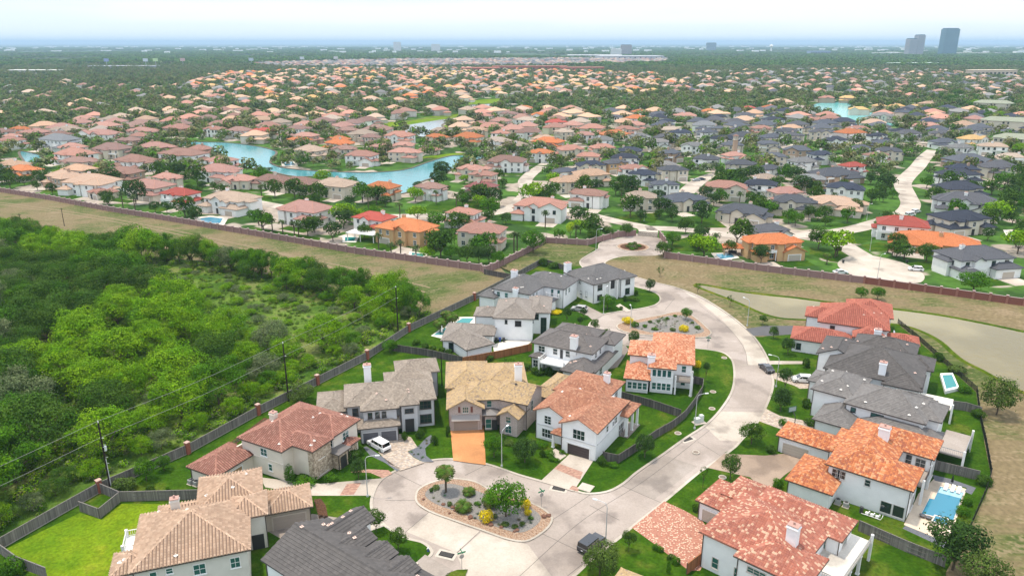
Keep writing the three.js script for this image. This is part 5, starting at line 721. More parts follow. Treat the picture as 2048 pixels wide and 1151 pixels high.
// shrubs
const shrubs = [['yellow', 'round golden shrub on the cul-de-sac island', [-4.1,-105.5], 1.35, 2.1], ['yellow', 'small golden shrub under the island tree', [2.7,-107.3], 0.7, 0.9], ['yellow', 'golden shrub half hidden behind the island tree', [2.4,-109.2], 1.0, 1.8], ['yellow', 'golden shrub at the left tip of the upper island', [32.3,-197.1], 1.8, 1.9], ['yellow', 'golden shrub at the right of the upper island', [47,-191.3], 1.6, 1.7], ['green', 'green shrub beside the golden one on the upper island', [34.1,-194.3], 1.3, 1.6], ['yellow', 'golden ball shrub beside the coral roofed house', [44.8,-167.1], 1.2, 1.8], ['yellow', 'yellow hedge by the silver car', [12.8,-204.8], 2.0, 1.0],
  ['cone', 'clipped conical evergreen at the cream wall', [-39.7,-117.1], 1.2, 3.8], ['green', 'low hedge beside the conical evergreen', [-37.1,-117], 2.6, 0.9], ['green', 'hedge at the stone front window', [-32.8,-117.5], 1.5, 1.4], ['dark', 'dark hedge at the stone porch', [-30.1,-124.6], 1.8, 2.0], ['dark', 'evergreen by the dark garage doors', [-21.3,-131.7], 0.8, 2.2], ['dark', 'evergreen beside the blue front door', [-18.3,-132.5], 1.0, 2.4], ['dark', 'small tree-like shrub on the round lawn', [-15.2,-130.2], 0.8, 2.2], ['dark', 'slim evergreen left of the orange driveway', [-12.8,-133.5], 0.6, 2.6],
  ['green', 'clipped hedge along the white front', [5.5,-129.6], 1.6, 1.0], ['green', 'clipped hedge near the front walk', [7.1,-126.1], 1.2, 1.0], ['dark', 'slim dark shrub by the front walk', [5.8,-125.7], 0.6, 1.6], ['green', 'ball shrub beside the door', [9.6,-126.8], 0.6, 0.8], ['green', 'pair of ball shrubs at the walk', [7.5,-124.3], 0.7, 0.7], ['green', 'ball shrub beside the pair at the walk', [8.5,-123.9], 0.6, 0.7], ['dark', 'dark shrub at the end of the wooden fence', [16.7,-122.8], 1.1, 2.0], ['green', 'low clipped shrub by the stepping stones', [18.8,-122.3], 1.1, 0.8], ['olive', 'pale clipped hedge at the brick front', [-0.6,-130.4], 1.2, 0.9], ['dark', 'dark shrubs under the brick front window', [-2.4,-132.1], 1.5, 1.2],
  ['green', 'round shrub at the brown driveway', [47.1,-115.4], 1.1, 1.8], ['dark', 'dark shrub beside the beige garage', [49.7,-127.3], 1.2, 1.6], ['dark', 'dark shrub at the left end of the pale garage', [31,-108.4], 0.9, 1.2], ['green', 'round shrub by the basketball hoop', [55.7,-137.8], 1.0, 1.7], ['dark', 'low dark hedge by the grey roofed wall', [61.5,-138.3], 1.5, 1.3], ['dark', 'dark hedge at the white wall of the grey roof', [63.6,-146.1], 1.2, 2.2], ['dark', 'dark shrubs at the charcoal roofed front', [71.4,-167.1], 1.2, 2.6], ['dark', 'shrubs along the white crossover driveway', [68.9,-158.6], 1.0, 1.6],
  ['green', 'ball shrubs beside the salmon driveway', [22.4,-98.2], 0.7, 1.0], ['green', 'clipped ball by the salmon driveway', [23,-97.7], 0.6, 0.9], ['cone', 'slim dark cypress at the bottom', [23.2,-92.7], 0.5, 2.6], ['green', 'shrub near the cypress at the bottom', [24.8,-94.9], 0.8, 1.2], ['dark', 'shrub left of the cypress at the bottom', [24.2,-95.8], 0.7, 1.0],
  ['dark', 'round shrub at the corner of the black iron fence', [84.2,-116.2], 1.6, 2.0], ['dark', 'shrub row by the grey fence corner', [98,-141.5], 1.6, 2.0], ['green', 'shrub right of the pool', [75.2,-107.3], 1.3, 1.6], ['green', 'leafy shrub beside the pool at the lawn', [77.5,-110.1], 1.1, 1.6], ['olive', 'flowering hedge by the raised pool', [106.5,-164.2], 2.4, 1.8], ['green', 'shrub below the raised pool', [102.1,-153.4], 1.6, 1.8], ['dark', 'tall shrub behind the charcoal roof', [105.7,-171], 1.4, 2.4], ['dark', 'column shrub behind the charcoal roof', [100.1,-165.6], 0.8, 2.4], ['dark', 'hedge strip beside the white terrace', [89.4,-132.1], 1.0, 1.6], ['dark', 'lower hedge strip beside the white terrace', [86.9,-127.3], 1.0, 1.6],
  ['olive', 'wide flowering shrub by the utility pole', [-68.5,-114.6], 2.3, 2.4], ['dark', 'small dark shrub on the back lawn', [-63.4,-114.1], 1.0, 1.3], ['green', 'small shrub near the fence on the back lawn', [-60.7,-114.6], 0.4, 0.6], ['green', 'round bush at the bottom left corner', [-74,-92.4], 1.9, 3.0], ['dark', 'hedge row beside the wooden fence left of the pool house', [-25,-181.3], 1.3, 1.5], ['dark', 'second clump of the hedge row beside the wooden fence', [-22.4,-179], 1.3, 1.5], ['dark', 'third clump of the hedge row beside the wooden fence', [-20.2,-177], 1.3, 1.5], ['dark', 'fourth clump of the hedge row beside the wooden fence', [-17.8,-175.7], 1.3, 1.6], ['dark', 'fifth clump of the hedge row beside the wooden fence', [-15.9,-174.7], 1.2, 1.6],
  ['dark', 'hedge below the upper terrace', [6.1,-163.3], 1.8, 1.8], ['dark', 'second hedge below the upper terrace', [3.1,-165.6], 1.6, 1.6], ['green', 'green hedge behind the honey roof', [-0.5,-169.1], 1.8, 1.6], ['dark', 'small evergreen by the cedar fence', [-5.5,-171], 1.2, 1.4], ['dark', 'small evergreen at the terrace post', [8.8,-162.7], 1.2, 2.2], ['dark', 'pair of shrubs at the square white house', [34.4,-215.9], 0.8, 2.0], ['dark', 'low hedge at the square white house', [36.9,-217.3], 2.6, 0.9], ['dark', 'corner shrub of the square white house', [38.6,-221.1], 0.7, 2.0], ['dark', 'ball shrub at the thin walk', [32.4,-209.1], 0.7, 0.8], ['green', 'ball shrub right of the thin walk', [35.4,-210.4], 0.8, 0.8], ['dark', 'tall dark shrub by the hedge at the field', [11.1,-254.1], 2.0, 3.0], ['dark', 'dark hedge along the field', [15,-251.6], 2.6, 2.2], ['dark', 'end of the dark hedge along the field', [19.2,-248.6], 2.4, 1.8]];
for (const [k, l, [x, z], R, h] of shrubs) bush(k, l, x, z, R, h);
for (const [i, p] of [[44.7,-279.2],[46.4,-283],[48,-283.7],[48.8,-279.9],[47.3,-276.3],[45.6,-275.5]].entries()) bush(i % 2 ? 'green' : 'olive', 'shrub planted on the round island of the gate circle', p[0], p[1], rr(0.9, 1.5), rr(0.8, 1.6), 'shrubs of the round island');
for (const p of [[38.8,-197.5],[44.2,-199.9],[46.9,-202.3],[50.6,-196.7],[51.1,-192.8],[43.9,-191.3],[39.2,-192],[36.8,-193.9]]) bush(pick(['olive', 'dark', 'green']), 'low shrub in the gravel of the upper island', p[0], p[1], rr(0.6, 1.1), rr(0.6, 1.1), 'low shrubs of the upper island');
for (const p of [[-14.2,-113.8],[-13.4,-114.9],[-10.6,-109.8],[-5.9,-110.1],[-2.8,-106.4],[-1.1,-104.3],[3.1,-105.9],[1.7,-104.3],[0.5,-103.7]]) bush(pick(['olive', 'dark', 'green']), 'low shrub in the gravel of the cul-de-sac island', p[0], p[1], rr(0.45, 0.85), rr(0.5, 1.0), 'low shrubs of the cul-de-sac island');
{ // many small tufts in the gravel: too small to tell apart
  const tg = AGAVE, pts = []; seed(640);
  const beds = [[[[-15.2,-113.1],[-14,-115.7],[-11.1,-116.5],[-7.4,-114.9],[-2.9,-112.2],[3.1,-109.2],[4.8,-106.4],[3.6,-103.9],[1.3,-102.4],[-3.6,-104.5],[-8.7,-107.8],[-13.2,-110.4]], 20, [0.3, 0.6]], [[[36.6,-196.7],[42.3,-201.1],[49.4,-204],[52,-196.7],[52.6,-190.6],[46.7,-188.3],[37.5,-190.2],[33.8,-193.9]], 70, [0.25, 0.5]], [[[-20.1,-127.3],[-18.2,-129.8],[-16.3,-134.1],[-16.9,-128.8],[-16.9,-124.6]], 9, [0.3, 0.5]], [[[45.1,-279.9],[47.4,-284.5],[48.6,-279.9],[46.1,-276.3]], 12, [0.6, 1.4]]];
  for (const [p, n, [a, b]] of beds) { const xs = p.map(q => q[0]), zs = p.map(q => q[1]); let k = 0, g = 0; while (k < n && g++ < 3000) { const x = rr(Math.min(...xs), Math.max(...xs)), z = rr(Math.min(...zs), Math.max(...zs)); if (inPoly(x, z, p)) { pts.push([x, z, rr(a, b)]); k++; } } }
  for (let i = 0; i < 46; i++) { const t = i / 46, a = [-59.6,-123.7], b = [-52.2,-142.2]; pts.push([lerp(a[0], b[0], t) + rr(0.2, 0.8) + 1.1, lerp(a[1], b[1], t) + rr(0.2, 0.8) + 0.6, rr(0.3, 0.6)]); }
  const im = solid(new THREE.InstancedMesh(tg, veg, pts.length)), m4 = new THREE.Matrix4(), q4 = new THREE.Quaternion(); im.name = 'ground_cover'; im.userData = { kind: 'stuff', label: 'small spiky tufts planted in the gravel beds', category: 'ground cover' };
  pts.forEach(([x, z, s], i) => { q4.setFromAxisAngle(V3(0, 1, 0), rr(0, 6.28)); im.setMatrixAt(i, m4.compose(V3(x, 0.2, z), q4, V3(s, s, s))); im.setColorAt(i, lin(rr(0.7, 1.3), rr(0.7, 1.2), rr(0.6, 1.1))); }); scene.add(im);
  struct('bed', ribbon([[-59.5,-123.2],[-56.1,-129.6],[-52.1,-141.3]], 1.5, 0.14, false, 0, -1), mulch, 'mulch strip along the inside of the wooden fence');
}
seed(660);
for (let i = 0; i < 14; i++) { const [x, z] = pick([[-14.8,-111.6], [-12.3,-109.8], [-10,-107.5], [-7.8,-105.9], [-3.2,-104.3], [1.3,-103.2], [4.6,-104.5], [5.5,-106.4], [-14.3,-114.3], [-6.7,-115.4], [-15.3,-112.8], [-10,-108.7], [1.8,-102.2], [-1.9,-103.5]]); const g = new THREE.IcosahedronGeometry(1, 1), p = g.attributes.position; for (let k = 0; k < p.count; k++) { const f = 0.75 + 0.4 * hash2(Math.round(p.getX(k) * 50), Math.round(p.getY(k) * 50 + p.getZ(k) * 31), i); p.setXYZ(k, p.getX(k) * f, p.getY(k) * f * 0.6, p.getZ(k) * f); } g.computeVertexNormals(); const m = solo('boulder', 'brown boulder on the cul-de-sac island', 'boulder', g, mat([0.16, 0.085, 0.06], 0.95), 'boulders on the cul-de-sac island'); m.position.set(x + rr(-1, 1), 0.25, z + rr(-0.6, 0.6)); m.scale.setScalar(rr(0.25, 0.5)); }

// ---------------------------------------------------------------- fences and walls
function picketPanel(s, c0, c1, h, len = 2.4) { seed(s); const L = [], n = Math.round(len / 0.15); for (let i = 0; i < n; i++) { const k = rr(0, 1), f = rr(0.75, 1.2), hh = h + rr(-0.025, 0.025); L.push(tint(box(0.14, hh, 0.022, -len / 2 + (i + 0.5) * len / n, hh / 2 + 0.05, rr(-0.006, 0.006)), mix3(c0, c1, k).map(v => v * f))); } for (const y of [0.3, h * 0.55, h - 0.2]) L.push(tint(box(len, 0.09, 0.04, 0, y, -0.035), mix3(c0, c1, 0.3))); L.push(tint(box(len, 0.05, 0.14, 0, h + 0.1, 0), mix3(c0, c1, 0.6))); return merge(L); }
const PICK = { grey: [1, 2, 3].map(s => picketPanel(s, [0.115, 0.105, 0.095], [0.22, 0.20, 0.18], 1.9)), cedar: [4, 5].map(s => picketPanel(s, [0.24, 0.085, 0.03], [0.34, 0.14, 0.055], 1.9)), dark: [6, 7].map(s => picketPanel(s, [0.07, 0.064, 0.058], [0.13, 0.116, 0.104], 1.8)) };
const postGeo = box(0.1, 2.1, 0.1, 0, 1.05, -0.06), fencePost = mat([0.1, 0.085, 0.07], 0.95), kickBoard = mat([0.34, 0.31, 0.27], 0.9);
function fence(label, pts, kind = 'grey', { columns = 0, alternate = false, y = 0.1, group } = {}) {
  const g = thing('wooden_fence', label, 'fence', pts[0][0], pts[0][1], 0, group, y); let run = 0; const geos = PICK[kind]; let i = 0;
  for (let s = 0; s < pts.length - 1; s++) {
    const a = pts[s], b = pts[s + 1], len = Math.hypot(b[0] - a[0], b[1] - a[1]), n = Math.max(1, Math.round(len / 2.4)), an = Math.atan2(-(b[1] - a[1]), b[0] - a[0]);
    for (let k = 0; k < n; k++) { const t = (k + 0.5) / n, m = part('panel', geos[i % geos.length], vcRough, g); m.position.set(lerp(a[0], b[0], t) - pts[0][0], 0, lerp(a[1], b[1], t) - pts[0][1]); m.rotation.y = an + (alternate && i % 2 ? Math.PI : 0); m.scale.x = len / n / 2.4; i++;
      const p = part('post', postGeo, fencePost, g); p.position.set(lerp(a[0], b[0], k / n) - pts[0][0], 0, lerp(a[1], b[1], k / n) - pts[0][1]); p.rotation.y = an; }
    if (columns) { const kb = part('base_board', box(len, 0.16, 0.06, 0, 0.06, 0.05), kickBoard, g); kb.position.set((a[0] + b[0]) / 2 - pts[0][0], 0, (a[1] + b[1]) / 2 - pts[0][1]); kb.rotation.y = an;
      if (s > 0) { const c = part('brick_column', box(0.75, 2.5, 0.75, 0, 1.2, 0), brickColumn, g); c.position.set(a[0] - pts[0][0], 0, a[1] - pts[0][1]); c.rotation.y = an; part('column_cap', box(0.9, 0.14, 0.9, 0, 2.5, 0), mat([0.45, 0.3, 0.25], 0.9), c); } }
  } return g;
}
fence('long weathered wooden fence with red brick columns along the wild wood', fenceLine, 'grey', { columns: 1 });
fence('grey wooden fence between the two back lawns at the left', [[-72.2,-113.7],[-67.2,-111],[-60.6,-111.3],[-54.1,-111.6]], 'grey', { alternate: true });
fence('short fence pen around the utility pole', [[-72.7,-108.2],[-68.2,-106.1],[-67.2,-110.8]], 'grey');
fence('wooden fence at the bottom left corner', [[-79.8,-97.7],[-74.1,-94],[-68.3,-91.5]], 'grey', { alternate: true });
fence('dark wooden fence behind the hedge row of the pool house', [[-30.8,-177.3],[-21.9,-174.1],[-12.1,-169.1]], 'dark');
fence('orange-brown cedar fence beside the pool house', [[-12.1,-168.5],[-3,-172.8],[5.1,-177.3]], 'cedar');
fence('dark fence with open rails behind the corner lawn', [[20.9,-157.8],[23.9,-150.1],[29.8,-146.1],[35.5,-141.3]], 'dark', { alternate: true });
fence('curving dark fence along the verge', [[17.1,-124.3],[19.8,-123.2],[25,-128.6],[28.7,-132.7],[32.8,-136.6],[36.3,-140.9],[39.3,-146.1],[42.7,-152.6],[43.9,-156.7],[41.1,-158.6]], 'dark');
fence('short fence beside the rust orange roofed house', [[17.5,-152.1],[21,-157.3]], 'cedar');
fence('grey fence below the side lawn of the flame orange roof', [[55.9,-102.9],[60.9,-97.7],[65,-94]], 'grey', { alternate: true });
fence('grey fence between the pool patio and the next lawn', [[77.9,-121.1],[84,-117.5]], 'grey', { alternate: true });
fence('grey fence behind the two grey roofed houses', [[90,-146.8],[97,-144.4],[99.1,-142.2]], 'grey');
fence('slim cedar fence at the bottom by the salmon driveway', [[25.9,-92.4],[28.6,-94.9]], 'cedar');
fence('dark fence panel closing the mown strip', [[-9.5,-243.9],[0.2,-237.6]], 'dark');
fence('weathered fence along the far field', [[0.2,-237.6],[10.9,-257.2],[19.9,-246.2]], 'dark');
{ const pts = [[108.4,-197.1],[107.7,-183.7],[106.4,-170.4],[104.9,-153.6],[97.2,-139.1],[92.9,-130.2],[87.4,-119.4],[83.1,-113.8],[73.4,-102.4]], g = thing('iron_fence', 'black iron railing fence along the pond side', 'fence', pts[0][0], pts[0][1], 0, undefined, 0.1), L = []; for (let i = 0; i < 20; i++) L.push(box(0.03, 1.3, 0.03, -1.2 + i * 0.12 + 0.06, 0.7, 0)); L.push(box(2.4, 0.05, 0.05, 0, 1.3, 0), box(2.4, 0.05, 0.05, 0, 0.15, 0)); const pg = merge(L), iron = mat([0.012, 0.012, 0.013], 0.5), po = box(0.09, 1.5, 0.09, 0, 0.75, 0);
  for (let s = 0; s < pts.length - 1; s++) { const a = pts[s], b = pts[s + 1], len = Math.hypot(b[0] - a[0], b[1] - a[1]), n = Math.max(1, Math.round(len / 2.4)), an = Math.atan2(-(b[1] - a[1]), b[0] - a[0]); for (let k = 0; k < n; k++) { const t = (k + 0.5) / n, m = part('railing_panel', pg, iron, g); m.position.set(lerp(a[0], b[0], t) - pts[0][0], 0, lerp(a[1], b[1], t) - pts[0][1]); m.rotation.y = an; m.scale.x = len / n / 2.4; const p = part('post', po, iron, g); p.position.set(lerp(a[0], b[0], k / n) - pts[0][0], 0, lerp(a[1], b[1], k / n) - pts[0][1]); } } }
function brickWall(label, pts, m, cm, h = 2.3) { const g = thing('brick_wall', label, 'wall', pts[0][0], pts[0][1]), pg = box(4.6, h, 0.22, 0, h / 2, 0), tg = box(4.6, 0.12, 0.34, 0, h + 0.06, 0), cg = box(0.62, h + 0.35, 0.62, 0, (h + 0.35) / 2, 0), cc = box(0.78, 0.14, 0.78, 0, h + 0.42, 0), capM = mat([0.42, 0.33, 0.31], 0.9);
  for (let s = 0; s < pts.length - 1; s++) { const a = pts[s], b = pts[s + 1], len = Math.hypot(b[0] - a[0], b[1] - a[1]), n = Math.max(1, Math.round(len / 4.6)), an = Math.atan2(-(b[1] - a[1]), b[0] - a[0]); for (let k = 0; k < n; k++) { const t = (k + 0.5) / n, x = lerp(a[0], b[0], t) - pts[0][0], z = lerp(a[1], b[1], t) - pts[0][1], w = part('panel', pg, m, g); w.position.set(x, 0, z); w.rotation.y = an; w.scale.x = len / n / 4.6; part('coping', tg, capM, w); const c = part('column', cg, cm, g); c.position.set(lerp(a[0], b[0], k / n) - pts[0][0], 0, lerp(a[1], b[1], k / n) - pts[0][1]); c.rotation.y = an; part('column_cap', cc, capM, c); } } return g; }
const pinkCol = mat([0.36, 0.25, 0.23], 0.95, { map: brickTex });
brickWall('long pinkish brick wall with columns behind the mown strip', [...[[-321.2,-418.6]], ...wallLine, ...[[-9.4,-245.6]]], brickPink, pinkCol);
brickWall('pink brick wall turning back at the corner trees', [[-9.4,-245.6],[-5.1,-251.6],[6,-271.3],[13.4,-286]], brickPink, pinkCol);
brickWall('pink brick wall left of the gate circle', [[13.4,-286],[29.3,-282.2],[43,-295.6],[50.7,-298.1]], brickPink, pinkCol);
brickWall('pink brick wall right of the gate circle', [...[[60,-295.6],[60.1,-281.4]], ...wallLineB], brickPink, pinkCol);
brickWall('red brick wall along the pond bank at the right', wallLineC, brickRed, mat([0.34, 0.17, 0.13], 0.95, { map: brickTex }));
{ const a = [51.2,-297.3], b = [59.1,-294.8], g = thing('iron_gate', 'dark iron driveway gate behind the round island', 'gate', a[0], a[1]), len = Math.hypot(b[0] - a[0], b[1] - a[1]), an = Math.atan2(-(b[1] - a[1]), b[0] - a[0]), iron = mat([0.02, 0.017, 0.015], 0.5); for (const s of [0, 1]) { const L = [box(len / 2 - 0.1, 0.1, 0.08, 0, 0.25, 0), box(len / 2 - 0.1, 0.1, 0.08, 0, 1.1, 0), box(len / 2 - 0.1, 0.12, 0.08, 0, 1.95, 0)]; for (let i = 0; i < 24; i++) L.push(box(0.09, 1.9, 0.05, -len / 4 + 0.1 + i * (len / 2 - 0.2) / 23, 1.1, 0)); const m = part('leaf', merge(L), iron, g), t = s ? 0.75 : 0.25; m.position.set((b[0] - a[0]) * t, 0, (b[1] - a[1]) * t); m.rotation.y = an; } }

// ---------------------------------------------------------------- street furniture
const lampMat = mat([0.50, 0.52, 0.53], 0.45, { metalness: 0.4 });
function streetLamp(label, [x, z], yaw, h = 7.8) { const g = thing('street_lamp', label, 'street lamp', x, z, yaw, 'estate street lamps', 0.1); part('pole', cyl(0.1, 0.06, h - 0.6, 0, 0, 0, 8), lampMat, g); part('arm', tube([V3(0, h - 0.7, 0), V3(0.25, h - 0.1, 0), V3(1.1, h + 0.1, 0), V3(1.9, h + 0.12, 0)], 0.045, 10, 6), lampMat, g); const hd = part('lamp_head', new RoundedBoxGeometry(0.75, 0.18, 0.34, 2, 0.07), mat([0.66, 0.68, 0.68], 0.5), g); hd.position.set(2.1, h + 0.1, 0); const b = part('base', cyl(0.24, 0.2, 0.35, 0, 0, 0, 8), lampMat, g); }
streetLamp('street lamp between the stone fronted house and the cul-de-sac', [-25.1,-112.6], 8); streetLamp('street lamp on the lawn right of the orange driveway', [-1.9,-122.3], 60, 7.4); streetLamp('street lamp beside the black vehicle at the bottom', [14.8,-100.1], 150, 7.0); streetLamp('street lamp beside the green utility boxes', [37.3,-136.6], 15, 7.6); streetLamp('street lamp by the dark trees of the charcoal roofed house', [60.5,-156.2], 150, 7.4); streetLamp('street lamp before the square white house', [26.6,-204.8], 60); streetLamp('street lamp at the gate circle', [31.9,-275.5], 15, 8.0); streetLamp('street lamp on the pond verge', [65.5,-195.1], 120, 7.6); streetLamp('street lamp behind the yellow shrub of the upper island', [32.7,-193.2], 90, 6.0);
for (const [l, p, h] of [['street lamp on the corner lawn of the winding street', [135.5,-274.1], 7.5], ['slim street lamp at the turning circle', [122.5,-239.9], 8], ['street lamp on the front lawn by the beige roof', [58.4,-324.3], 8], ['street lamp beside the driveway of the peach roof', [157.8,-326.3], 7]]) streetLamp(l, p, 30, h);
{ const wood = mat([0.035, 0.028, 0.023], 0.95), poles = [[-70.2,-113.7],[-49.1,-148.9],[-30.6,-187.6]], top = 13.4, hosts = [];
  const lab = ['tall dark utility pole with transformer behind the fence at the left', 'tall dark utility pole rising behind the red-brown roof', 'tall dark utility pole at the end of the wood'];
  poles.forEach(([x, z], i) => { const g = thing('utility_pole', lab[i], 'utility pole', x, z); part('pole', cyl(0.2, 0.13, 13.8, 0, 0, 0, 8), wood, g); part('insulator', merge([cyl(0.09, 0.07, 0.4, 0, 13.8, 0, 8), box(0.5, 0.08, 0.08, 0.2, 10.9, 0)]), whiteTrim, g); if (i === 0) { const t = part('transformer', merge([cyl(0.2, 0.2, 0.8, 0.5, 8.6, 0.1, 10), box(0.5, 0.06, 0.06, 0.25, 9.2, 0.1)]), mat([0.6, 0.62, 0.62], 0.5), g); part('conduit', cyl(0.06, 0.06, 7, 0.22, 0, 0.1, 6), mat([0.5, 0.5, 0.5], 0.6), g); for (let k = 0; k < 4; k++) part('step_bracket', box(0.5, 0.05, 0.05, 0.3, 6 + k * 1.2, 0), mat([0.6, 0.6, 0.58], 0.6), g); } });
  const d = [poles[1][0] - poles[0][0], poles[1][1] - poles[0][1]], line = [[poles[0][0] - d[0], poles[0][1] - d[1]], ...poles], wireM = mat([0.26, 0.26, 0.25], 0.6);
  for (let i = 0; i < 3; i++) for (const [y, l] of [[14.1, 'thin upper power line'], [11.0, 'thin lower power line']]) { const a = line[i], b = line[i + 1]; solo('power_line', l + [' running out of the left edge', ' between the left and middle utility poles', ' between the middle and far utility poles'][i], 'wire', tube([V3(a[0], y, a[1]), V3((a[0] + b[0]) / 2, y - 0.6, (a[1] + b[1]) / 2), V3(b[0], y, b[1])], 0.028, 12, 4), wireM); }
  for (const [l, p, h] of [['short dark utility pole beside the honey yellow roof', [-16.1,-157], 7.4], ['distant wooden pole at the top left of the wood', [-197.7,-294.8], 10], ['thin distant pole on the mown strip', [-192.6,-314.8], 8]]) { const g = thing('utility_pole', l, 'utility pole', p[0], p[1]); part('pole', cyl(0.15, 0.1, h, 0, 0, 0, 7), wood, g); part('crossarm', box(1.6, 0.12, 0.12, 0, h - 0.6, 0), wood, g); } }
function signBlade(label, [x, z], yaw) { const g = thing('street_sign', label, 'street sign', x, z, yaw, undefined, 0.1); part('post', cyl(0.04, 0.04, 3, 0, 0, 0, 6), greyMetal, g); const gm = mat([0.02, 0.22, 0.10], 0.6); part('name_blade', box(1.3, 0.26, 0.03, 0, 2.9, 0), gm, g); const b = part('name_blade', box(1.3, 0.26, 0.03, 0, 3.17, 0, Math.PI / 2), gm, g); const s = part('stop_plate', new THREE.CylinderGeometry(0.38, 0.38, 0.03, 8).rotateX(Math.PI / 2).translate(0, 2.25, 0.05), mat([0.32, 0.29, 0.27], 0.6), g); }
signBlade('green crossed street name sign at the bottom corner', [-7.5,-93.7], 25); signBlade('green crossed street name sign on the corner lawn', [50.5,-179], -10); signBlade('round backed sign at the right end of the cul-de-sac island', [5,-109.7], 30);
{ const g = thing('utility_box', 'pale green electrical boxes at the verge under a street lamp', 'utility box', ...[38.8,-139.1], 20, undefined, 0.12), c = mat([0.50, 0.54, 0.50], 0.7); part('pad', box(2.6, 0.12, 1.7, 0, 0.06, 0), concretePale, g); part('cabinet', new RoundedBoxGeometry(1.1, 1.1, 0.9, 2, 0.05).translate(-0.5, 0.67, 0), c, g); part('cabinet', new RoundedBoxGeometry(0.8, 1.5, 0.8, 2, 0.05).translate(0.6, 0.87, -0.2), c, g); }
const manholes = [[45.4,-153.6], [43.1,-145.4], [33.5,-134.7], [53.1,-172.8], [38.2,-118.6], [35.4,-127.3]]; manholes.forEach((p, i) => { const g = thing('manhole', 'round concrete manhole ring in the verge grass', 'manhole', p[0], p[1], 0, 'manhole rings in the verge', 0.12); part('ring', new THREE.TorusGeometry(0.62, 0.12, 6, 18).rotateX(Math.PI / 2), kerbMat, g); part('cover', new THREE.CylinderGeometry(0.55, 0.55, 0.06, 18), mat([0.2, 0.16, 0.13], 0.9), g); });
for (const [l, p, yaw] of [['dark kerb inlet grate at the pale driveway', [8.3,-115.1], -20], ['double storm drain grate at the bottom corner', [-10.1,-97.1], -20], ['kerb inlet on the straight street', [34.9,-132.5], 30]]) { const g = thing('storm_drain', l, 'drain', p[0], p[1], yaw, undefined, 0.02), L = []; for (let i = 0; i < 12; i++) L.push(box(0.1, 0.05, 0.9, -0.9 + i * 0.165, 0.05, 0)); part('grate', merge(L), mat([0.06, 0.055, 0.05], 0.8), g); part('frame', box(2.3, 0.04, 1.1, 0, 0.01, 0), mat([0.02, 0.02, 0.02], 0.9), g); part('apron', box(3.2, 0.02, 2.0, 0, 0.0, 0), kerbMat, g); }
{ const p = [15.9,-115.2], g = thing('concrete_inlet', 'square concrete inlet top with bricks at the street corner', 'inlet', ...[13.1,-115.2], -30, undefined, 0.12); part('slab', box(2.4, 0.14, 2.2, 0, 0.07, 0), concretePale, g); part('brick_patch', box(1.6, 0.05, 1.2, -1.6, 0.04, 1.2), paverRed, g); }
{ const g = thing('fire_hydrant', 'small blue and white fire hydrant on the triangular lawn', 'hydrant', ...[-13,-97.8], 0, undefined, 0.12); part('body', merge([cyl(0.14, 0.12, 0.6, 0, 0, 0, 10), cyl(0.19, 0.19, 0.08, 0, 0, 0, 10)]), mat([0.03, 0.07, 0.2], 0.5), g); part('bonnet', merge([cyl(0.15, 0.04, 0.2, 0, 0.6, 0, 10), box(0.42, 0.12, 0.12, 0, 0.42, 0)]), whiteTrim, g); }
{ const g = thing('basketball_hoop', 'basketball hoop with green framed backboard in a paver driveway', 'basketball hoop', ...[57.6,-138.7], 200, undefined, 0.12); part('pole', tube([V3(0, 0, -1.2), V3(0, 2.2, -1.1), V3(0, 3.1, -0.3)], 0.09, 8, 6), darkTrim, g); part('backboard', box(1.8, 1.1, 0.05, 0, 3.4, -0.1), mat([0.35, 0.42, 0.40], 0.3), g); part('backboard_frame', merge([box(1.9, 0.12, 0.08, 0, 3.95, -0.1), box(1.9, 0.14, 0.08, 0, 2.85, -0.1), box(0.12, 1.1, 0.08, -0.93, 3.4, -0.1), box(0.12, 1.1, 0.08, 0.93, 3.4, -0.1)]), mat([0.02, 0.09, 0.04], 0.6), g); part('rim', new THREE.TorusGeometry(0.23, 0.025, 6, 16).rotateX(Math.PI / 2).translate(0, 3.05, 0.35), mat([0.5, 0.1, 0.02], 0.5), g); }
function acUnit(label, [x, z], yaw) { const g = thing('air_conditioner', label, 'air conditioner', x, z, yaw, undefined, 0.12); part('case', new RoundedBoxGeometry(0.85, 0.85, 0.85, 2, 0.08).translate(0, 0.5, 0), mat([0.33, 0.33, 0.32], 0.6), g); part('fan_grille', new THREE.CylinderGeometry(0.34, 0.34, 0.05, 14).translate(0, 0.95, 0), mat([0.04, 0.04, 0.04], 0.6), g); part('pad', box(1.1, 0.1, 1.1, 0, 0.05, 0), concretePale, g); }
acUnit('first air conditioner at the foot of the white wall beside the flame orange roof', [55.7,-110.4], -38); acUnit('second air conditioner at the foot of the white wall beside the flame orange roof', [56.7,-109.5], -38); acUnit('air conditioner beside the cream garage of the red-brown roof', [-57.4,-116.5], -28); acUnit('air conditioner next to another beside the red-brown roofed garage', [-56.2,-116], -28);
{ const g = thing('pool_equipment', 'white pool pumps and filter tanks along the white wall', 'pool equipment', ...[59.7,-107], -38, undefined, 0.12); part('filter_tank', cyl(0.3, 0.3, 1.1, -1.4, 0, 0, 12), mat([0.05, 0.05, 0.055], 0.4), g); for (const x of [-0.5, 0.3, 1.1]) part('pump', merge([new RoundedBoxGeometry(0.5, 0.5, 0.5, 2, 0.1).toNonIndexed().translate(x, 0.35, 0.2), cyl(0.12, 0.12, 0.5, x + 0.3, 0.2, -0.1, 8)]), whiteTrim, g); part('piping', merge([tube([V3(-1.3, 0.2, 0.5), V3(0, 0.25, 0.55), V3(1.7, 0.2, 0.5)], 0.05, 10, 6), tube([V3(1.7, 0.2, 0.5), V3(1.9, 0.7, 0.3), V3(1.9, 0.9, 0)], 0.05, 8, 6)]), whiteTrim, g); }
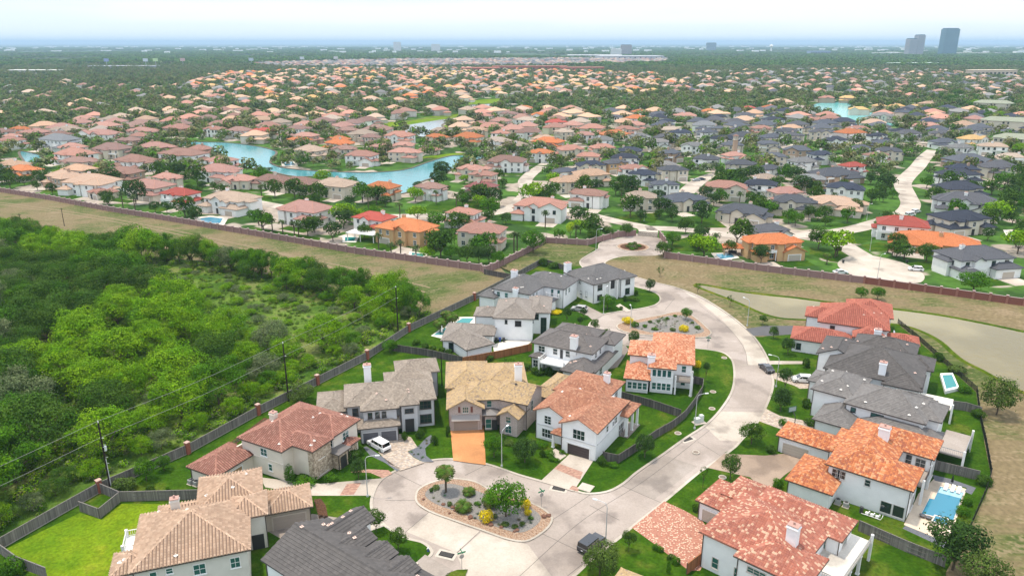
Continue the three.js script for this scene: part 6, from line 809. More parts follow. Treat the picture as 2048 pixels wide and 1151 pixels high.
for (const [l, p, c] of [['first black wheeled bin on the white yard', [-4.1,-183.4], darkTrim], ['blue wheeled bin on the white yard', [-3.2,-183.4], mat([0.02, 0.06, 0.25], 0.6)], ['second black wheeled bin on the white yard', [-2.2,-183.4], darkTrim], ['black wheeled bin by the kerb of the winding street', [118.6,-257.9], darkTrim], ['black wheeled bin beside the driveway fork', [141.4,-257.9], darkTrim]]) { const g = thing('wheeled_bin', l, 'bin', p[0], p[1], 10, undefined, 0.13), s = new THREE.CylinderGeometry(0.42, 0.33, 1.0, 4).rotateY(Math.PI / 4).translate(0, 0.55, 0); part('bin_body', s, c, g); part('lid', box(0.66, 0.08, 0.72, 0, 1.09, 0), c, g); part('wheel', new THREE.CylinderGeometry(0.12, 0.12, 0.5, 10).rotateZ(Math.PI / 2).translate(0, 0.12, -0.26), darkTrim, g); }
for (const [l, p] of [['white lounge chair on the tanning ledge', [76.6,-114.8]], ['second white lounge chair on the tanning ledge', [77.5,-114.3]], ['third white lounge chair on the tanning ledge', [78.3,-113.8]]]) { const g = thing('lounge_chair', l, 'lounge chair', p[0], p[1], -38, 'lounge chairs on the tanning ledge', 0.2); part('seat', new RoundedBoxGeometry(0.6, 0.14, 1.3, 2, 0.05).translate(0, 0.22, 0.2), whiteTrim, g); part('backrest', new RoundedBoxGeometry(0.6, 0.12, 0.8, 2, 0.05).rotateX(0.6).translate(0, 0.42, -0.7), whiteTrim, g); }
{ const g = thing('patio_umbrella', 'folded dark patio umbrella behind the pool', 'umbrella', ...[77.9,-115.4], 0, undefined, 0.15); part('pole', cyl(0.04, 0.04, 2.4, 0, 0, 0, 6), darkTrim, g); part('canopy', cyl(0.24, 0.05, 1.3, 0, 1.1, 0, 8), mat([0.015, 0.015, 0.018], 0.9), g); const h = thing('patio_umbrella', 'folded white patio umbrella at the pool house', 'umbrella', ...[-18.8,-187.6], 0, undefined, 0.15); part('pole', cyl(0.05, 0.05, 3, 0, 0, 0, 6), whiteTrim, h); part('canopy', cyl(0.3, 0.05, 1.8, 0, 1.2, 0, 8), whiteTrim, h); }
for (const [l, p] of [['round dark fire bowl at the patio edge', [68.2,-106.6]], ['second round dark bowl at the patio edge', [68.9,-106]]]) { const g = thing('planter_bowl', l, 'bowl', p[0], p[1], 0, undefined, 0.14); part('bowl', new THREE.LatheGeometry([[0.1, 0], [0.3, 0.05], [0.5, 0.4], [0.45, 0.42], [0.3, 0.2], [0, 0.18]].map(a => new THREE.Vector2(...a)), 16), mat([0.10, 0.08, 0.07], 0.8), g); part('fill', new THREE.CylinderGeometry(0.4, 0.4, 0.05, 14).translate(0, 0.33, 0), gravelDark, g); }

// ---------------------------------------------------------------- vehicles
const tyreMat = mat([0.012, 0.012, 0.012], 0.9), rimMat = mat([0.45, 0.46, 0.47], 0.35, { metalness: 0.7 }), carGlass = new THREE.MeshPhysicalMaterial({ color: lin(0.008, 0.01, 0.012), roughness: 0.06, clearcoat: 1 });
function prism(profile, w, bevel = 0.08) { const s = new THREE.Shape(profile.map(p => new THREE.Vector2(p[0], p[1]))), g = new THREE.ExtrudeGeometry(s, { depth: w - 2 * bevel, bevelEnabled: true, bevelThickness: bevel, bevelSize: bevel * 0.6, bevelSegments: 2, curveSegments: 6 }); g.translate(0, 0, -(w - 2 * bevel) / 2); return g; }
function car(label, [x, z], yaw, colour, type = 'suv', y = 0.02, group) {
  const g = thing('parked_car', label, 'car', x, z, yaw, group, y), paint = new THREE.MeshPhysicalMaterial({ color: lin(...colour), roughness: 0.35, clearcoat: 1, clearcoatRoughness: 0.06 });
  const T = { suv: { L: 5.2, W: 2.0, belt: 1.12, roof: 1.86, hood: 1.1, g: [[-2.45, 1.1], [-2.2, 1.78], [0.75, 1.82], [1.5, 1.1]] }, box: { L: 4.9, W: 2.0, belt: 1.15, roof: 1.88, hood: 1.15, g: [[-2.35, 1.15], [-2.25, 1.82], [0.55, 1.82], [0.85, 1.15]] }, sedan: { L: 4.8, W: 1.86, belt: 0.95, roof: 1.45, hood: 0.92, g: [[-1.95, 0.93], [-1.05, 1.4], [0.5, 1.42], [1.45, 0.92]] }, cross: { L: 4.7, W: 1.9, belt: 1.02, roof: 1.64, hood: 1.0, g: [[-2.25, 1.0], [-1.75, 1.56], [0.5, 1.6], [1.4, 1.0]] } }[type], h = T.L / 2;
  part('body', prism([[-h, 0.42], [-h * 0.86, 0.32], [h * 0.9, 0.32], [h, 0.45], [h, 0.74], [h * 0.94, T.hood - 0.12], [T.g[3][0], T.hood], [T.g[0][0], T.belt], [-h, T.belt - 0.06]], T.W), paint, g);
  part('cabin_glass', prism(T.g, T.W - 0.14, 0.1), carGlass, g);
  const rx0 = T.g[1][0], rx1 = T.g[2][0]; part('roof_panel', new RoundedBoxGeometry(rx1 - rx0 + 0.15, 0.1, T.W - 0.22, 2, 0.05).translate((rx0 + rx1) / 2, T.roof, 0), paint, g);
  const pil = []; for (const s of [-1, 1]) { const zz = s * (T.W / 2 - 0.075); for (const [a, b] of [[T.g[0], T.g[1]], [T.g[3], T.g[2]]]) pil.push(tube([V3(a[0], a[1], zz), V3(b[0], b[1], zz * 0.96)], 0.06, 2, 5)); for (const f of [0.34, 0.68]) { const px = lerp(T.g[0][0], T.g[3][0], f); pil.push(tube([V3(px, T.belt, zz), V3(px, T.roof - 0.02, zz * 0.97)], 0.05, 2, 5)); } } part('pillar_frame', merge(pil), paint, g);
  for (const sx of [-0.6, 0.62]) for (const s of [-1, 1]) { const w = part('wheel', new THREE.CylinderGeometry(0.37, 0.37, 0.24, 16).rotateX(Math.PI / 2), tyreMat, g); w.position.set(sx * h, 0.37, s * (T.W / 2 - 0.1)); part('rim', new THREE.CylinderGeometry(0.23, 0.23, 0.26, 12).rotateX(Math.PI / 2), rimMat, w); }
  for (const s of [-1, 1]) { part('headlight', new RoundedBoxGeometry(0.16, 0.16, 0.4, 2, 0.05).translate(h - 0.06, 0.74, s * (T.W / 2 - 0.3)), mat([0.75, 0.76, 0.78], 0.15), g); part('tail_light', new RoundedBoxGeometry(0.1, 0.3, 0.22, 2, 0.04).translate(-h + 0.02, T.belt - 0.25, s * (T.W / 2 - 0.2)), mat([0.25, 0.01, 0.01], 0.2), g); part('side_mirror', new RoundedBoxGeometry(0.16, 0.16, 0.24, 2, 0.05).translate(T.g[3][0] - 0.25, T.belt + 0.06, s * (T.W / 2 + 0.12)), paint, g); }
  part('number_plate', box(0.02, 0.14, 0.32, -h - 0.06, 0.75, 0), whiteTrim, g); part('bumper', merge([box(0.1, 0.22, T.W - 0.3, h - 0.02, 0.45, 0), box(0.1, 0.22, T.W - 0.3, -h + 0.0, 0.48, 0)]), tyreMat, g); return g;
}
car('white SUV on the tan paver driveway', [-25.9,-129], 137, [0.80, 0.80, 0.80], 'suv', 0.15);
car('black boxy vehicle parked at the kerb at the bottom', [12.4,-98.9], 48, [0.012, 0.014, 0.02], 'box'); car('black sedan parked at the kerb of the bend', [61.3,-165.6], 100, [0.015, 0.018, 0.025], 'sedan'); car('white crossover with black roof in a paver driveway', [67.5,-158.9], 172, [0.78, 0.78, 0.78], 'cross', 0.15); car('silver car in the grey driveway of the long white house', [19.8,-207.4], 160, [0.42, 0.42, 0.42], 'cross', 0.15);
car('white car at the right of the turning circle', [139.8,-248.6], 165, [0.8, 0.8, 0.8], 'cross'); car('white car half hidden behind the brick wall', [112.2,-245], 5, [0.75, 0.76, 0.78], 'sedan'); car('white pickup sized car on the winding street', [181,-334.3], 25, [0.8, 0.8, 0.8], 'suv'); car('white car ahead on the winding street', [187.5,-341.7], 25, [0.78, 0.78, 0.78], 'cross'); car('silver car in the court of the white houses', [105.1,-425], 20, [0.4, 0.43, 0.46], 'sedan'); car('dark blue car in the court of the white houses', [108.7,-428.3], 20, [0.03, 0.05, 0.09], 'sedan'); car('white van in the court before the beige houses', [128.9,-450.8], 40, [0.75, 0.75, 0.75], 'suv');

// ---------------------------------------------------------------- beyond the brick wall: lakes, streets
const lakeA = curve([[-273.2,-601.3],[-264.6,-604.4],[-247.4,-601.3],[-226.5,-598.1],[-192.3,-574.2],[-170.8,-546.7],[-164,-516.9],[-158.1,-492.2],[-140.6,-469.6],[-110.7,-458.1],[-87.7,-454.4],[-67.8,-463.8],[-57,-492.2],[-48.5,-514.6],[-40.9,-526.5],[-21.7,-528.9],[-17.9,-519.3],[-30.2,-494.3],[-35.4,-473.6],[-43.1,-441.9],[-51.5,-421.8],[-54.4,-392],[-58.9,-386.5],[-68.9,-403.4],[-82.8,-412.4],[-94.7,-430],[-113.9,-440.1],[-127.8,-440.1],[-148,-458.1],[-176.1,-481.7],[-192.9,-507.7],[-206.6,-533.9],[-230.1,-557.4],[-249.3,-577.1]], 3, true);
const lakeB = curve([[-108.8,-749],[-95.4,-789.4],[-74.1,-811.2],[-58.6,-816.9],[-56.4,-784.1],[-65.7,-749],[-66.2,-721.2],[-58.8,-695.3],[-63.8,-675.1],[-74.7,-634.4],[-86.8,-663.5],[-100.6,-703.7]], 3, true);
const lakeC = curve([[384.4,-979.7],[407,-1013.2],[435.5,-1026.4],[448.5,-1013.2],[396.9,-904.8],[406.9,-865],[390.2,-828.4],[364.4,-794.7],[370.4,-768.7],[371.4,-734.8],[363.4,-721.2],[345.6,-725.7],[329.1,-734.8],[320.9,-734.8],[339.9,-789.4],[335.1,-805.7],[352.3,-852.4],[354.8,-897.9]], 3, true);
const lakeD = curve([[-357.8,-549.3],[-345.8,-541.5],[-331.1,-528.9],[-308.4,-492.2],[-310.5,-483.8],[-331.9,-509.9]], 3, true), lakeE = curve([[-58.7,-940.8],[-47.1,-979.7],[-22,-996.2],[-16.3,-963.8],[-32.5,-926.1],[-52.8,-911.8]], 3, true);
const lakes0 = [lakeA, lakeB, lakeC, lakeD, lakeE], edging = mat([0.13, 0.115, 0.09], 0.95);
for (const [p, m, l] of [[lakeA, lakeWater, 'winding turquoise lake between the houses'], [lakeB, paleWater, 'pale silvery lake bordered by green lawn'], [lakeC, lakeBright, 'turquoise lake far at the right'], [lakeD, lakeWater, 'small corner of turquoise water at the left'], [lakeE, paleWater, 'small pale pond far off']]) { struct('lake_water', sheet(p, -0.02), m, l); struct('lake_edge', ribbon(p, 1.6, 0.25, true, 0.35), edging, 'dark stone edging of the ' + l.split(' ').slice(0, 3).join(' ')); }
for (const [p, l] of [[[[-154.9,-730.2],[-111.9,-763.6],[-78.4,-834.3],[-47,-858.7],[-39.7,-822.6],[-64.8,-800.2],[-105.8,-721.2],[-126.6,-679]], 'green lawn along the pale lake'], [[[-17.4,-679],[16,-679],[48.3,-695.3],[46.1,-630.9],[14.3,-604.4],[-14,-627.5]], 'green park lawn right of the pale lake'], [[[-66.2,-721.2],[-58.3,-749],[-45.7,-703.7],[-55.3,-679]], 'green spit with a path in the pale lake'], [[[-67.8,-1004.6],[-44.3,-1067.8],[4.3,-1107.6],[4,-1030.8],[-40.7,-979.7]], 'bright green lawn far off'], [[[466.8,-1475.8],[525.4,-1551.8],[543.6,-1512.9],[494.1,-1390.6],[448.6,-1374.7]], 'bright green field far at the right'], [[[-66.3,-514.6],[-42.5,-539],[-19.4,-541.5],[-18.2,-526.5],[-41.5,-526.5],[-49,-512.2]], 'lawn at the head of the turquoise lake'], [[[157.8,-695.3],[174.5,-708],[172.1,-679],[155.2,-663.5]], 'small green lawn in the far court'], [[[244.1,-948.4],[313,-1013.2],[302,-956],[245,-904.8]], 'green lawn before far peach roofs'], [[[-410.3,-1013.2],[-400.8,-1077.5],[-354.8,-1004.6],[-357.2,-940.8]], 'bright lawn in the far trees at the left']]) pave('lawn', p, lawnWarm, l, 0.0);
for (const [p, w, l] of [[[[-140.6,-375.9],[-111.6,-355.1],[-86,-338.5],[-64.6,-334.3],[-39.7,-335.4],[-14.7,-337.5],[-2.8,-347.2],[4,-368.3],[8,-394.8],[7.4,-425],[12.8,-456.3],[19.5,-479.6]], 8, 'pale street in front of the lake side houses'], [[[55,-295.6],[57,-311.1],[47.5,-322.4],[37.7,-334.3],[27.3,-347.2],[17.6,-340.7],[3.7,-340.7]], 8, 'pale street left of the gate'], [[[57,-311.1],[67,-310.2],[78.7,-305.8],[89.4,-298.9],[100.1,-294],[118.1,-298.9],[134.9,-304.9]], 8, 'pale street right of the gate'], [[[309.8,-554.7],[283.4,-516.9],[258.4,-477.6],[228.6,-433.3],[218,-415.5],[204.6,-383.8],[194.9,-361],[183.4,-342.8],[173.2,-332.3],[148.4,-312],[134.2,-302.3],[130.1,-292.3],[129.3,-279.9],[129.3,-264.4],[128.4,-252.2],[130,-243.3]], 9, 'winding pale street at the right'], [[[91.5,-390.6],[100.8,-412.4],[112.4,-435],[129.3,-454.4],[145,-456.3]], 9, 'pale court between the white houses'], [[[142.4,-598.1],[167.1,-641.4],[187.8,-671.2]], 9, 'pale court farther back'], [[[72.4,-708],[91.3,-730.2],[110,-778.9]], 8, 'short pale street by the orange roofs'], [[[-265.3,-454.4],[-231.7,-441.9],[-210.8,-435]], 7, 'pale street between the left houses'], [[[-45,-730.2],[-17.8,-695.3],[16,-679],[48.3,-695.3]], 2.2, 'thin white park path']]) struct('street', ribbon(curve(p, 6), w, 0.02), concretePale, l);
struct('street', sheet(curve([[116.9,-258.5],[114.9,-246.2],[118.3,-239.9],[125.1,-236.5],[133,-234.4],[139.3,-241.6],[141.1,-249.8],[140.2,-258.5],[135.7,-265.8],[129.8,-269.9]], 4, true), 0.03), concretePale, 'pale turning circle of the winding street');
for (const [p, l] of [[[[133.2,-298.9],[141.5,-305.8],[154.8,-312],[155.1,-305.8],[145.8,-292.3],[135.9,-284.5],[132.4,-289.2]], 'front lawn left of the pinkish red roofed house'], [[[136,-283],[145.6,-287.6],[149.2,-283],[142.1,-274.1],[135.9,-274.1]], 'second front lawn of the winding street'], [[[114.7,-279.2],[126.6,-275.5],[125,-265.1],[119.2,-257.9],[114.8,-260.4],[111.2,-269.9]], 'kidney shaped lawn in the street bend'], [[[140.4,-256.6],[149.8,-261.7],[158.9,-261.7],[154.6,-254.1],[141.5,-249.2]], 'lawn below the long salmon roof'], [[[136.9,-318.5],[143.4,-320.4],[147.4,-318.5],[142.8,-313.9],[136.8,-313.9]], 'small island lawn of a circular drive'], [[[81.9,-334.3],[91.3,-330.3],[91.9,-312],[80.2,-312]], 'lawn before the low grey roofs'], [[[39.1,-326.3],[54.3,-338.5],[68.7,-341.7],[62.5,-320.4],[50,-324.3]], 'lawn before the beige roof'], [[[-111.8,-312],[-97.1,-305.8],[-77.7,-294.8],[-76.7,-290.7],[-95.1,-298.9]], 'lawn strip behind the brick wall'], [[[-42.7,-341.7],[-5.7,-349.4],[-5.9,-364.6],[-23.5,-370.8],[-40.1,-361]], 'front lawn of the white twin winged house'], [[[-75.2,-341.7],[-65.7,-340.7],[-61.3,-356.3],[-69.8,-363.4]], 'front lawn of the orange roofed house'], [[[-132.1,-377.2],[-119.2,-368.3],[-124.4,-381.1],[-131.7,-383.8]], 'lawn by the brown roofed house'], [[[60.1,-275.5],[78.2,-272],[83.9,-279.2],[77.5,-300.6],[65.1,-290.7]], 'shaded garden right of the gate']]) pave('lawn', p, lawn, l, 0.01);
for (const [p, l, m] of [[[[-140.3,-329.3],[-136.6,-332.3],[-129.8,-329.3],[-127.7,-320.4],[-134.2,-320.4]], 'blue pool behind the beige roofed house', poolWater], [[[-67.8,-295.6],[-63.3,-295.6],[-62.8,-289.2],[-66.4,-289.2]], 'blue pool under the white pergola', poolTeal], [[[-37.6,-272],[-32.5,-269.9],[-32.9,-265.8],[-37.3,-267.1]], 'green pool of the orange house', poolTeal], [[[76.1,-269.9],[81.9,-270.6],[82,-265.8],[75.8,-263.1]], 'blue pool beside the orange gazebo', poolWater], [[[207.9,-304.9],[216.8,-305.8],[210,-292.3],[202,-294]], 'bright turquoise pool at the right edge', poolWater], [[[175.3,-295.6],[180.6,-296.4],[179.5,-292.3],[173.4,-291.5]], 'small pool behind the pinkish red roof', poolWater], [[[-150.9,-494.3],[-145.5,-498.7],[-139.8,-483.8],[-145.6,-481.7]], 'blue pool at the lake point', poolWater]]) { const c = p.reduce((s, q) => [s[0] + q[0] / p.length, s[1] + q[1] / p.length], [0, 0]); pave('pool_deck', p.map(q => [c[0] + (q[0] - c[0]) * 1.5, c[1] + (q[1] - c[1]) * 1.6]), concreteWhite, 'pale deck of the ' + l, 0.03); struct('pool_water', sheet(p, 0.06), m, l); }

// ---------------------------------------------------------------- houses beyond the wall
const rowTex = tex(256, (u, v) => { const r = Math.floor(v * 24), i = Math.floor(u * 30 + (r % 2) * 0.5) % 30, fv = v * 24 - r, k = (0.80 + 0.34 * hash2(i, r, 21)) * (fv < 0.16 ? 0.7 : 1); return [k, k, k]; }, 9);
const ROOF = { o: [0.46, 0.155, 0.06], p: [0.37, 0.19, 0.145], r: [0.36, 0.075, 0.055], d: [0.24, 0.085, 0.075], t: [0.37, 0.28, 0.215], m: [0.25, 0.145, 0.115], g: [0.085, 0.088, 0.10], n: [0.036, 0.042, 0.06], y: [0.52, 0.32, 0.13], k: [0.47, 0.30, 0.20], l: [0.19, 0.185, 0.18] };
const roofWord = { o: 'orange', p: 'salmon', r: 'red', d: 'dark red', t: 'beige', m: 'brown', g: 'grey', n: 'navy', y: 'yellow-orange', k: 'peach', l: 'light grey' }, wallWord = { w: 'white', c: 'cream', b: 'tan', e: 'peach walled' };
const ROOFM = {}, ROOFV = {}, WALLM = { w: stucco([0.82, 0.81, 0.78]), c: stucco([0.66, 0.585, 0.48]), b: stucco([0.46, 0.325, 0.235]), e: stucco([0.58, 0.37, 0.19]) };
for (const k in ROOF) { const v = f => mat(ROOF[k].map((c, i) => c * f[i]), 0.85, { map: rowTex, bumpMap: rowTex, bumpScale: 0.06 }); ROOFM[k] = v([1, 1, 1]); ROOFV[k] = [ROOFM[k], v([0.78, 0.82, 0.85]), v([1.06, 1.14, 1.2]), v([0.9, 0.98, 1.08])]; }
const ridgeM = {}; for (const k in ROOF) ridgeM[k] = mat(ROOF[k].map(v => v * 1.2), 0.85);
const foot = []; // house footprints, kept clear of trees
function midHouse(A, B, h, roof, wall, yaw, label, detail = 1) {
  const W0 = Math.hypot(B[0] - A[0], B[1] - A[1]), th = Math.abs(yaw) * Math.PI / 180, W = Math.max(9, 1.02 * W0 / (Math.cos(th) + 0.45 * Math.sin(th))), D = Math.min(18, Math.max(9, W * 0.62)), cx = (A[0] + B[0]) / 2, cz = (A[1] + B[1]) / 2 - (D / 2 * Math.cos(th) + W / 2 * Math.sin(th)) * 0.86;
  const g = thing('suburb_house', label, 'house', cx, cz, yaw, 'houses beyond the brick wall'); foot.push([cx, cz, Math.hypot(W, D) / 2 + 1.5, W, D, yaw]);
  const x = W / 2, d = D / 2, s = rnd() < 0.5 ? 1 : -1, ws = [wing(-x * 0.86, x * 0.86, -d * 0.8, d, h, { pitch: rr(0.38, 0.5) })];
  const two = h > 5; const side = (u0, u1, v0, v1, hh, o) => ws.push(s > 0 ? wing(u0, u1, v0, v1, hh, o) : wing(-u1, -u0, v0, v1, hh, o));
  side(x * 0.1, x * 0.98, -d * 1.12, d * 0.1, two ? (rnd() < 0.45 ? h : 3.4) : 3.2, { axis: 'v', ends: rnd() < 0.3 ? 'gh' : 'hh' });
  side(-x, -x * 0.15, -d * 0.3, d * 0.7, two ? rr(3.4, h) : 3.2, {});
  if (rnd() < 0.6) side(-x * 0.35, x * 0.2, -d * 1.0, -d * 0.1, h * 0.98, { axis: 'v', ends: rnd() < 0.5 ? 'gh' : 'hh', pitch: 0.55 });
  const nMain = ws.length; // further bays, a porch and a rear wing make each plan different
  if (rnd() < 0.8) { const q = rr(3.2, 4.6), u = rr(-x * 0.7, x * 0.3); ws.push(wing(u, u + q, -d * rr(0.95, 1.1), -d * 0.2, h * rr(0.9, 1.02), { axis: 'v', ends: rnd() < 0.4 ? 'gh' : 'hh', pitch: rr(0.45, 0.65) })); }
  if (rnd() < 0.7) { const u = rr(-x * 0.8, x * 0.2); ws.push(wing(u, u + rr(5, 8), d * 0.3, d * rr(1.15, 1.4), h * rr(0.85, 1), { axis: 'v' })); }
  if (rnd() < 0.7) { const v = rr(-d * 0.6, d * 0.2); side(x * 0.5, x * rr(1.05, 1.2), v, v + rr(5, 7), rnd() < 0.5 ? 3.3 : h * 0.95, {}); }
  if (rnd() < 0.5) side(-x * 0.9, -x * 0.4, -d * 1.15, -d * 0.2, 3.2, { axis: 'v' });
  part('wall', wallSolid(ws), WALLM[wall], g); part('roof', roofSolid(ws), pick(ROOFV[roof]), g);
  const rl = []; for (const w of ws) for (const [p, q] of w.ridges) { if (p.distanceTo(q) < 0.6) continue; const m = p.clone().add(q).multiplyScalar(0.5); if (ws.some(o => o !== w && o.top(m.x, -m.z) > m.y + 0.1)) continue; rl.push(new THREE.TubeGeometry(new THREE.LineCurve3(p, q), 1, 0.13, 4)); } if (rl.length && detail) part('ridge_capping', merge(rl), ridgeM[roof], g);
  const fr = wall === 'w' && rnd() < 0.4 ? darkTrim : whiteTrim, add = (wi, side2, t, sill, w, hh) => addWindow(g, ws[wi], [side2, t, sill, w, hh, 'w', 2, 2], fr, glass);
  if (detail) {
    const n = Math.max(2, Math.floor(W / 5)); for (let i = 0; i < n; i++) { if (two) add(0, 'f', (i + 0.5) / n, h - 2.3, 1.3, 1.5); add(0, 'f', (i + 0.5) / n, 0.8, 1.4, 1.7); }
    for (const sd of ['r', 'l']) for (const t of [0.3, 0.7]) { if (two) add(0, sd, t, h - 2.3, 1.2, 1.4); add(0, sd, t, 0.9, 1.2, 1.5); }
    if (ws[1].h > 5) { add(1, 'f', 0.3, h - 2.3, 1.2, 1.5); add(1, 'f', 0.7, h - 2.3, 1.2, 1.5); }
    g.userData.garageMat = beigeDoor; addWindow(g, ws[1], ['f', 0.5, 0, Math.min(4.6, (ws[1].u1 - ws[1].u0) * 0.6), 2.2, 'g']); delete g.userData.garageMat;
    if (nMain > 3) { const dd = facePos(ws[3], 'f', 0.5), door = part('door', box(1.3, 2.5, 0.1, 0, 1.25, 0), darkTrim, g); door.position.set(dd[0], 0, dd[1] + 0.05); if (two) add(3, 'f', 0.5, 3.6, 1.3, 1.8); }
    else if (rnd() < 0.6) { const c = part('balcony', merge([box(W * 0.3, 0.2, 1.6, 0, 0, 0), box(W * 0.3, 0.9, 0.06, 0, 0.5, 0.78), box(0.25, 3.1, 0.25, -W * 0.14, -1.5, 0.65), box(0.25, 3.1, 0.25, W * 0.14, -1.5, 0.65)]), whiteTrim, g); c.position.set(-s * x * 0.4, 3.2, d * 0.8 + 0.2); }
  }
  if (rnd() < 0.75) { const u = rr(-x * 0.5, x * 0.5), v = rr(-d * 0.2, d * 0.5); addChimney(g, u, v, ws[0].top(u, v) + 1.3, WALLM[wall], 1.3, h - 1); }
  return g;
}
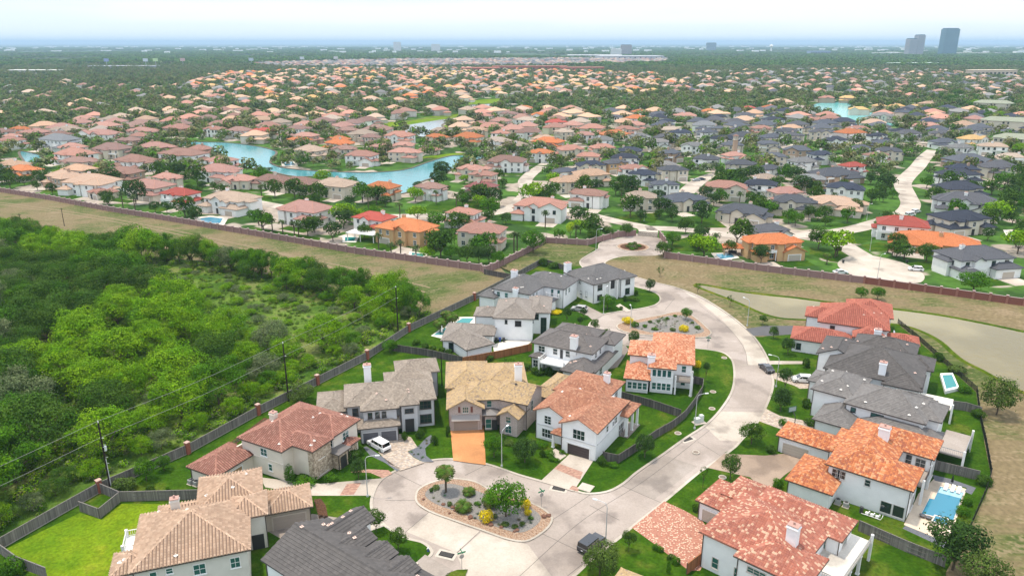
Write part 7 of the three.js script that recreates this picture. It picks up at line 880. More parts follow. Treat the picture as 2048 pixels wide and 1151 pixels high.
const rows = [
  [[-290.8,-421.4],[-271.1,-421.4],6.3,'o','c'],[[-255.6,-396.9],[-232.3,-396.9],6.3,'k','b'],[[-235.7,-379.2],[-204.6,-379.2],6.3,'k','w'],[[-215.7,-371.6],[-204.2,-371.6],3.4,'p','c'],[[-197.8,-366.8],[-170.5,-366.8],6.3,'p','c'],[[-170.5,-349.1],[-149.7,-349.1],6.3,'r','w'],[[-145.9,-334],[-116.6,-334],6.3,'t','w'],[[-181.5,-416.3],[-153.5,-416.3],6.3,'p','w'],[[-158.4,-397.8],[-137.6,-397.8],4.8,'p','c'],[[-300.6,-480],[-270.3,-480],6.3,'p','w'],[[-246.7,-452.8],[-218.9,-452.8],6.3,'m','w'],[[-227.3,-468.2],[-192.2,-468.2],8,'m','w'],[[-350.3,-542.8],[-314.5,-542.8],8,'l','w'],[[-345.4,-594.1],[-309.4,-594.1],6.3,'p','w'],[[-288.8,-508.1],[-260.2,-508.1],6.3,'m','c'],[[-262.4,-518.1],[-236,-518.1],6.3,'p','b'],[[-227.4,-519.2],[-207.5,-519.2],4.8,'p','b'],[[-318.4,-618.4],[-292,-618.4],6.3,'p','c'],[[-296.2,-636.9],[-269.1,-636.9],6.3,'p','b'],[[-261.3,-633.1],[-240.5,-633.1],6.3,'p','w'],[[-237.7,-622],[-214,-622],6.3,'m','w'],[[-395.6,-584.3],[-381.4,-584.3],6.3,'p','b'],[[-396.9,-607.8],[-373.8,-607.8],6.3,'p','b'],[[-384.4,-625.7],[-356.9,-625.7],6.3,'t','w'],[[-372.6,-656.5],[-341.6,-656.5],6.3,'p','w'],
  [[-141,-397.8],[-119.7,-397.8],4.8,'m','c'],[[-126.3,-384.6],[-99.2,-384.6],4.8,'m','c'],[[-103.9,-373.6],[-78.3,-373.6],6.3,'t','c'],[[-75.5,-366.8],[-55.3,-366.8],6.3,'o','c'],[[-49.1,-366.8],[-31.8,-366.8],6.3,'m','w'],[[-25.2,-368.2],[-5.9,-368.2],6.3,'d','c'],[[-104.4,-311.1],[-76.9,-311.1],6.3,'p','w'],[[-67.4,-296.2],[-47.2,-296.2],6.3,'r','w'],[[-53.1,-277.7],[-28.3,-277.7],6.3,'o','e'],[[-22.5,-275.4],[-0.8,-275.4],6.3,'p','c'],[[-148.9,-500.8],[-124,-500.8],6.3,'t','c'],[[-136.7,-539.5],[-113.6,-539.5],6.3,'o','c'],[[-109.1,-477.8],[-85.3,-477.8],6.3,'p','w'],[[-84.1,-493.7],[-60.2,-493.7],6.3,'p','c'],[[-66.2,-529.5],[-50.5,-529.5],3.4,'p','c'],[[-101.5,-584.3],[-74.6,-584.3],6.3,'p','w'],[[-117.5,-577.9],[-100.4,-577.9],6.3,'m','c'],[[-89.2,-553.7],[-70.9,-553.7],3.4,'p','c'],[[-68.1,-577.9],[-49.1,-577.9],6.3,'o','c'],[[-46.9,-574.8],[-20.4,-574.8],6.3,'o','c'],[[-214.8,-618.4],[-192.5,-618.4],6.3,'r','c'],[[-185.4,-590.8],[-170.6,-590.8],6.3,'m','c'],[[-172.6,-584.3],[-149.6,-584.3],6.3,'p','b'],[[-146.6,-625.7],[-126.9,-625.7],6.3,'m','b'],[[-127.6,-629.4],[-98.7,-629.4],6.3,'m','c'],
  [[-33.2,-424.9],[-13.9,-424.9],6.3,'p','c'],[[-25.4,-404.8],[-7,-404.8],6.3,'p','c'],[[-17.2,-452.8],[10.8,-452.8],6.3,'m','w'],[[-7.7,-528.6],[12.6,-528.6],6.3,'t','w'],[[12.9,-545],[39.9,-545],6.3,'o','b'],[[10.1,-491.4],[28.7,-491.4],6.3,'o','w'],[[29.6,-508.1],[50.8,-508.1],6.3,'p','c'],[[52.2,-515.6],[73,-515.6],6.3,'p','c'],[[-0.9,-321.1],[26.3,-321.1],6.3,'p','w'],[[22.2,-425.4],[38.6,-425.4],4.8,'g','c'],[[36.9,-439.4],[57.4,-439.4],6.3,'n','c'],[[54.1,-448.9],[72,-448.9],6.3,'g','e'],[[19.6,-384.9],[40.8,-384.9],6.3,'k','c'],[[27.3,-349.1],[47.3,-349.1],6.3,'m','w'],[[51.7,-343.1],[69.7,-343.1],6.3,'t','c'],[[63.6,-408],[81.3,-408],6.3,'n','w'],[[70,-377.8],[85.7,-377.8],6.3,'g','w'],[[-38.1,-692.1],[-19.9,-692.1],4.8,'p','c'],[[-22.4,-699.5],[0.5,-699.5],6.3,'p','c'],[[1.4,-708.7],[25.9,-708.7],6.3,'t','w'],[[17.9,-764.2],[37.9,-764.2],6.3,'o','w'],[[29.8,-690.5],[50.1,-690.5],6.3,'r','w'],[[68.7,-603.7],[97.7,-603.7],4.8,'o','c'],[[84.7,-633.1],[106.3,-633.1],6.3,'p','c'],[[96.8,-668.9],[120,-668.9],6.3,'p','c'],[[-12.1,-775.2],[8.1,-775.2],6.3,'m','c'],[[-36.4,-753.5],[-19.2,-753.5],6.3,'p','c'],[[4.4,-855],[23.9,-855],6.3,'o','c'],[[108.4,-728],[131.2,-728],6.3,'o','w'],[[105.8,-571.6],[127.2,-571.6],6.3,'g','c'],[[93.6,-743.1],[109.6,-743.1],6.3,'g','w'],[[138.5,-769.7],[161.1,-769.7],6.3,'g','w'],[[134.5,-699.5],[152.3,-699.5],6.3,'n','w'],[[95.4,-491.4],[113.3,-491.4],6.3,'g','b'],
  [[111.6,-462.9],[131.6,-462.9],6.3,'g','w'],[[127.2,-443.1],[146.3,-443.1],6.3,'g','c'],[[95.2,-366.8],[119.9,-366.8],6.3,'p','c'],[[117.9,-375],[138,-375],6.3,'n','w'],[[68.8,-341.3],[92.6,-341.3],4.8,'g','c'],[[89.1,-314.9],[114.1,-314.9],4.8,'g','c'],[[118.5,-331.8],[139.8,-331.8],6.3,'g','c'],[[134.9,-331.3],[163.4,-331.3],4.8,'k','c'],[[82.4,-423.1],[100.5,-423.1],6.3,'g','c'],[[139.7,-424.9],[156.7,-424.9],6.3,'g','w'],[[166.5,-412],[197.3,-412],4.8,'g','b'],[[156.1,-364.2],[177.4,-364.2],6.3,'n','w'],[[192.2,-435.6],[209.6,-435.6],6.3,'r','w'],[[229,-482.3],[245,-482.3],6.3,'m','w'],[[235.7,-518.1],[248.7,-518.1],6.3,'g','w'],[[259.7,-604.3],[284.8,-604.3],6.3,'o','w'],[[230,-556.6],[251,-556.6],6.3,'n','w'],[[226.5,-640.7],[248.8,-640.7],6.3,'k','w'],[[253.5,-758.8],[272.8,-758.8],6.3,'n','w'],[[305,-841.7],[332.4,-841.7],6.3,'t','w'],[[277,-713.5],[297,-713.5],6.3,'p','c'],[[239.7,-611.3],[258.6,-611.3],6.3,'g','c'],[[277.1,-587.5],[295.3,-587.5],6.3,'n','w'],[[305.7,-600.9],[328.6,-600.9],6.3,'g','w'],[[352.3,-660.6],[377.4,-660.6],6.3,'p','c'],[[332.6,-600.9],[353.1,-600.9],6.3,'g','c'],[[371.3,-625.7],[393.8,-625.7],6.3,'g','c'],[[336.8,-565.5],[359.2,-565.5],6.3,'y','w'],[[301.1,-518.1],[321.7,-518.1],6.3,'l','w'],[[273.7,-466.8],[304.7,-466.8],4.8,'g','b'],[[233.9,-404.8],[257.7,-404.8],6.3,'n','w'],[[211.2,-364.2],[236.9,-364.2],6.3,'n','c'],[[193.8,-327.4],[224.4,-327.4],6.3,'g','w'],[[173.9,-297.1],[199.2,-297.1],6.3,'n','c'],[[144.6,-284.2],[168.5,-284.2],6.3,'r','w'],[[143.5,-264.4],[178,-264.4],3.4,'o','e'],[[145.1,-238],[171,-238],6.3,'g','w'],[[84.8,-259.9],[106.3,-259.9],6.3,'o','e'],[[92.5,-283.8],[111,-283.8],4.8,'g','w'],
  [[160.3,-753.5],[185.9,-753.5],6.3,'p','w'],[[152.9,-636.9],[167.5,-636.9],6.3,'g','c'],[[168.5,-640.7],[182.4,-640.7],6.3,'g','c'],[[181.1,-633.1],[197.7,-633.1],6.3,'g','w'],[[221.8,-758.8],[245.6,-758.8],6.3,'g','w'],[[202.1,-640.7],[221.9,-640.7],6.3,'p','c'],[[234.6,-713.5],[256.9,-713.5],6.3,'n','w'],[[188.5,-574.8],[210.4,-574.8],6.3,'g','w'],[[175.5,-539.5],[193.3,-539.5],6.3,'g','c'],[[184.4,-505.6],[204.5,-505.6],6.3,'g','b'],[[168.4,-584.3],[191.5,-584.3],6.3,'g','w'],[[146.7,-531.3],[165.3,-531.3],6.3,'g','c'],[[127,-607.8],[146.2,-607.8],6.3,'n','w'],[[193.1,-743.1],[211.5,-743.1],6.3,'n','c'],[[201,-810.2],[219.5,-810.2],6.3,'o','c'],[[250.8,-841.7],[272.7,-841.7],6.3,'r','c'],[[281.8,-861.8],[301.4,-861.8],6.3,'o','w'],[[314.6,-936.1],[348,-936.1],6.3,'k','c'],[[123.8,-798.2],[146.1,-798.2],6.3,'o','c'],[[403.1,-1005.2],[425.9,-1005.2],6.3,'p','b'],[[429.1,-1005.2],[453.9,-1005.2],6.3,'y','b'],[[366.3,-828.8],[390.5,-828.8],6.3,'y','c'],[[412.1,-875.7],[432,-875.7],6.3,'y','c'],[[432,-875.7],[451.9,-875.7],6.3,'y','c'],[[450.1,-868.7],[468.1,-868.7],6.3,'y','c'],[[356,-753.5],[380.6,-753.5],6.3,'l','c'],[[399.6,-792.3],[419.2,-792.3],6.3,'g','c'],[[487,-912.5],[507.7,-912.5],6.3,'k','c'],[[390.7,-723.1],[405.8,-723.1],6.3,'m','c']];
seed(690);
{ const mids = rows.map(([A, B]) => [(A[0] + B[0]) / 2, (A[1] + B[1]) / 2 - 7, Math.hypot(B[0] - A[0], B[1] - A[1]) / 2]), st = [[[-140.6,-375.9],[-111.6,-355.1],[-64.6,-334.3],[-14.7,-337.5],[-2.8,-347.2],[8,-394.8],[7.4,-425],[19.5,-479.6]], [[55,-295.6],[57,-311.1],[37.7,-334.3],[27.3,-347.2]], [[57,-311.1],[78.7,-305.8],[100.1,-294],[134.9,-304.9]], [[309.8,-554.7],[258.4,-477.6],[218,-415.5],[194.9,-361],[173.2,-332.3],[134.2,-302.3],[129.3,-279.9],[128.4,-252.2]], [[91.5,-390.6],[112.4,-435],[145,-456.3]]], keep = [[[-17.4,-679],[16,-679],[48.3,-695.3],[46.1,-630.9],[14.3,-604.4],[-14,-627.5]], [[-154.9,-730.2],[-111.9,-763.6],[-47,-858.7],[-37.7,-778.9],[-126.6,-679]]]; let k = 0;
  for (let i = 0; i < 6000 && k < 64; i++) { const z = rr(-640, -300), x = -z * rr(-0.68, 0.68), W = rr(17, 24), st2 = rnd() < 0.75 ? 6.3 : 4.8; if (!inPoly(x, z, suburbEdge) || segDist(x, z, suburbEdge.slice(1, 24)) < 20) continue; if (mids.some(m => Math.hypot(m[0] - x, m[1] - z + 7) < m[2] + W * 0.58)) continue; if (lakes0.some(l => inPoly(x, z, l) || segDist(x, z - 7, l, true) < 16)) continue; if (st.some(s => segDist(x, z - 6, s) < 16)) continue; if (keep.some(p => inPoly(x, z, p))) continue; k++; mids.push([x, z - 7, W / 2]); rows.push([[x - W / 2, z], [x + W / 2, z], st2, pick(x > 60 ? ['g', 'g', 'n', 'p', 't', 'l'] : ['p', 'p', 'm', 'o', 't', 'k']), pick(['w', 'w', 'c', 'c', 'b'])]); } }
const ord = ['first', 'second', 'third', 'fourth', 'fifth', 'sixth', 'seventh', 'eighth', 'ninth', 'tenth', 'eleventh', 'twelfth', 'thirteenth', 'fourteenth', 'fifteenth', 'sixteenth', 'seventeenth', 'eighteenth', 'nineteenth', 'twentieth', 'twenty-first', 'twenty-second', 'twenty-third', 'twenty-fourth', 'twenty-fifth', 'twenty-sixth', 'twenty-seventh', 'twenty-eighth'];
{
  const byKind = {}; rows.forEach(r => { const d = -r[0][1], band = d < 420 ? 'front' : d < 600 ? 'middle' : 'back', k = r[3] + r[4] + band; r.band = band; (byKind[k] ||= []).push(r); });
  for (const k in byKind) byKind[k].sort((a, b) => (a[0][0] + a[1][0]) / -a[0][1] - (b[0][0] + b[1][0]) / -b[0][1]).forEach((r, i, all) => { r.label = `${wallWord[r[4]]} house with ${roofWord[r[3]]} roof${all.length > 1 ? ', ' + (ord[i] || 'later') + ' such from left,' : ''} in ${r.band} rows beyond brick wall`; });
  seed(700); rows.forEach(([A, B, h, roof, wall], i) => { const lx = A[0] / -A[1]; const yaw = lx < 0.02 ? -22 + rr(-10, 10) : pick([-24, -14, 12, 22]) + rr(-4, 4); midHouse(A, B, h, roof, wall, yaw, rows[i].label, -A[1] < 760 ? 1 : 0); });
}
{ const g = thing('pergola', 'white pergola roof beside the red roofed house', 'pergola', ...[-59.1,-290.7], -22), L = []; part('canopy', box(13, 0.25, 6, 0, 3.2, 0), whiteTrim, g); for (const [x, z] of [[-6, 2.6], [0, 2.6], [6, 2.6], [-6, -2.6], [6, -2.6]]) part('post', box(0.25, 3.1, 0.25, x, 1.55, z), whiteTrim, g); }
{ const g = thing('gazebo', 'small open gazebo with orange hip roof by a pool', 'gazebo', ...[82.6,-270.6], -10), w = [wing(-4, 4, -3, 3, 2.9, { open: true })]; part('roof', roofSolid(w), ROOFM.o, g); for (const [x, z] of [[-3.4, 2.5], [3.4, 2.5], [-3.4, -2.5], [3.4, -2.5]]) part('post', box(0.4, 2.9, 0.4, x, 1.45, z), WALLM.e, g); part('counter', box(3, 1, 0.8, 0, 0.5, -1), darkTrim, g); }
{ const g = thing('bell_tower', 'slim tan tower with arched top among the grey roofs', 'tower', ...[150.4,-509.9], 10); part('shaft', box(2.4, 13, 2.4, 0, 6.5, 0), WALLM.b, g); part('lantern', merge([box(0.5, 2.4, 0.5, -0.95, 14.2, 0.95), box(0.5, 2.4, 0.5, 0.95, 14.2, 0.95), box(0.5, 2.4, 0.5, -0.95, 14.2, -0.95), box(0.5, 2.4, 0.5, 0.95, 14.2, -0.95), box(2.8, 0.35, 2.8, 0, 13.1, 0), box(2.8, 0.35, 2.8, 0, 15.5, 0)]), WALLM.c, g); const w = [wing(-1.6, 1.6, -1.6, 1.6, 15.7, { open: true, pitch: 0.6 })]; part('roof', roofSolid(w), ROOFM.m, g); }
for (const [p, l, W, D] of [[[553.5,-884.4], 'long apartment block with green-grey roof at the right edge, farthest', 40, 15], [[439.6,-679], 'apartment block with green-grey roof at the right edge, middle', 40, 15], [[369.4,-549.3], 'apartment block with pale roof at the right edge, nearest', 36, 15]]) { const g = thing('apartment_block', l, 'apartment block', p[0], p[1], -35), ws = [wing(-W / 2, W / 2, -D / 2, D / 2, 9.5, { pitch: 0.4 }), wing(-W / 2 + 6, -W / 2 + 18, -D / 2 - 4, 2, 9.5, { axis: 'v' }), wing(W / 2 - 18, W / 2 - 6, -D / 2 - 4, 2, 9.5, { axis: 'v' })]; part('wall', wallSolid(ws), WALLM.c, g); part('roof', roofSolid(ws), mat([0.27, 0.29, 0.22], 0.9, { map: rowTex }), g); for (let f = 0; f < 3; f++) for (let i = 0; i < 10; i++) addWindow(g, ws[0], ['f', (i + 0.5) / 10, 0.9 + f * 3, 1.8, 1.6, 'w', 2, 1], whiteTrim, glass); foot.push([p[0], p[1], W / 2, W, D, -35]); }
// forecourts and lawns of those houses
seed(720);
{ const dr = [], lw = []; for (const [x, z, r, W, D, yaw] of foot) { const a = yaw * Math.PI / 180, c = Math.cos(a), s = Math.sin(a), q = (u, v) => [x + u * c + v * s, z - u * s + v * c], sg = rnd() < 0.5 ? 1 : -1; dr.push(sheet([q(sg * W * 0.1, D / 2), q(sg * W * 0.42, D / 2), q(sg * W * 0.42, D / 2 + 8), q(sg * W * 0.1, D / 2 + 8)], -0.045)); if (rnd() < 0.7) lw.push(sheet([q(-sg * W * 0.5, D / 2 + 1), q(sg * W * 0.06, D / 2 + 1), q(sg * W * 0.06, D / 2 + 7), q(-sg * W * 0.5, D / 2 + 7)], -0.05)); }
  struct('forecourt', merge(dr), concretePale, 'pale forecourts before the houses beyond the wall'); struct('lawn', merge(lw), lawn, 'front lawns of the houses beyond the wall'); }

// ---------------------------------------------------------------- far roofs
seed(740);
const peachZone = [[-370.9,-884.4],[-247.1,-940.8],[-80.9,-1004.6],[18,-1067.8],[203.5,-1139.3],[328.9,-1286.3],[335.1,-1891.3],[-34.4,-2239.6],[-482.4,-2325.1],[-733.2,-1891.3],[-547.6,-1220.8]], greyZone = [[203.5,-1139.3],[462.9,-1161.5],[595.8,-1013.2],[599.7,-897.9],[1257.7,-1891.3],[969.9,-2239.6],[486.4,-2016.9]], leftZone = [[-499.3,-730.2],[-368.6,-778.9],[-366.6,-933.4],[-576.4,-1286.3],[-911.4,-1532.1],[-867.2,-1286.3]], townZone = [[-717.9,-2417.2],[-39.5,-2569.8],[579.9,-2871.5],[779.2,-3867],[-595.2,-3533.5],[-961.6,-2871.5]];
const farSpots = [];
function scatter(zone, n, gap, pal) { const xs = zone.map(p => p[0]), zs = zone.map(p => p[1]), x0 = Math.min(...xs), x1 = Math.max(...xs), z0 = Math.min(...zs), z1 = Math.max(...zs), cell = new Map(), key = (x, z) => Math.floor(x / gap) + ',' + Math.floor(z / gap); let k = 0; for (let i = 0; i < n * 40 && k < n; i++) { const x = rr(x0, x1), z = rr(z0, z1); if (!inPoly(x, z, zone)) continue; if (cell.has(key(x, z))) continue; if (foot.some(f => Math.hypot(f[0] - x, f[1] - z) < f[2] + 9)) continue; if ([lakeA, lakeB, lakeC, lakeE].some(l => inPoly(x, z, l) || segDist(x, z, l, true) < (l === lakeC ? 26 : 12) || (segDist(x, z, l, true) < 45 && inPoly(x * (z - 32) / z, z - 32, l)))) continue; cell.set(key(x, z), 1); farSpots.push([x, z, pick(pal)]); k++; } }
scatter(peachZone, 560, 33, ['k', 'k', 'k', 'o', 'p', 'p', 't', 'l', 'y']); scatter(greyZone, 300, 42, ['g', 'l', 'l', 't', 'k', 'p', 'm']); scatter(leftZone, 26, 80, ['t', 'l', 'm', 'k']);
{ const n0 = foot.length; for (let i = 0; i < 3000; i++) { const x = rr(-420, 520), z = rr(-860, -280); if (!inPoly(x, z, suburbEdge)) continue; if (farSpots.length && farSpots.some(f => Math.hypot(f[0] - x, f[1] - z) < 24)) continue; if (foot.some(f => Math.hypot(f[0] - x, f[1] - z) < f[2] + 11)) continue; if ([lakeA, lakeB, lakeC, lakeD].some(l => inPoly(x, z, l) || segDist(x, z, l, true) < 14)) continue; if (-z < 560) continue; farSpots.push([x, z, pick(x > 80 ? ['g', 'g', 'n', 'k', 'p', 'l'] : ['p', 'p', 'm', 'k', 't'])]); } }
farSpots.sort((a, b) => b[1] - a[1]);
const farWs = [0, 1, 2].map(i => { seed(760 + i); const W = rr(17, 22), D = rr(12, 15), ws = [wing(-W / 2, W / 2, -D / 2, D / 2, 6.2), wing(-W / 2 + 1, -1, -D / 2 - 4, 2, i === 1 ? 3.4 : 6, { axis: 'v' }), wing(2, W / 2 + 2, -D / 2 - 3, 3, 3.4, { axis: 'v' })]; const win = []; for (let k = 0; k < 4; k++) for (const y of [1.7, 4.7]) win.push(box(1.5, 1.6, 0.12, -W / 2 + (k + 0.7) * W / 4.6, y, D / 2 - 0.5)); return [wallSolid(ws), roofSolid(ws), win]; });
const nFar = 75, farWord = { k: 'peach', o: 'orange', p: 'salmon', t: 'beige', l: 'light grey', y: 'yellow-orange', g: 'grey', m: 'brown', n: 'navy' };
seed(770);
farSpots.slice(0, nFar).forEach(([x, z, k], i) => { const g = thing('distant_house', `small distant house with ${farWord[k]} roof among the far rooftops`, 'house', x, z, rr(-40, 40), 'distant houses with ' + farWord[k] + ' roofs'), [w, r, win] = farWs[i % 3]; part('wall', w, pick([WALLM.w, WALLM.c, WALLM.c]), g); part('roof', r, pick(ROOFV[k]), g); win.slice(0, 6).forEach(b => part('window', b, farGlass, g)); foot.push([x, z, 12]); });
{ const rest = farSpots.slice(nFar), town = []; { const xs = townZone.map(p => p[0]), zs = townZone.map(p => p[1]); for (let i = 0; i < 9000 && town.length < 1100; i++) { const x = rr(Math.min(...xs), Math.max(...xs)), z = rr(Math.min(...zs), Math.max(...zs)); if (inPoly(x, z, townZone)) town.push([x, z, pick(['l', 'l', 'g', 'm', 't'])]); } }
  const all = [...rest, ...town], m4 = new THREE.Matrix4(), q4 = new THREE.Quaternion(), mk = (name, label, geo, col) => { const im = solid(new THREE.InstancedMesh(geo, mat(0xffffff, 0.9), all.length)); im.name = name; im.userData = { kind: 'stuff', label, category: name.replace('_', ' ') }; return im; };
  const rf = mk('rooftops', 'mass of tiny far off roofs', farWs[0][1]), wl = mk('housefronts', 'mass of tiny far off house walls', farWs[0][0]);
  all.forEach(([x, z, k], i) => { q4.setFromAxisAngle(V3(0, 1, 0), rr(-0.8, 0.8) + (rnd() < 0.3 ? 1.57 : 0)); m4.compose(V3(x, 0, z), q4, V3(rr(0.85, 1.2), 1, rr(0.85, 1.2))); rf.setMatrixAt(i, m4); wl.setMatrixAt(i, m4); const c = ROOF[k], f = rr(0.85, 1.25); rf.setColorAt(i, lin(c[0] * f, c[1] * f, c[2] * f)); const v = rr(0.45, 0.75); wl.setColorAt(i, lin(v, v * 0.93, v * 0.85)); }); scene.add(rf, wl);
  for (const s of rest) foot.push([s[0], s[1], 9]);
}
// ---------------------------------------------------------------- trees beyond the wall
seed(800);
const midStreets = [[[-140.6,-375.9],[-111.6,-355.1],[-64.6,-334.3],[-14.7,-337.5],[-2.8,-347.2],[8,-394.8],[7.4,-425],[19.5,-479.6]], [[55,-295.6],[57,-311.1],[37.7,-334.3],[27.3,-347.2]], [[57,-311.1],[78.7,-305.8],[100.1,-294],[134.9,-304.9]], [[309.8,-554.7],[258.4,-477.6],[218,-415.5],[194.9,-361],[173.2,-332.3],[134.2,-302.3],[129.3,-279.9],[128.4,-252.2],[135.1,-243.3]], [[91.5,-390.6],[112.4,-435],[145,-456.3]]];
const cellMap = new Map(); for (const f of foot) { const k = Math.floor(f[0] / 40) + ',' + Math.floor(f[1] / 40); if (!cellMap.has(k)) cellMap.set(k, []); cellMap.get(k).push(f); }
const nearFoot = (x, z, R) => { const a = Math.floor(x / 40), b = Math.floor(z / 40); for (let i = -1; i <= 1; i++) for (let j = -1; j <= 1; j++) for (const f of cellMap.get((a + i) + ',' + (b + j)) || []) { if (f[3]) { const t = f[5] * Math.PI / 180, dx = x - f[0], dz = z - f[1], u = dx * Math.cos(t) - dz * Math.sin(t), v = dx * Math.sin(t) + dz * Math.cos(t); if (Math.abs(u) < f[3] / 2 + R * 0.7 + 0.6 && Math.abs(v) < f[4] / 2 + R * 0.7 + 1.2) return true; } else if (Math.hypot(f[0] - x, f[1] - z) < f[2] + R * 0.5) return true; } return false; };
const lakes = [lakeA, lakeB, lakeC, lakeD, lakeE], open = [[[-154.9,-730.2],[-111.9,-763.6],[-78.4,-834.3],[-47,-858.7],[-39.7,-822.6],[-64.8,-800.2],[-105.8,-721.2],[-126.6,-679]], [[-17.4,-679],[16,-679],[48.3,-695.3],[46.1,-630.9],[14.3,-604.4],[-14,-627.5]], [[-67.8,-1004.6],[-44.3,-1067.8],[4.3,-1107.6],[4,-1030.8],[-40.7,-979.7]], [[466.8,-1475.8],[543.6,-1512.9],[494.1,-1390.6],[448.6,-1374.7]], [[116.9,-258.5],[114.9,-246.2],[118.3,-239.9],[135.5,-234.4],[141.1,-249.8],[129.8,-269.9]]];
const treeSpots = [];
for (let i = 0; i < 40000 && treeSpots.length < 3000; i++) {
  const z = -250 - 850 * Math.pow(rnd(), 0.8), x = z * -1 * rr(-0.78, 0.78); if (!inPoly(x, z, suburbEdge)) continue; const R = rr(2.4, 5.8); if (segDist(x, z, suburbEdge.slice(1, 22)) < R + 1) continue;
  if (nearFoot(x, z, R)) continue; if (lakes.some(l => inPoly(x, z, l) || segDist(x, z, l, true) < 1.5 || (rnd() < 0.75 && inPoly(x * (z - 22) / z, z - 22, l)))) continue; if (open.some(p => inPoly(x, z, p))) continue; if (midStreets.some(s => segDist(x, z, s) < 5.5 + R * 0.4)) continue;
  if (treeSpots.some(t => (t[0] - x) ** 2 + (t[1] - z) ** 2 < ((t[2] + R) * 0.55) ** 2)) continue; treeSpots.push([x, z, R]);
}
treeSpots.sort((a, b) => b[1] - a[1]);
const seen = t => Math.abs(t[0]) / (-t[1] * 0.9505 + 23) < 0.7;
const ind = treeSpots.filter(seen).slice(0, 220), indSet = new Set(ind);
const whereTree = (x, z) => segDist(x, z, lakeA, true) < 26 ? 'near the turquoise lake' : segDist(x, z, wallLine) < 26 ? 'just behind the long pink wall' : segDist(x, z, midStreets[3]) < 22 ? 'along the winding street' : segDist(x, z, wallLineB) < 40 ? 'behind the wall right of the gate' : z < -480 ? 'in the back rows' : x < 40 ? 'left of the gate' : x > 150 ? 'far right of the gate' : 'straight behind the gate';
for (const [x, z, R] of ind) { const sz = R > 4.4 ? 'large ' : R > 3.2 ? 'medium ' : 'small ', wh = whereTree(x, z); const k = rnd(); if (k < 0.13) palm('palm tree among the suburb houses ' + wh, x, z, rr(5, 8), 2.4, false, 'palms among the houses beyond the wall', 0); else { const kind = k < 0.48 ? 'midOak' : k < 0.78 ? 'midDark' : k < 0.93 ? 'midLeafy' : 'midBright'; tree('suburb_tree', kind, sz + { midOak: 'olive-green', midDark: 'very dark', midLeafy: 'fresh green', midBright: 'yellow-green' }[kind] + ' tree among the suburb houses ' + wh, x, z, R, R * rr(1.6, 2.1), 'trees among the houses beyond the wall', 0); } }
{ const belt = [[601.4,-1097.4],[731.3,-1208.4],[771,-1161.5],[333.7,-483.8],[358.2,-554.7],[442.8,-730.2],[493.7,-865]]; let k = 0; for (let i = 0; i < 600 && k < 44; i++) { const x = rr(200, 760), z = rr(-1250, -440); if (!inPoly(x, z, belt) || nearFoot(x, z, 3)) continue; k++; const kind = pick(['midBright', 'midLeafy', 'midLeafy', 'midOak']); tree('belt_tree', kind, { midBright: 'bright green', midLeafy: 'fresh green', midOak: 'olive-green' }[kind] + ' tree in the leafy belt before the apartment blocks', x, z, rr(3.5, 6), rr(8, 12), 'trees of the leafy belt at the right', 0); } }
function treeMass(name, label, geo, list) { const im = solid(new THREE.InstancedMesh(geo, veg, list.length)), m4 = new THREE.Matrix4(), q4 = new THREE.Quaternion(); im.name = name; im.userData = { kind: 'stuff', label, category: name.replace(/_/g, ' ') }; list.forEach(([x, z, R, h], i) => { q4.setFromAxisAngle(V3(0, 1, 0), rr(0, 6.28)); im.setMatrixAt(i, m4.compose(V3(x, h * 0.55, z), q4, V3(R, h * 0.5, R))); const f = rr(0.75, 1.3); im.setColorAt(i, lin(f * rr(0.9, 1.3), f, f * rr(0.85, 1.1))); }); scene.add(im); }
const farCrown = crownGeo(70, { clumps: 11, leaves: 230, size: 0.26, pal: [...GREEN.oak, ...GREEN.oak, ...GREEN.mid, ...GREEN.grey], up: 0 }), hazeCrown = crownGeo(71, { clumps: 12, leaves: 130, size: 0.34, pal: [...GREEN.oak, ...GREEN.mid, ...GREEN.grey], up: 0, flat: 0.6 });
treeMass('tree_cover', 'trees filling the gardens farther back', farCrown, treeSpots.filter(t => !indSet.has(t)).map(([x, z, R]) => [x, z, R * 1.1, R * rr(1.6, 2.2)]));
{ const list = []; for (let i = 0; i < 150000 && list.length < 15000; i++) { // woods and street trees from half a kilometre to two and a half
    const z = -560 - 2100 * Math.pow(rnd(), 0.75), x = -z * rr(-0.76, 0.78), left = x / -z < -0.22, right = x / -z > 0.15; if (inPoly(x, z, townZone) && rnd() < 0.85) continue; const peachy = inPoly(x, z, peachZone); if (peachy && rnd() < 0.3) continue; if (!left && !right && !peachy && rnd() < 0.3) continue; if (-z < 1100 && !left && rnd() < 0.75) continue; if (-z < 1100 && inPoly(x, z, suburbEdge) && x > -230 && -z < 700) continue;
    const R = rr(3.5, 6.5); if (nearFoot(x, z, R * 0.6)) continue; if (lakes.some(l => inPoly(x, z, l) || segDist(x, z, l, true) < 4 || inPoly(x * (z - 60) / z, z - 60, l))) continue; if (open.some(p => inPoly(x, z, p))) continue; list.push([x, z, R, rr(7, 12)]); }
  treeMass('wooded_suburb', 'dense tree canopy over the far suburb', farCrown, list); }
{ const list = []; for (let i = 0; i < 60000 && list.length < 26000; i++) { const z = -2450 - 9500 * Math.pow(rnd(), 1.25), x = -z * rr(-0.8, 0.8); if (inPoly(x, z, townZone) || (x / -z > -0.62 && x / -z < 0.0 && z > -2750 && rnd() < 0.93)) continue; const n = fbm(x / 700 + 40, z / 900 + 80, 64, 3, 300); if (n < 0.36) continue; const s = 1 + (-z - 2450) / 5000; list.push([x, z, rr(12, 20) * s, rr(10, 17)]); }
  treeMass('far_forest', 'forest running towards the horizon', hazeCrown, list); }
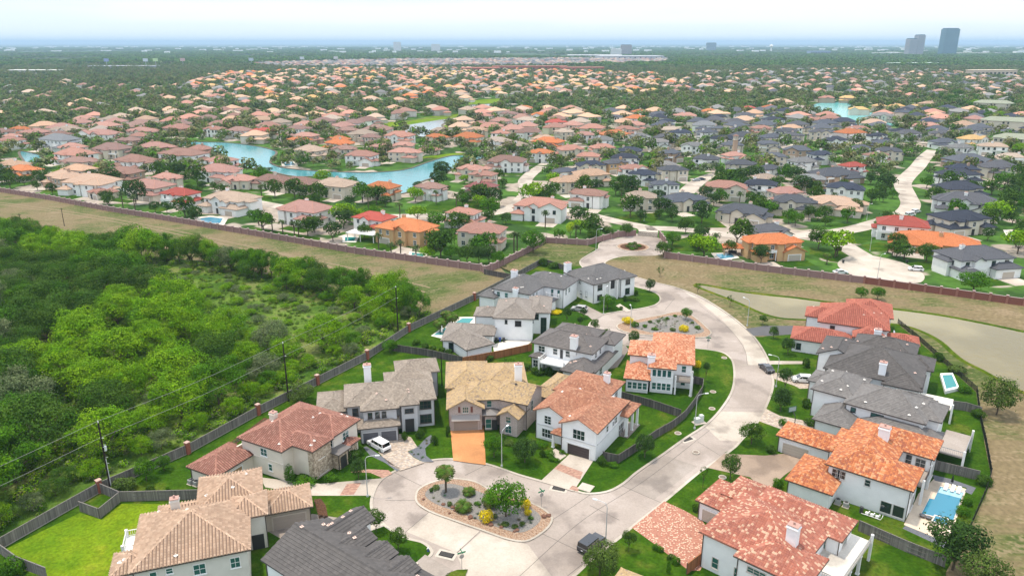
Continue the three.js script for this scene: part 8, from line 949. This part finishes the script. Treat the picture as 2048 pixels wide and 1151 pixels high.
// ---------------------------------------------------------------- far landmarks
function tower(name, label, x, z, W, D, H, floors, body, band, yaw, lean = 0) { const g = thing(name, label, 'tower', x, z, yaw); part('shaft', box(W, H, D, 0, H / 2, 0), body, g); const L = [], f = H / floors; for (let i = 0; i < floors; i++) L.push(box(W + 0.8, f * 0.45, D + 0.8, 0, (i + 0.5) * f, 0)); part('floor_bands', merge(L), band, g).userData.kind = 'stuff'; part('parapet', box(W * 0.86, H * 0.035, D * 0.86, 0, H * 1.017, 0), body, g); return g; }
const blueGlass = mat([0.06, 0.13, 0.17], 0.15), paleBand = mat([0.33, 0.40, 0.45], 0.5), stoneBand = mat([0.55, 0.50, 0.50], 0.8);
const far = (px, d) => [(px - 1024) / 1500 * d, -d / 0.9505];
{ let [x, z] = far(1898, 4500); tower('glass_tower', 'tall blue glass office tower on the horizon', x, z, 96, 40, 152, 24, blueGlass, mat([0.13, 0.25, 0.30], 0.25), 12); [x, z] = far(1824, 4400); tower('office_tower', 'stepped pale office tower left of the glass tower', x, z, 50, 40, 96, 18, blueGlass, stoneBand, 10); [x, z] = far(1839, 4420); tower('office_tower', 'higher rear half of the stepped pale office tower', x, z, 44, 40, 116, 22, blueGlass, stoneBand, 10);
  [x, z] = far(794, 6200); tower('white_tower', 'white high rise on the horizon left of centre', x, z, 62, 40, 78, 14, mat([0.5, 0.5, 0.5], 0.6), mat([0.8, 0.8, 0.8], 0.8), 8); [x, z] = far(871, 6000); tower('white_tower', 'broader white block on the horizon left of centre', x, z, 70, 40, 62, 9, mat([0.5, 0.5, 0.5], 0.6), mat([0.8, 0.8, 0.8], 0.8), 5); [x, z] = far(1253, 4300); tower('hospital_block', 'dark windowed block above the white roofs at centre', x, z, 62, 40, 62, 11, mat([0.12, 0.13, 0.15], 0.4), stoneBand, -5); [x, z] = far(1233, 4280); tower('hospital_block', 'white block beside the dark windowed block', x, z, 60, 40, 40, 7, mat([0.5, 0.5, 0.5], 0.6), mat([0.8, 0.8, 0.8], 0.8), -5); [x, z] = far(1423, 6500); tower('office_tower', 'small grey block on the horizon right of centre', x, z, 80, 40, 72, 11, blueGlass, paleBand, 0); }
{ const [x, z] = far(1544, 6200), g = thing('water_tower', 'white water tower on the horizon', 'water tower', x, z); part('stem', cyl(8, 5, 40, 0, 0, 0, 10), whiteTrim, g); part('tank', new THREE.SphereGeometry(15, 14, 10).scale(1, 0.8, 1).translate(0, 48, 0), whiteTrim, g); }
{ const dat = [[1060, 140, 2080, 210, 30, 12, [0.36, 0.13, 0.09], 'long red brick school with flat roofs'], [960, 146, 1990, 100, 40, 11, [0.38, 0.14, 0.10], 'red brick wing left of the long school'], [1165, 143, 2050, 120, 30, 10, [0.38, 0.15, 0.11], 'red brick wing right of the long school'], [1260, 118, 3500, 300, 120, 16, [0.45, 0.46, 0.48], 'wide pale shopping centre roof'], [1190, 112, 3900, 280, 100, 14, [0.6, 0.6, 0.6], 'white shopping hall behind the wide roof'], [1640, 100, 4800, 130, 60, 24, [0.25, 0.33, 0.45], 'blue warehouse on the horizon'], [1835, 132, 2500, 160, 50, 10, [0.42, 0.50, 0.46], 'long hall with pale green roof'], [1995, 152, 1700, 110, 24, 15, [0.56, 0.46, 0.36], 'beige apartment building at the right edge'], [1780, 105, 4700, 180, 60, 14, [0.7, 0.7, 0.7], 'white low hall left of the office towers'], [1960, 103, 4800, 260, 60, 12, [0.7, 0.7, 0.7], 'white low hall right of the glass tower'], [1520, 124, 2900, 140, 40, 8, [0.66, 0.64, 0.62], 'white school roof in the trees'], [60, 149, 1900, 130, 30, 8, [0.6, 0.58, 0.55], 'pale low building at the far left'], [240, 140, 2250, 200, 40, 8, [0.32, 0.33, 0.36], 'long grey warehouse at the far left']];
  dat.forEach(([px, py, d, W, D, H, c, l]) => { const [x, z] = far(px, d), g = thing('far_hall', l, 'building', x, z, rr(-8, 8)); part('wall', box(W, H, D, 0, H / 2, 0), mat(c, 0.9), g); part('roof', box(W + 2, 1, D + 2, 0, H + 0.5, 0), mat(c.map(v => Math.min(0.8, v * 1.25)), 0.9), g); const n = Math.floor(W / 10); for (let i = 0; i < Math.min(12, n); i++) { const b = part('window', box(W / n * 0.55, H * 0.3, 0.4, -W / 2 + (i + 0.5) * W / Math.min(12, n), H * 0.55, D / 2 + 0.1), farGlass, g); } });
  for (const [px, d, c, l] of [[206, 2300, [0.25, 0.3, 0.5], 'blue and white billboard'], [285, 2300, [0.5, 0.55, 0.6], 'small pale billboard'], [305, 2320, [0.45, 0.6, 0.3], 'greenish billboard'], [360, 2350, [0.6, 0.4, 0.4], 'pinkish billboard'], [498, 2400, [0.5, 0.55, 0.65], 'twin billboard'], [601, 2600, [0.6, 0.62, 0.66], 'pale billboard by the freeway'], [669, 2650, [0.65, 0.6, 0.6], 'pale billboard farther right by the freeway']]) { const [x, z] = far(px, d), g = thing('billboard', l + ' far off at the left', 'billboard', x, z); part('post', cyl(1, 1, 20, 0, 0, 0, 8), greyMetal, g); part('board', box(15, 9, 1, 0, 24, 0), mat(c, 0.7), g); }
  struct('freeway', ribbon([[-1270.7,-2122.5],[-1174.5,-2370.3],[-1014.1,-2625],[-816,-3012.8],[-477.7,-3341.1]], 46, 0.6), mat([0.42, 0.40, 0.37], 0.9), 'pale freeway embankment far off at the left');
  const wb = [], m4 = new THREE.Matrix4(); seed(900); for (let i = 0; i < 260; i++) { const z = -5200 - 9000 * rnd(), x = -z * rr(-0.7, 0.75); wb.push([x, z, rr(20, 70), rr(6, 16)]); } const im = solid(new THREE.InstancedMesh(new THREE.BoxGeometry(1, 1, 1).translate(0, 0.5, 0), mat([0.85, 0.85, 0.85], 0.9), wb.length)); im.name = 'far_city'; im.userData = { kind: 'stuff', label: 'specks of pale buildings near the horizon', category: 'city' }; wb.forEach(([x, z, w, h], i) => im.setMatrixAt(i, m4.makeScale(w, h, 40).setPosition(x, 8, z))); scene.add(im); }
renderer.render(scene, camera);
